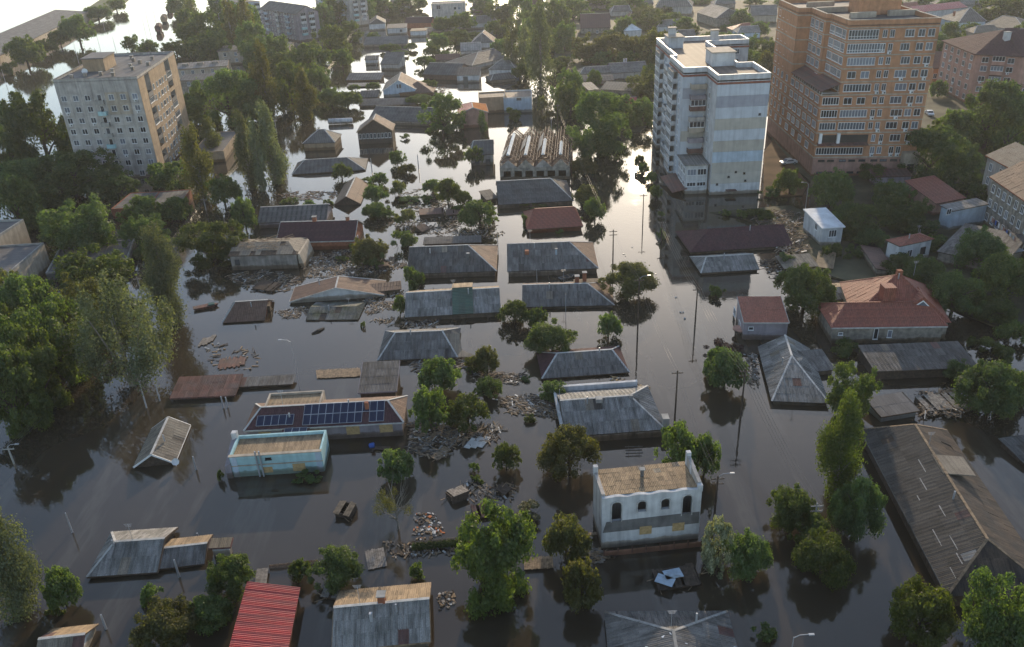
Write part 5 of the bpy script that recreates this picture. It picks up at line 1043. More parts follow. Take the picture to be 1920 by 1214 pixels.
m = MB(); a = pt(9, so * .95, zr - .1); m.hexa([a, a + X * 3.6, a + X * 3.6 + Nn * 3.6 + V((0, 0, -.3)), a + Nn * 3.6 + V((0, 0, -.3))], [p + V((0, 0, .15)) for p in (a, a + X * 3.6, a + X * 3.6 + Nn * 3.6 + V((0, 0, -.3)), a + Nn * 3.6 + V((0, 0, -.3)))]); m.obj('side_dormer', MT['slate_warm'], ro)
r_, pt, L, D, so, zr, ze, X, Nn, ro = HBR
m = MB()
for k in range(16): u, d = rnd.uniform(L - 9, L - 4.6), rnd.uniform(0, D); q = pt(u, d, ze + .1 + (zr - ze) * (1 - abs(d - so) / so)); m.box(q, (rnd.uniform(.2, .7), rnd.uniform(.06, .2), .04), rnd.uniform(0, 3))
o = m.obj('torn_strips', MT['felt_white'], ro); o['kind'] = 'stuff'
cl_ = thing('clothes_line', 'line of coloured laundry strung along the old apartment house wall', 'laundry', P(1880, 425, 4), None); m = MB(); qa, qb = P(1858, 405, 4.2), P(1906, 446, 4.2); m.bar(qa, qb, .04); m.obj('line', MT['wire'], cl_)
for k in range(16):
    q = qa + (qb - qa) * (k + .5) / 16; m = MB(); m.box(q - V((0, 0, .5)), (.62, .04, rnd.uniform(.6, 1.1)), math.atan2((qb - qa).y, (qb - qa).x)); m.obj('garment', MT[['foam', 'pink', 'rust', 'blue', 'dark', 'frame', 'cream'][k % 7]], cl_)
# small far houses along the top
def FH(x, y, w, roof, wall, lab, ze=3.2, k=.3):
    H('x', 'the ' + lab.split(' with')[0].split(' among')[0], ((x - w / 2, y + w * .022), (x + w / 2, y - w * .022), (x - w * .36, y - w * k + w * .016), (x + w * .36, y - w * k - w * .016)), ze, 25, roof, wall, single=False)
    H.last[0]['label'] = lab
for a in ((650, 12, 40, 'slate', 'cream', 'small grey roofed cream house at the top edge right of the flat topped block'), (748, 12, 42, 'slate_dark', 'white', 'dark slate cottage at the top edge above the purple roofed house'), (712, 20, 34, 'brown', 'stone', 'tiny brown roofed cottage above the pointed gable cottage'), (905, 12, 40, 'slate', 'white', 'grey hipped cottage at the top edge beside the concrete block'), (945, 22, 36, 'slate_dark', 'greywall', 'dark hipped cottage before the top of the bright street'), (1000, 12, 46, 'purple', 'greywall', 'maroon hipped cottage at the top edge right of the bright street'), (1040, 30, 40, 'slate_pale', 'stone', 'pale slate cottage among trees left of the brown house'), (1060, 8, 44, 'slate', 'white', 'grey slate cottage at the top edge above the brown house'), (1118, 10, 44, 'slate_dark', 'stone', 'dark slate bungalow at the top edge behind the brown house'), (1165, 22, 38, 'slate', 'greywall', 'grey gable bungalow behind the pale blue roofed house'), (1200, 32, 40, 'purple', 'stone', 'low maroon bungalow right of the pale blue roofed house'), (1205, 8, 42, 'slate', 'cream', 'grey bungalow at the top edge left of the second grey hip roof'), (1255, 50, 44, 'slate_pale', 'white', 'pale roofed bungalow just behind the white panel tower'), (1285, 68, 40, 'slate', 'greywall', 'grey bungalow hidden behind the white panel tower roof'), (1405, 62, 44, 'slate_pale', 'bluewall', 'pale bungalow with turquoise wall left of the orange brick tower'), (1360, 8, 40, 'slate', 'stone', 'grey bungalow at the top edge above the large grey slate house'), (1660, 10, 50, 'slate', 'white', 'grey hipped villa behind the orange brick tower roof'), (1705, 18, 44, 'red_tile', 'cream', 'red hipped villa right of the lift tower'), (1890, 22, 52, 'slate', 'white', 'grey hipped villa near the top right corner'), (1850, 62, 48, 'slate_warm', 'cream', 'warm grey villa behind the broad grey hip roof'), (1780, 62, 46, 'slate', 'greywall', 'grey villa between the brick tower and the pink apartment house'), (1740, 45, 44, 'slate_dark', 'stone', 'dark villa right behind the orange brick tower'), (1905, 95, 50, 'slate', 'white', 'grey villa at the right edge behind the pink apartments'), (1060, 70, 36, 'slate_pale', 'white', 'pale little house under trees right of the poplar street'), (1075, 168, 36, 'slate', 'stone', 'grey shed like house at the right bank of the bright street'), (1130, 108, 40, 'slate_dark', 'stone', 'dark roofed hut behind the chimney slate roof'), (1195, 108, 40, 'slate', 'greywall', 'grey roofed hut left of the white panel tower'), (1160, 210, 44, 'slate_dark', 'stone', 'dark sunk roof below the half torn down house')):
    FH(*a[:5], a[5])
FH(1180, 192, 30, 'red_metal', 'red_tile', 'low bright red roof beside the half torn down house', 1.5)
# land on the right and banks on the left
slab('ground', [(1010, -70), (1042, 110), (1082, 205), (1130, 240), (1200, 248), (1228, 215), (1440, 215), (1447, 262), (1470, 300), (1520, 340), (1520, 385), (1490, 440), (1480, 470), (1515, 505), (1600, 530), (1650, 545), (1745, 555), (1800, 585), (1900, 625), (2150, 640), (2300, 300), (2250, -90)], 0.3, MT['soil'])
slab('muddy_ground', [(1432, 285), (1450, 262), (1500, 325), (1515, 345), (1505, 365), (1432, 368)], 0.34, MT['mud'])
slab('grass_bank', [(60, 92), (100, 76), (150, 52), (190, 34), (235, 4), (250, -10), (205, -12), (160, 18), (120, 48), (70, 72)], 0.5, MT['verge'])
slab('debris_bank', [(1330, 398), (1400, 392), (1480, 385), (1520, 400), (1510, 440), (1440, 425), (1400, 412)], 0.15, MT['soil'])
# ---------------------------------------------------------------- trees and shrubs
def leaf_cloud(clumps, n, size, rr, zmin=-0.02, flat=0.5, droop=0.0):
    """leaf quads gathered in clumps; clumps: (centre, radii, weight)"""
    tot = sum(c[2] for c in clumps); v = []; f = []
    for c, r, w in clumps:
        for _ in range(max(1, int(n * w / tot))):
            d = V((rr.gauss(0, 1), rr.gauss(0, 1), rr.gauss(0, 1) + 0.35)); d.normalize()
            k = (0.45 + 0.55 * rr.random() ** 0.5) * (1 + 0.18 * rr.gauss(0, 1))
            p = V((c[0] + d.x * r[0] * k, c[1] + d.y * r[1] * k, c[2] + d.z * r[2] * k))
            if p.z < zmin: p.z = zmin + rr.random() * 0.06
            nrm = (d + V((rr.gauss(0, flat), rr.gauss(0, flat), rr.gauss(0, flat) + 0.25))).normalized()
            t = nrm.cross(V((rr.gauss(0, 1), rr.gauss(0, 1), rr.gauss(0, 1)))).normalized()
            if droop: t = (t + V((0, 0, -droop))).normalized()
            b = nrm.cross(t).normalized(); s = size * rr.uniform(0.6, 1.35); i = len(v)
            v += [p - t * s * .5, p + b * s * .36 + t * s * .08, p + t * s * .6, p - b * s * .36 + t * s * .05]; f.append((i, i + 1, i + 2, i + 3))
    return v, f
def proto_mesh(name, v, f, zdiv, mat):
    me = bpy.data.meshes.new(name); me.from_pydata([(p.x, p.y, p.z / zdiv) for p in v], [], f); me.materials.append(mat); me.update(); return me
def crown_spec(kind, seed):
    """clumps for a crown of unit radius; returns clumps, height"""
    rr = random.Random(seed); cl = []
    if kind == 'r':
        Hh = 1.5
        for i in range(34):
            a = rr.uniform(0, 6.283); e = rr.uniform(-0.25, 1.0); q = math.sqrt(max(0, 1 - min(1, abs(e)) ** 2)) * rr.uniform(.5, .9); s = rr.uniform(.16, .36)
            cl.append(((math.cos(a) * q, math.sin(a) * q, .55 + e * .62), (s, s, s * .85), s * s))
        cl.append(((0, 0, .6), (.55, .55, .5), .16))
        for i in range(12): a = rr.uniform(0, 6.283); e = rr.uniform(-.1, 1); q = math.sqrt(max(0, 1 - e * e)) * 1.02; cl.append(((math.cos(a) * q, math.sin(a) * q, .55 + e * .85), (.14, .14, .16), .022))
    elif kind == 't':
        Hh = 2.0
        for i in range(40):
            a = rr.uniform(0, 6.283); e = rr.uniform(-0.95, 1.0); q = math.sqrt(max(0.12, 1 - min(1, abs(e) * (1 if e > 0 else .8)) ** 2.2)) * rr.uniform(.45, .94); s = rr.uniform(.15, .33)
            cl.append(((math.cos(a) * q, math.sin(a) * q, 1.02 + e * (.78 if e > 0 else .84)), (s, s, s * .8), s * s))
        cl.append(((0, 0, 1.05), (.55, .55, .5), .14))
        for i in range(14): a = rr.uniform(0, 6.283); e = rr.uniform(-.4, 1); q = math.sqrt(max(0, 1 - e * e)) * 1.03; cl.append(((math.cos(a) * q, math.sin(a) * q, 1.02 + e * .95), (.13, .13, .17), .02))
    elif kind == 'p':
        Hh = 3.6
        for i in range(26):
            z = .35 + (Hh - .6) * (i / 25.0); w = (math.sin(min(1, (i + 2) / 11.0) * 1.57)) * (1 - .62 * max(0, (i - 12) / 13.0) ** 1.5); a = rr.uniform(0, 6.283); q = rr.uniform(.2, .62) * w
            cl.append(((math.cos(a) * q, math.sin(a) * q, z), (.34 * w + .08, .34 * w + .08, .44), (.3 * w + .06) ** 1.3))
    elif kind == 'w':
        Hh = 2.1
        for i in range(30):
            a = rr.uniform(0, 6.283); q = rr.uniform(.1, .9) ** .8; zt = (1.8 - .7 * q * q) * rr.uniform(.62, 1.1)
            z_ = rr.uniform(.0, .25); cl.append(((math.cos(a) * q * 1.0, math.sin(a) * q * 1.0, zt - .3 + z_), (.13, .13, .40), .13)); cl.append(((math.cos(a) * q * .8, math.sin(a) * q * .8, max(.55, zt - .75)), (.17, .17, .3), .1))
    elif kind == 's':
        Hh = 1.0
        for i in range(13):
            a = rr.uniform(0, 6.283); q = rr.uniform(.1, .85); s = rr.uniform(.14, .3)
            cl.append(((math.cos(a) * q, math.sin(a) * q, rr.uniform(.1, .8) * (1 - q * .5)), (s, s, s * .8), s * s))
    elif kind == 'b':
        Hh = 1.8
        for i in range(9):
            a = rr.uniform(0, 6.283); q = rr.uniform(.3, .8); s = rr.uniform(.15, .3); cl.append(((math.cos(a) * q, math.sin(a) * q, rr.uniform(.7, 1.5)), (s, s, s), s * s))
    return cl, Hh
def trunk_mesh(kind, seed, Hh, mat):
    rr = random.Random(seed + 100); m = MB(); h = {'r': .9, 't': 1.2, 'p': 3.0, 'w': .7, 's': .5, 'b': 1.2}[kind]; k = {'w': 5, 'b': 12, 's': 4}.get(kind, 6)
    r0 = {'w': .07, 's': .03, 'b': .045, 'p': .09}.get(kind, .075)
    if kind not in ('w', 's'): m.tube([(0, 0, -.35), (.02, .01, h * .4), (-.02, .03, h * .75), (.01, .0, h)], [r0, r0 * .8, r0 * .55, r0 * .3], 7)
    for i in range(k):
        a = rr.uniform(0, 6.283); l = rr.uniform(.45, .75) if kind != 'p' else .35; z0 = (rr.uniform(.25, .8) * h) if kind not in ('w', 's') else -.2; z1 = z0 + rr.uniform(.3, .6) if kind not in ('w',) else rr.uniform(1.0, 1.5)
        c, s = math.cos(a), math.sin(a); m.tube([(0, 0, z0), (c * l * .45, s * l * .45, (z0 + z1) / 2 + .02), (c * l, s * l, z1)], [r0 * .5, r0 * .34, r0 * .12], 5)
        if kind == 'b':
            for _ in range(4): b = a + rr.gauss(0, .7); m.tube([(c * l * .6, s * l * .6, z0 + (z1 - z0) * .6), (c * l * .6 + math.cos(b) * .4, s * l * .6 + math.sin(b) * .4, z1 + rr.uniform(0, .5))], [r0 * .22, r0 * .05], 4)
    for q in m.v: q.z /= Hh
    return m.mesh('trunk', mat)
_pr = {}
LODN = (23000, 8000, 2600); LODS = (0.062, 0.1, 0.155)
def proto(kind, leaf, var, lod):
    key = (kind, leaf, var, lod)
    if key not in _pr:
        cl, Hh = crown_spec(kind, var * 17 + ord(kind)); rr = random.Random(var * 5 + lod); f_ = {'s': .3, 'b': .14, 'p': .85, 'w': .8}.get(kind, 1.0)
        gk = (kind, var, lod)
        if gk not in _pr: _pr[gk] = leaf_cloud(cl, int(LODN[lod] * f_), LODS[lod] * {'p': .9, 'w': .62, 'b': .6}.get(kind, 1), rr, zmin=.0 if kind in 'rs' else .25, droop=.8 if kind in 'wp' else 0)
        v, f = _pr[gk]; _pr[key] = (proto_mesh('crown', v, f, Hh, LEAF[leaf]), Hh)
        tk = ('T', kind, var)
        if tk not in _pr: _pr[tk] = trunk_mesh(kind, var, Hh, MT['bark_pale'] if kind in 'wpb' else MT['bark'])
    return _pr[key][0], _pr[('T', kind, var)], _pr[key][1]
LF = dict(m='mid', b='bright', d='dark', g='grey', o='olive', u='plum', f='blossom')
NM = dict(r='bush', t='tree', p='poplar', w='willow', s='shrub', b='bare_tree')
LOOK = dict(m='green', b='bright green', d='dark green', g='silvery green', o='brownish green', u='plum coloured', f='white flowering')
SHP = dict(r='rounded bushy tree', t='broad leafy tree', p='tall slender poplar', w='big feathery many stemmed tree', s='loose low shrub', b='half dead tree with bare twigs')
TREES = []
def tree(x, yt, yb, w, kind='r', leaf='m', yaw=None, label=None, z0=0.0):
    s = ppm(x, yb); R = w / 2 / s; c = P(x, yb, z0) + V((0, R * (.55 if kind in 'rs' else .25), 0))
    lo, hi = 0.1, 40.0
    for _ in range(30):
        mid = (lo + hi) / 2
        if pj(c + V((0, 0, mid)))[1] > yt: lo = mid
        else: hi = mid
    h = max(lo * 1.03, R * .35); px = s * R
    lod = 0 if px > 42 else 1 if px > 22 else 2
    kind = 'r' if kind == 't' and lod == 2 else kind
    TREES.append(dict(x=x, c=c, R=R, h=h, kind=kind, leaf=LF[leaf], lf=leaf, lod=lod, label=label, z0=z0))
def T(kind, leaf, s):
    for q in s.split(';'):
        a = [float(k) for k in q.split(',')]; tree(*a[:4], kind, leaf)
T('p', 'g', '35,922,1165,118')
T('r', 'm', '118,1066,1150,62;627,1036,1108,90;433,1046,1132,92;390,1126,1190,78;563,1052,1092,42')
T('r', 'o', '305,1140,1225,112')
T('s', 'm', '285,1096,1140,52;100,1130,1160,44;785,1050,1085,38;1435,1168,1202,54;890,866,888,26;895,888,908,32;575,885,912,60;995,775,792,32')
T('s', 'b', '680,600,615,14;415,878,905,16;1080,1120,1135,44')
T('t', 'b', '930,944,1130,152'); T('r', 'm', '742,847,908,66;808,727,822,70;877,747,812,78;950,834,890,50;1040,717,758,54')
T('b', 'o', '745,912,1000,92'); T('r', 'b', '825,672,742,80;915,711,752,54')
T('r', 'o', '914,650,706,46;1070,808,905,102;1065,970,1064,82;1092,1055,1150,74'); T('s', 'o', '882,668,702,52')
T('t', 'b', '1270,790,900,80'); T('r', 'b', '1322,815,905,56'); T('t', 'f', '1345,975,1075,58'); T('r', 'b', '1398,1005,1092,92')
T('s', 'f', '990,945,985,82'); T('p', 'm', '1568,752,940,112'); T('r', 'd', '1610,900,1025,92'); T('r', 'm', '1485,918,1002,86;1525,970,1040,80;1548,1005,1100,102')
T('r', 'b', '1732,1100,1225,118'); T('t', 'm', '1868,1068,1240,134'); T('t', 'm', '1596,676,795,88'); T('r', 'd', '1362,655,738,76'); T('s', 'u', '1352,640,668,58;1388,645,672,50'); T('s', 'm', '1592,640,674,72')
T('r', 'd', '1340,655,700,30')
T('r', 'm', '1515,500,596,108'); T('r', 'd', '1870,684,790,120;1810,680,722,60'); T('s', 'm', '1900,690,760,80;1905,600,650,70;1860,625,668,80')
T('r', 'd', '1735,484,552,86;1795,512,605,100;1838,430,516,84;1870,560,610,90'); T('r', 'm', '1895,478,575,104'); T('s', 'd', '1560,445,492,54;1607,455,490,50')
T('t', 'd', '1622,385,452,84;1745,236,345,118;1700,365,432,92;1720,405,440,70'); T('r', 'b', '1484,315,372,54'); T('r', 'm', '1560,318,400,72;1680,338,395,70'); T('s', 'd', '1648,305,345,88')
T('t', 'd', '1850,152,285,118;1790,262,330,90;1815,320,372,64;1835,345,385,50'); T('t', 'm', '1795,205,285,84;1885,190,300,70;1760,222,275,46')
T('r', 'o', '1180,494,562,92;690,446,504,78'); T('r', 'm', '1038,606,672,88;1142,588,637,44;965,566,612,56;1008,578,616,40')
T('s', 'm', '778,490,546,62;747,430,470,74;700,460,505,50'); T('r', 'b', '750,552,592,24'); T('r', 'm', '900,378,428,66;840,334,388,46;870,358,388,30;812,336,366,34;706,380,412,46;705,346,386,46;710,325,352,36')
T('s', 'o', '760,390,426,52;745,336,370,50;760,306,332,46'); T('r', 'm', '745,282,312,32;640,306,342,40;578,375,402,28')
T('s', 'm', '985,395,425,22;1000,380,392,60;1050,430,440,20;880,388,400,60;760,372,386,60;540,372,384,40')
T('r', 'o', '1098,345,387,42;1095,294,332,46'); T('r', 'm', '1116,370,418,40;1200,290,318,20;1208,305,328,20;1222,322,344,22;1230,347,374,22'); T('s', 'o', '1018,175,215,34;1030,205,225,28')
T('t', 'm', '1125,170,290,112;1065,126,205,58;1070,150,222,56;1165,175,240,70;1205,182,235,60'); T('t', 'o', '1110,60,120,70;1150,62,125,70;1190,65,130,60;1230,52,135,70;1205,132,188,62')
T('p', 'g', '1015,14,165,58;985,52,140,34;962,45,140,44'); T('t', 'm', '830,177,250,76'); T('p', 'd', '905,212,250,26'); T('s', 'm', '965,195,228,50;890,268,315,40;690,330,345,30')
T('r', 'm', '800,150,170,40;790,178,198,56;820,60,98,40;812,84,108,34;795,105,128,38;730,82,98,40;745,95,108,40;640,78,102,36;700,155,170,30;665,158,172,24;620,165,200,50;650,172,206,54;830,30,62,34')
T('t', 'm', '855,55,85,50;930,38,70,40;945,70,110,44;870,20,60,44')
# left bank
T('w', 'g', '240,520,735,216'); T('p', 'g', '325,440,615,98'); T('t', 'm', '175,468,570,140;60,520,660,120;110,548,725,132;35,655,812,120;15,560,700,90;75,600,770,120')
T('t', 'o', '150,520,640,110;20,500,600,80'); T('t', 'm', '160,368,478,122;400,412,494,108;280,405,480,92'); T('r', 'm', '262,368,430,80;120,400,470,80;330,370,420,60;460,370,440,44;418,330,392,60')
T('t', 'd', '85,165,310,118;140,278,378,150;62,298,392,104;225,320,372,80'); T('t', 'm', '330,300,362,62;300,305,350,46'); T('p', 'o', '382,248,380,72;400,228,295,56'); T('p', 'g', '470,222,356,58;515,208,348,72;492,235,360,40')
T('p', 'o', '576,138,226,66;505,90,225,62'); T('t', 'm', '548,108,205,72;430,132,235,112;385,165,232,70;470,170,232,70;585,75,152,72;560,90,150,50;530,95,140,60;620,48,110,66;600,120,175,50;642,90,130,40')
T('t', 'd', '20,232,310,64;10,180,270,40;40,330,440,84'); T('r', 'm', '45,68,128,64;145,24,88,58;180,10,40,50;215,-2,24,40;75,75,105,50;110,55,90,40'); T('s', 'm', '20,112,140,50;250,60,96,44')
T('t', 'm', '356,16,78,50;365,42,104,70;280,74,108,36;330,74,106,50;395,20,100,70;415,55,118,70;452,-8,90,76;420,-14,48,56;345,-20,30,50;480,40,120,60;520,62,128,60'); T('p', 'o', '440,0,105,44;470,-10,100,40;365,-5,60,34')
T('t', 'd', '395,60,120,70;490,65,140,60'); T('t', 'm', '640,-15,50,60;680,-10,45,60;720,-15,30,60;655,40,80,50;700,-5,30,50;610,5,60,44;770,-15,22,60')
T('t', 'm', '900,-12,22,50;940,0,48,56;975,-10,50,50;1000,10,70,46;1040,-8,60,60;1075,-10,40,60;1060,40,100,50;990,30,95,40')
# right hand residential quarter
T('t', 'm', '1130,-15,20,60;1180,-12,26,70;1225,20,60,60;1280,30,62,44;1262,22,50,40;1330,60,75,30;1390,15,55,36;1360,60,90,50;1395,62,110,60;1430,70,130,50;1425,40,70,40;1290,50,70,50')
T('t', 'b', '1170,30,70,40;1295,45,62,30;1035,55,95,50;1400,90,150,50'); T('t', 'o', '1210,10,48,60;1255,-5,20,40;1440,95,160,40'); T('t', 'm', '1660,-6,30,60;1730,-14,12,50;1880,-10,40,80;1850,-5,25,40;1820,42,70,40;1780,40,95,46;1910,60,110,40;1750,60,100,50')
T('r', 'm', '1340,60,80,44;1370,45,60,34;1240,70,100,50;1150,55,75,40;1100,85,120,50;1135,95,130,44;1180,95,140,50;1220,120,160,40;1250,10,30,40;1320,-5,10,40;1475,-5,12,40;1115,130,165,30')
T('s', 'm', '1430,390,418,60;1395,395,410,40;1360,392,406,30;1240,425,450,22;1345,535,560,40'); T('r', 'd', '1560,395,440,44;1590,380,430,50;1670,375,420,60;1640,425,470,60;1700,480,525,70;1760,440,480,50'); T('s', 'd', '1450,350,372,50;1480,470,500,50;1540,510,545,70;1890,640,680,60')
T('p', 'd', '860,325,390,20') if False else None
T('t', 'm', '1870,95,150,60;1760,75,110,44;1905,140,200,60;1700,20,50,50;1780,-5,25,44;1930,40,90,60;1760,150,185,36;1800,120,150,30')
T('r', 'm', '1000,60,80,30;1040,110,140,40;1060,105,130,36;1215,85,112,40;1260,60,85,40;1380,75,98,36;1200,150,172,40;1100,20,36,36;1150,-2,12,40;1300,-6,8,40;1420,-5,12,40;870,70,85,30;890,60,74,30;770,80,95,24;700,60,78,24;960,90,112,30;975,120,150,28;835,95,108,24')
T('s', 'm', '665,455,475,40;720,395,415,44;800,365,380,40;860,385,402,40;925,395,412,30;615,372,388,30;1010,595,612,40;880,690,705,40;990,705,716,30;760,250,262,24;1085,405,420,26;1010,300,312,20;1240,395,408,16;640,480,492,30')
def place_trees():
    used = set(); lm = list(LAND)
    for t in sorted(TREES, key=lambda q: q['c'].y):
        near = sorted(lm, key=lambda q: (q[0] - t['c']).length)[:6]
        size = 'large' if t['h'] > 8.5 else 'small' if t['h'] < 3.2 else 'mid sized'
        cand = []
        for p, ph in near:
            d = t['c'] - p
            rel = ('right of' if d.x > 0 else 'left of') if abs(d.x) > abs(d.y) * .8 else ('behind' if d.y > 0 else 'in front of')
            cand.append('%s %s %s %s %s' % (size, LOOK[t['lf']], SHP[t['kind']], rel, ph))
        for a in near[:4]:
            for b in near[1:6]:
                if a[1] < b[1]: cand.append('%s %s between %s and %s' % (LOOK[t['lf']], SHP[t['kind']], a[1], b[1]))
        lab = t['label'] or next((c for c in cand if c not in used and 4 <= len(c.split()) <= 16), None)
        if lab is None:
            for o_ in ('taller', 'lower', 'wider', 'narrower', 'farther', 'nearer'):
                lab = o_ + ' ' + min(cand, key=lambda c: len(c.split()))
                if lab not in used: break
        used.add(lab)
        var = rnd.randrange({'r': 4, 't': 4, 'p': 3, 'w': 2, 's': 3, 'b': 2}[t['kind']]); crown, trunk, Hh = proto(t['kind'], t['leaf'], var, t['lod'])
        o = thing({'r': 'bushy_tree', 't': 'leafy_tree', 'p': 'poplar_tree', 'w': 'willow_tree', 's': 'shrub', 'b': 'bare_tree'}[t['kind']], lab, 'shrub' if t['kind'] == 's' else 'tree', t['c'], 'trees and shrubs standing in the floodwater')
        t['h'] *= 1.2 if t['kind'] == 'p' else 1.1 if t['kind'] == 't' else 1.0
        M = Matrix.Translation(t['c'] - V((0, 0, t['h'] * (.13 if t['kind'] in 'tp' else 0)))) @ Matrix.Rotation(rnd.uniform(0, 6.28), 4, 'Z') @ Matrix.Diagonal((t['R'] * rnd.uniform(.95, 1.08), t['R'] * rnd.uniform(.95, 1.08), t['h'], 1)) 
        inst('trunk', trunk, o, M); inst('crown', crown, o, M)
# ---------------------------------------------------------------- poles, wires, wreckage, vehicles
USED = set()
def autolabel(base, p, maxw=16):
    near = sorted(LAND, key=lambda q: (q[0] - p).length)[:8]
    for k in range(8):
        for q, ph in near[k:k + 1]:
            d = p - q; rel = ('right of' if d.x > 0 else 'left of') if abs(d.x) > abs(d.y) * .8 else ('behind' if d.y > 0 else 'in front of')
            s = '%s %s %s' % (base, rel, ph)
            if s not in USED and len(s.split()) <= maxw: USED.add(s); return s
    for a in near:
        for b in near:
            s = '%s between %s and %s' % (base, a[1], b[1])
            if a is not b and s not in USED and len(s.split()) <= maxw: USED.add(s); return s
    return base
def pole(bx, by, ty, kind='wood', lamp=None, arms=1, r=.14):
    b = P(bx, by); lo, hi = .2, 30
    for _ in range(26):
        md = (lo + hi) / 2
        if pj(b + V((0, 0, md)))[1] > ty: lo = md
        else: hi = md
    h = lo; t = thing({'wood': 'utility_pole', 'conc': 'utility_pole', 'post': 'post', 'lamp': 'street_lamp'}[kind], 'x', {'post': 'post', 'lamp': 'street lamp'}.get(kind, 'utility pole'), b, 'poles standing in the water')
    t['label'] = autolabel({'wood': 'dark wooden utility pole', 'conc': 'pale concrete utility pole', 'post': 'thin upright post', 'lamp': 'slim street lamp'}[kind] + (' with a lamp' if lamp and kind != 'lamp' else ''), b)
    m = MB(); m.tube([b + V((0, 0, -.6)), b + V((0, 0, h * .5)), b + V((0, 0, h))], [r, r * .85, r * .65], 7); m.obj('shaft', MT['wood_dark' if kind == 'wood' else 'concrete' if kind == 'conc' else 'steel'], t)
    if kind in ('wood', 'conc'):
        for k in range(arms):
            z = h - .4 - k * .7; m = MB(); m.bar(b + V((-.75, 0, z)), b + V((.75, 0, z)), .1, .1); a = m.obj('crossarm', MT['wood_dark' if kind == 'wood' else 'concrete'], t)
            m = MB()
            for x in (-.68, -.25, .25, .68): m.tube([b + V((x, 0, z + .05)), b + V((x, 0, z + .2))], .035, 6)
            m.obj('insulators', MT['concrete'], a)
    if lamp or kind == 'lamp':
        s = lamp or 1; m = MB(); m.tube([b + V((0, 0, h - .1)), b + V((s * .5, -.1, h + .35)), b + V((s * 1.3, -.2, h + .5))], .04, 5); a = m.obj('lamp_arm', MT['steel'], t); m = MB(); m.box(b + V((s * 1.5, -.22, h + .5)), (.5, .2, .12)); m.obj('lamp_head', MT['steel'], a)
    return b + V((0, 0, h - .15))
def wires(pts, n, label, sep=.42, sag=.9, r=.022):
    for k in range(len(pts) - 1):
        a, b = pts[k], pts[k + 1]; d = (b - a); s = V((-d.y, d.x, 0)).normalized(); t = thing('power_line', autolabel(label, (a + b) / 2 * V((1, 1, 0)) if False else V(((a.x + b.x) / 2, (a.y + b.y) / 2, 0))), 'power line', (a + b) / 2, 'overhead wires')
        for i in range(n):
            o = s * (i - (n - 1) / 2) * sep; m = MB(); m.tube([a + o + d * (j / 10) - V((0, 0, sag * 4 * (j / 10) * (1 - j / 10) + .03 * i)) for j in range(11)], r, 4); m.obj('wire', MT['wire'], t)
q1 = [pole(30, 879, 838, 'conc', 1), pole(150, 716, 684, 'conc', 1), pole(268, 562, 520, 'conc'), pole(388, 402, 372, 'conc'), pole(520, 255, 225, 'conc'), pole(612, 165, 140, 'conc'), pole(690, 40, 14, 'conc')]
wires(q1, 4, 'four sagging lit wires of the left street line', r=.017)
q2 = [pole(1240, 452, 415, 'wood'), pole(1303, 612, 540, 'wood'), pole(1388, 787, 692, 'wood', None, 2), pole(1523, 1000, 944, 'conc', None, 2)]
wires(q2, 4, 'four long wires of the right street line', r=.016)
q3 = [pole(1046, 256, 196, 'wood'), pole(1072, 305, 258, 'wood', None, 2), pole(1149, 497, 431, 'wood', None, 2), pole(1195, 633, 522, 'wood', 1), pole(1264, 806, 695, 'wood'), pole(1339, 972, 893, 'wood', 1, 2)]
wires(q3, 2, 'pair of thin wires of the middle street line', r=.011)
for a in ((1205, 421, 364, 'wood', None, 1, .12), (562, 730, 641, 'lamp', -1, 0, .055), (336, 1082, 1050, 'post'), (199, 1180, 1153, 'post'), (368, 881, 856, 'post'), (419, 765, 744, 'post'), (427, 764, 745, 'post'), (371, 1006, 1000, 'post'), (136, 999, 962, 'post', None, 0, .1), (1481, 1240, 1195, 'lamp', 1, 0, .06),
          (785, 317, 290, 'post'), (698, 325, 297, 'post'), (1061, 605, 552, 'post', None, 0, .05), (1050, 795, 730, 'post', None, 0, .05), (148, 119, 80, 'post', None, 0, .1), (190, 101, 66, 'post', None, 0, .1), (218, 98, 69, 'post', None, 0, .1), (278, 46, 6, 'post', None, 0, .12), (293, 46, 0, 'post', None, 0, .12), (270, 50, 28, 'post', None, 0, .1), (247, 84, 52, 'post', None, 0, .1), (196, 55, 42, 'post', None, 0, .1), (12, 160, 130, 'post', None, 0, .1), (1510, 392, 345, 'lamp', -1, 0, .07), (1718, 470, 430, 'post', None, 0, .05), (275, 765, 715, 'post', None, 0, .12), (300, 752, 722, 'post', None, 0, .12), (1007, 535, 505, 'post', None, 0, .06), (934, 470, 440, 'post', None, 0, .06), (1083, 320, 285, 'post', None, 0, .08), (1034, 250, 220, 'post', None, 0, .1), (706, 125, 100, 'post', None, 0, .1)):
    pole(*a)
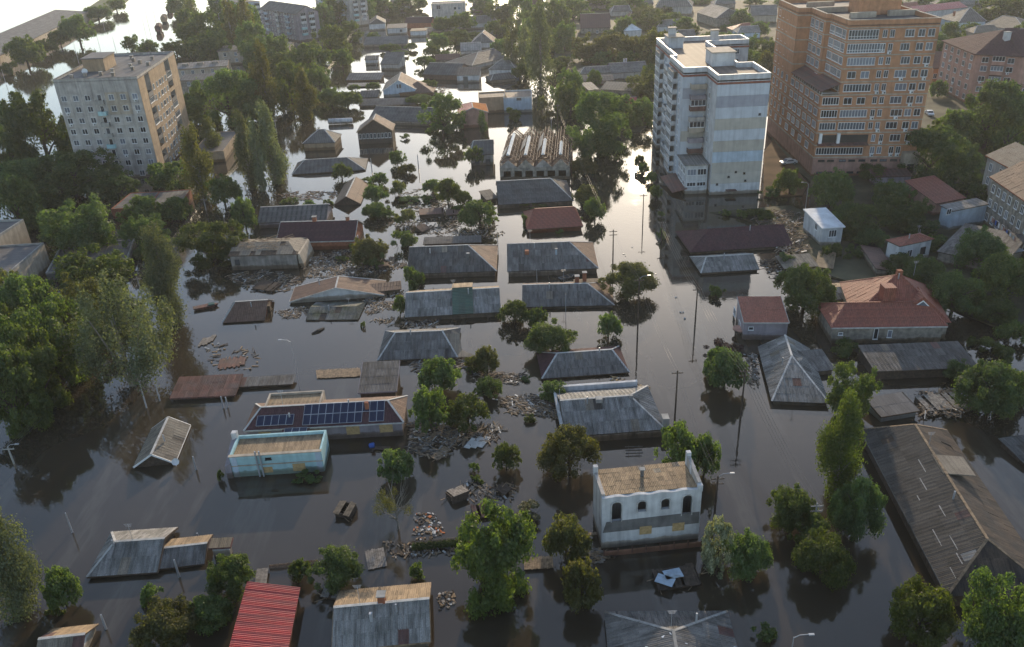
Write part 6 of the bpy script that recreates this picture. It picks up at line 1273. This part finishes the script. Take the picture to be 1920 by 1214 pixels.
# floating debris, too many pieces to count
def inpoly(x, y, pg):
    c = False
    for i in range(len(pg)):
        (x1, y1), (x2, y2) = pg[i - 1], pg[i]
        if (y1 > y) != (y2 > y) and x < (x2 - x1) * (y - y1) / (y2 - y1) + x1: c = not c
    return c
def debris(label, pg, n, L=(.4, 2.4), W=(.06, .25), mats=('wood', 'wood_grey', 'foam', 'wood_dark', 'slate_dark'), wts=(7, 4, 1, 4, 2), chunk=.35, tall=.12, name='floating_debris'):
    m = MB(); x0, x1 = min(p[0] for p in pg), max(p[0] for p in pg); y0, y1 = min(p[1] for p in pg), max(p[1] for p in pg); k = 0; main = rnd.uniform(0, 3)
    n = int(n * 1.7); chunk *= .6
    while k < n:
        x, y = rnd.uniform(x0, x1), rnd.uniform(y0, y1)
        if not inpoly(x, y, pg): continue
        if noise.noise(V((x * .05, y * .09, 3.1))) < rnd.uniform(-.45, .12): k += .12; continue
        c = P(x, y, rnd.uniform(.01, tall)); k += 1; mi = rnd.choices(range(len(mats)), wts)[0]
        rz = main + rnd.gauss(0, .7); tilt = rnd.gauss(0, .12)
        if rnd.random() < chunk: s = rnd.uniform(.1, .42); m.box(c, (s, s * rnd.uniform(.4, 1), rnd.uniform(.05, .25)), rz, mi)
        else:
            l = rnd.uniform(*L) * .72; d = V((math.cos(rz), math.sin(rz), tilt)) * l / 2; m.bar(c - d, c + d, rnd.uniform(*W), rnd.uniform(.04, .09), mi)
    o = m.obj(name, [MT[q] for q in mats]); tag(o, label, 'debris', 'patches of floating debris', 'stuff'); return o
debris('wide patch of grey and white rubbish floating in front of the maroon roofed brick house', [(562, 488), (600, 472), (680, 466), (700, 490), (755, 478), (765, 500), (690, 515), (640, 522), (570, 520)], 900, (.3, 1.6), chunk=.6)
debris('tangle of brown planks floating beside two bushes right of the solar panel house', [(770, 790), (840, 800), (860, 830), (825, 862), (775, 850)], 260, (1, 3.6), chunk=.15)
debris('loose planks drifting around a pale board near the middle of the water', [(845, 800), (945, 795), (930, 830), (870, 835)], 90, (.8, 3), chunk=.2)
debris('strip of rubbish and branches along the bushes left of the pale parapet house', [(925, 748), (1000, 738), (1055, 760), (1050, 785), (960, 775)], 330, (.5, 2.6), chunk=.4)
debris('planks and branches floating behind the bushes below the flared grey roof', [(770, 678), (870, 668), (935, 700), (985, 700), (970, 722), (920, 715), (860, 690), (780, 700)], 260, (.5, 2.6), chunk=.3)
debris('scattered coloured litter beside the half dead tree', [(775, 965), (815, 960), (835, 1000), (800, 1015), (775, 1010)], 90, (.2, .8), mats=('foam', 'wood', 'orangep', 'wood_dark', 'wood_grey'), wts=(2, 4, 1, 3, 3), chunk=.7)
debris('rubbish caught under the half dead tree and hedge', [(720, 1015), (775, 1020), (860, 1022), (850, 1040), (735, 1045)], 120, (.3, 1.4), chunk=.5)
debris('row of pinkish rubble and boards between two left houses', [(520, 366), (560, 358), (635, 360), (625, 374), (540, 376)], 260, (.4, 2), mats=('wood', 'foam', 'pink', 'wood_dark', 'brick'), chunk=.5)
debris('boards and sheets drifting among shrubs behind the dark roof with maroon end', [(720, 420), (790, 395), (900, 400), (950, 440), (900, 455), (790, 438)], 330, (.5, 3), chunk=.3)
debris('scattered boards along the bushes of the far middle water', [(745, 360), (850, 345), (890, 400), (830, 415), (760, 395)], 220, (.5, 3), chunk=.3)
debris('broken boards floating between the brown gable roof and the mossy roof', [(515, 585), (570, 575), (590, 590), (540, 598)], 120, (.4, 2.2), chunk=.4)
debris('grey rubbish strip right of the mossy roof under the grey roof with green section', [(675, 545), (760, 540), (750, 580), (690, 590), (680, 570)], 190, (.4, 2), chunk=.4)
debris('branches and litter along the front eave of the grey roof with green section', [(690, 600), (760, 595), (830, 600), (820, 615), (740, 612)], 120, (.4, 2.2), chunk=.35)
debris('brown twigs and yellow rubbish behind the pale back parapet', [(1145, 705), (1180, 715), (1220, 728), (1200, 738), (1150, 728)], 120, (.3, 1.4), mats=('wood', 'tan', 'foam', 'wood_dark', 'board'), chunk=.5)
debris('heap of splintered wood and white scraps below the muddy foot of the towers', [(1400, 400), (1470, 392), (1525, 405), (1515, 470), (1470, 490), (1440, 440)], 620, (.5, 3.2), chunk=.4, tall=.9)
debris('rubbish between the purple hip roof and the slumped brown roof', [(1420, 490), (1470, 480), (1560, 520), (1530, 545), (1450, 520)], 260, (.4, 2.4), chunk=.4, tall=.5)
debris('collapsed planks and sheets right of the small felt roofed shed', [(1725, 735), (1810, 728), (1835, 760), (1790, 780), (1730, 778)], 360, (.6, 3.2), chunk=.25, tall=.6)
debris('litter caught between the plum bush and the pointed grey roof', [(1392, 660), (1420, 665), (1425, 720), (1405, 730)], 80, (.3, 1.3), mats=('wood_grey', 'bluewall', 'wood', 'wood_dark', 'foam'), chunk=.6, tall=.5)
debris('planks drifting from the foot of the white arched house', [(1085, 1028), (1140, 1034), (1135, 1058), (1095, 1050)], 60, (1.4, 3.2), mats=('wood', 'wood_grey', 'wood', 'wood_dark', 'wood_grey'), chunk=.05)
debris('sparse litter along the eave between stained warehouse and the sunken brown roof', [(415, 515), (500, 505), (570, 520), (560, 545), (470, 548)], 230, (.4, 2.4), chunk=.4)
debris('far rubbish floating beside the wrecked brown roof', [(780, 172), (835, 160), (845, 172), (800, 185)], 90, (.6, 3), mats=('wood', 'foam', 'pink', 'wood_dark', 'brick'), chunk=.5)
debris('little leaves and scraps scattered right of the grey corrugated gable roof', [(820, 1115), (850, 1105), (855, 1130), (825, 1150)], 50, (.2, .7), chunk=.6)
debris('few white scraps drifting in the open water of the main street', [(1180, 450), (1300, 590), (1290, 610), (1150, 500)], 8, (.3, .6), mats=('foam',) * 5, chunk=.9)
debris('few sticks drifting near the tilted gable roof', [(380, 640), (480, 650), (490, 700), (400, 690)], 40, (.5, 2), chunk=.3)
debris('scraps and twigs around the tan gabled wreck in the lower middle', [(860, 900), (965, 905), (960, 945), (870, 940)], 80, (.4, 1.6), chunk=.4)
# single floating things
def raft(label, px, nb, name='plank_raft', cat='raft', mat='wood', z=.12, gap=.02, ragged=.3, part='plank'):
    A, B, Cc = P(*px[0], z), P(*px[1], z), P(*px[2], z); e = B - A; L = e.length; X = e.normalized(); S = Cc - A; S = S - X * S.dot(X) * 0; t = thing(name, label, cat, (A + B + S) / 2 if False else (A + B) / 2 + S / 2, 'floating wreckage'); w = L / nb
    for k in range(nb):
        o = X * (k + .5) * w; a = A + o + S * rnd.uniform(-.04, .04) * ragged * 3; b = A + o + S * (1 + rnd.uniform(-.1, .06) * ragged * 2); dz = V((0, 0, rnd.uniform(0, .03))); m = MB(); m.bar(a + dz, b + dz, w - gap, .05); m.obj(part, MT[mat], t)
    m = MB(); m.bar(A + S * .2 - V((0, 0, .07)), B + S * .2 - V((0, 0, .07)), .1); m.bar(A + S * .8 - V((0, 0, .07)), B + S * .8 - V((0, 0, .07)), .1); m.obj('cross_beam', MT['wood_dark'], t); return t
raft('long floating picket raft of pale planks left of the dark flat shed', ((594, 710), (678, 706), (592, 694)), 26)
raft('square floating panel of grey planks below the half dead tree', ((690, 1070), (726, 1061), (684, 1034)), 9, mat='wood_grey')
raft('tan plank deck with a dark edge beside the large bright tree', ((983, 1069), (1038, 1065), (982, 1046)), 17, 'plank_deck', 'deck', 'wood', .3)
raft('sheet of grey boards standing beside the bright red metal roof', ((478, 1093), (500, 1093), (482, 1066)), 5, mat='wood_grey', z=.4)
raft('raft of rusty planks and white scraps above the rust red sheet roof', ((407, 693), (458, 685), (412, 675)), 12, mat='rust', ragged=1)
raft('thin drifting strip of boards right of the willow', ((370, 651), (398, 640), (380, 636)), 6, mat='wood_grey', ragged=1)
raft('pale flat sheet floating in front of two bushes in the middle', ((868, 842), (905, 838), (885, 822)), 3, 'floating_sheet', 'sheet', 'cap')
raft('ladder like row of grey beams floating behind the white arched house', ((1172, 858), (1172, 836), (1205, 857)), 4, 'floating_beams', 'beams', 'wood_grey', .06, .55)
raft('bundle of tan planks among the plank tangle', ((808, 858), (832, 836), (822, 866)), 8, mat='wood', ragged=1)
raft('brown strip of planks under the vine covered hedge', ((1040, 1010), (1120, 1003), (1040, 1005)), 14, 'low_wall', 'low wall', 'wood', .5)
def wreck(label, x, y, w, d, h, rz, roof='wood_grey', tilt=.2, name='shed_wreck', wall='wood_dark'):
    c = P(x, y); t = thing(name, label, 'wreck', c, 'floating wreckage'); R = Matrix.Translation(c) @ Matrix.Rotation(rz, 4, 'Z') @ Matrix.Rotation(tilt, 4, 'X'); q = lambda a, b, z: R @ V((a, b, z))
    m = MB(); 
    for a0, a1, b0, b1 in ((-w / 2, w / 2, -d / 2, -d / 2 + .1), (-w / 2, w / 2, d / 2 - .1, d / 2), (-w / 2, -w / 2 + .1, -d / 2 + .1, d / 2 - .1), (w / 2 - .1, w / 2, -d / 2 + .1, d / 2 - .1)): m.hexa([q(a0, b0, -.8), q(a1, b0, -.8), q(a1, b1, -.8), q(a0, b1, -.8)], [q(a0, b0, h), q(a1, b0, h), q(a1, b1, h), q(a0, b1, h)])
    m.obj('wall', MT[wall], t); n = max(4, int(w / .25))
    for k in range(n):
        if rnd.random() < .12: continue
        a = -w / 2 - .1 + (k + .5) * (w + .2) / n; m = MB(); m.bar(q(a, -d / 2 - .2, h + .06 + rnd.uniform(0, .03)), q(a, d / 2 + .2 - rnd.uniform(0, .4), h + .06 + rnd.uniform(0, .03)), (w + .2) / n - .02, .04); m.obj('roof_board', MT[roof], t)
    m = MB()
    for k in range(5): a = q(rnd.uniform(-w, w) * .7, rnd.uniform(-d, d) * .7, .2); m.bar(a, a + V((rnd.uniform(-1.2, 1.2), rnd.uniform(-1.2, 1.2), rnd.uniform(0, .8))), .08, .06)
    m.obj('broken_beams', MT['wood'], t); return t
wreck('little floating hut with a sunlit slatted roof and dark base in the open water', 650, 962, 2.0, 1.8, .9, -.35, 'wood', .2)
wreck('half sunk grey crate like hut left of two scraps in the lower middle', 858, 932, 2.2, 1.9, .7, .5, 'wood_grey', -.25)
wreck('small dark crate wreck floating between a hut wreck and a bush', 943, 922, 1.3, 1.2, .5, .9, 'wood_dark', .2)
wreck('tan and rust hut wreck touching the large bright tree', 904, 962, 2.2, 1.9, .6, .25, 'rust', .22)
wreck('dark burnt shed frame floating below the stained warehouse', 502, 540, 4.6, 3.0, .5, -.45, 'wood_dark', .12)
wreck('wrecked dark roof carrying pale sheets below the white arched house', 1268, 1088, 4.6, 2.4, .6, .12, 'wood_dark', .15)
wreck('small brown cabinet floating beside shrubs right of the rubbish patch', 719, 502, 2.0, 1.5, .7, .2, 'brown', .05)
wreck('small broken box beside the sunken brown roof', 501, 582, 1.4, 1.4, 1.3, .1, 'wood', .1)
wreck('dark tilted brown shed piece behind the dark roof with maroon end', 792, 432, 2.4, 2.0, .7, .8, 'brown', .35)
wreck('small white topped crate under the round bush beside the grey corrugated gable roof', 622, 1116, 1.6, 1.2, .5, -.2, 'wood_grey', .1)
wreck('rusty shack with a torn sheet roof among the middle shrubs', 810, 404, 5.5, 3.5, 1.0, .05, 'rust', .06)
wreck('low rusty sheet hut right of the torn shack among the middle shrubs', 858, 402, 5, 3, .6, .1, 'rust', .05)
wreck('collapsed timber frame of dark beams beside the small felt roofed shed', 1762, 760, 5.5, 3.4, .6, .1, 'wood_grey', .05)
for lab, x, y, mat in (('pale square sheet stuck on the wrecked dark roof', 1262, 1076, 'bluewall'), ('second pale sheet lying on the wrecked dark roof edge', 1247, 1088, 'bluewall')):
    c = P(x, y, .9); m = MB(); m.box(c, (1.9, 1.3, .05), .2 if x > 1250 else -.5); o = m.obj('loose_sheet', MT[mat]); tag(o, lab, 'sheet', 'floating wreckage')
# hedge and fences
def hedge(label, a, b, h, w):
    A, B = P(*a), P(*b); t = thing('fence', label, 'fence', (A + B) / 2, 'garden fences'); e = B - A; n = int(e.length / .16); m = MB()
    for k in range(n): p = A + e * (k + .5) / n; m.bar(p + V((0, 0, -.4)), p + V((0, 0, h + rnd.uniform(-.04, .06))), .1, .03)
    m.bar(A + V((0, .05, h * .6)), B + V((0, .05, h * .6)), .06); o = m.obj('pickets', MT['wood'], t); o['kind'] = 'stuff'
    if w:
        rr = random.Random(5); L = e.length; X = e.normalized(); cl = [((A + X * L * k / 11 + V((0, -w * .3, h * .35))).to_tuple(), (L / 14, w * .5, h * .5), 1) for k in range(12)]; v, f = leaf_cloud(cl, 2600, .2, rr); q = inst('vine', proto_mesh('vine', [p - t.location for p in v], f, 1, LEAF['mid']), t, Matrix.Translation(t.location))
hedge('picket fence overgrown with green vines left of the large bright tree', (778, 1028), (864, 1020), 1.0, .8)
hedge('bare picket fence curving between two bushes by the red metal roof', (505, 1066), (598, 1056), .5, 0)
# blue barrel on a plank, tank, car, wagons
c = P(697, 838); t = thing('barrel', 'blue plastic barrel floating at the end of the solar panel house', 'barrel', c); m = MB(); m.tube([c + V((-.3, 0, .12)), c + V((-.25, 0, .14)), c + V((.35, .1, .2)), c + V((.4, .1, .2))], [.25, .36, .36, .25], 12); m.obj('body', MT['blue'], t); m = MB(); m.tube([c + V((.05, .05, .16)), c + V((.1, .06, .165))], .385, 12); m.obj('hoop', MT['blue'], t)
c = P(712, 842); m = MB(); m.box(c + V((.4, 0, .1)), (2.0, .7, .08), -.1); m.bar(c + V((-.9, -.8, .08)), c + V((-.5, .5, .12)), .12); tag(m.obj('floating_plank', MT['wood_dark']), 'dark plank with a board drifting next to the blue barrel', 'plank')
c = P(639, 233); t = thing('storage_tank', 'long white cylindrical tank lying by the striped grey roof', 'tank', c); m = MB(); m.tube([c + V((-4.1, 0, 1)), c + V((-3.9, 0, 1)), c + V((3.9, 0, 1)), c + V((4.1, 0, 1))], [.5, .95, .95, .5], 14); m.obj('shell', MT['white'], t, True)
for x in (-2.5, 0, 2.5): m = MB(); m.tube([c + V((x, 0, 1)), c + V((x + .12, 0, 1))], .98, 14); m.obj('hoop', MT['steel'], t)
def car(label, px, rz, z, mat='carwhite'):
    c = P(*px, z); t = thing('parked_car', label, 'car', c, None, rz); M = wm(t); prof = [(-2.1, .35), (-2.15, .75), (-1.5, .9), (-1.1, .92), (-.6, 1.38), (.75, 1.4), (1.35, .95), (2.1, .9), (2.15, .4)]
    m = MB(); m.hexa([M @ V((x, -.82, zz)) for x, zz in prof], [M @ V((x, .82, zz)) for x, zz in prof]); m.obj('body', MT[mat], t)
    for s in (-1, 1):
        m = MB(); w = [(-.98, .95), (-.57, 1.3), (.7, 1.32), (1.15, .97)]; m.hexa([M @ V((x, s * .825, zz)) for x, zz in w], [M @ V((x, s * .84, zz)) for x, zz in w]); m.obj('side_window', MT['glass'], t)
        for x in (-1.35, 1.35): m = MB(); m.tube([M @ V((x, s * .68, .32)), M @ V((x, s * .86, .32))], .32, 12); o = m.obj('wheel', MT['black'], t); m = MB(); m.tube([M @ V((x, s * .865, .32)), M @ V((x, s * .875, .32))], .18, 10); m.obj('rim', MT['steel'], o)
    for a, b in (((-1.12, .96), (-.64, 1.37)), ((1.33, .99), (.8, 1.39))): m = MB(); m.hexa([M @ V((a[0] - .01, -.7, a[1])), M @ V((a[0] - .01, .7, a[1])), M @ V((b[0], .66, b[1])), M @ V((b[0], -.66, b[1]))], [M @ V((a[0] - .03, -.7, a[1] + .02)), M @ V((a[0] - .03, .7, a[1] + .02)), M @ V((b[0] - .02, .66, b[1] + .02)), M @ V((b[0] - .02, -.66, b[1] + .02))]); m.obj('windscreen', MT['glass'], t)
car('white saloon car parked on the mud at the foot of the orange brick tower', (1478, 308), .15, .36)
car('pale car parked under trees right of the orange brick tower', (1742, 216), 1.4, .32)
for i, ((x, y), mat, lab) in enumerate((((318, 22), 'rust', 'farthest dark red goods wagon of the stranded train'), ((309, 42), 'tanwall', 'tan goods wagon in the middle of the stranded train'), ((299, 60), 'rust', 'nearest dark goods wagon of the stranded train'))):
    c = P(x, y); d = (P(318, 22) - P(299, 60)).normalized(); a = math.atan2(d.y, d.x); t = thing('goods_wagon', lab, 'wagon', c, 'stranded goods train', a); M = wm(t); prof = [(-1.6, 1.0), (1.6, 1.0), (1.7, 3.6), (.9, 4.4), (-.9, 4.4), (-1.7, 3.6)]; l = 15
    m = MB(); m.hexa([M @ V((-l / 2, y_, z_)) for y_, z_ in prof], [M @ V((l / 2, y_, z_)) for y_, z_ in prof]); m.obj('body', MT[mat], t); m = MB()
    for k in range(9): x_ = -l / 2 + .6 + k * (l - 1.2) / 8; m.hexa([M @ V((x_ - .08, y_ * 1.04, 1.0 + (z_ - 1) * 1.02)) for y_, z_ in prof], [M @ V((x_ + .08, y_ * 1.04, 1.0 + (z_ - 1) * 1.02)) for y_, z_ in prof])
    m.obj('ribs', MT['iron'], t)
    for s in (-5, 5): m = MB(); m.hexa([M @ V((s - 1.6, -1.2, -.2)), M @ V((s + 1.6, -1.2, -.2)), M @ V((s + 1.6, 1.2, -.2)), M @ V((s - 1.6, 1.2, -.2))], [M @ V((s - 1.6, -1.2, .98)), M @ V((s + 1.6, -1.2, .98)), M @ V((s + 1.6, 1.2, .98)), M @ V((s - 1.6, 1.2, .98))]); m.obj('bogie', MT['dark'], t)
c = P(1062, 522); t = thing('rowing_boat', 'small grey boat moored between two roofs by the tan annex', 'boat', c, None, .5); M = wm(t); hull = [(-1.6, -.5), (1.0, -.6), (1.9, 0), (1.0, .6), (-1.6, .5)]
m = MB(); m.hexa([M @ V((x * .8, y * .6, -.15)) for x, y in hull], [M @ V((x, y, .4)) for x, y in hull]); m.obj('hull', MT['slate_pale'], t); m = MB(); m.hexa([M @ V((x * .88, y * .8, .402)) for x, y in hull], [M @ V((x * .88, y * .8, .41)) for x, y in hull]); m.obj('interior', MT['dark'], t)
for x in (-.6, .5): m = MB(); m.bar(M @ V((x, -.5, .44)), M @ V((x, .5, .44)), .22, .05); m.obj('bench', MT['wood'], t)
c = P(385, 578); t = thing('rowing_boat', 'dark red boat like hull with a green end beside the poplar', 'boat', c, None, .35); M = wm(t); m = MB(); m.hexa([M @ V((x * 1.0, y * .7, -.2)) for x, y in hull], [M @ V((x * 1.3, y * 1.2, .5)) for x, y in hull]); m.obj('hull', MT['rust'], t); m = MB(); m.box(M @ V((1.2, 0, .6)), (1.1, 1.0, .2), .35); m.obj('foredeck', MT['green'], t)
c = P(597, 622); m = MB(); m.tube([c + V((-.9, -.9, .05)), c + V((0, 0, .2)), c + V((.8, 1.0, .1))], [.2, .26, .16], 7); tag(m.obj('drift_log', MT['bark']), 'dark log drifting alone in the open water left of the flared roof', 'log')
hz = MB(); hz.hexa([V((-2700, -600, -2)), V((2700, -600, -2)), V((2700, 4200, -2)), V((-2700, 4200, -2))], [V((-2700, -600, 70)), V((2700, -600, 70)), V((2700, 4200, 70)), V((-2700, 4200, 70))])
hm = bpy.data.materials.new('haze_air'); hm.use_nodes = True; hn = hm.node_tree; hn.nodes.clear(); ho = hn.nodes.new('ShaderNodeOutputMaterial'); hv = hn.nodes.new('ShaderNodeVolumePrincipled')
hv.inputs['Color'].default_value = (0.92, 0.95, 1.0, 1); hv.inputs['Density'].default_value = 0.00013; hv.inputs['Anisotropy'].default_value = 0.45; hn.links.new(hv.outputs[0], ho.inputs['Volume'])
tag(hz.obj('haze', hm), kind='stuff')
# far houses filling the quarter beyond the towers
place_trees()
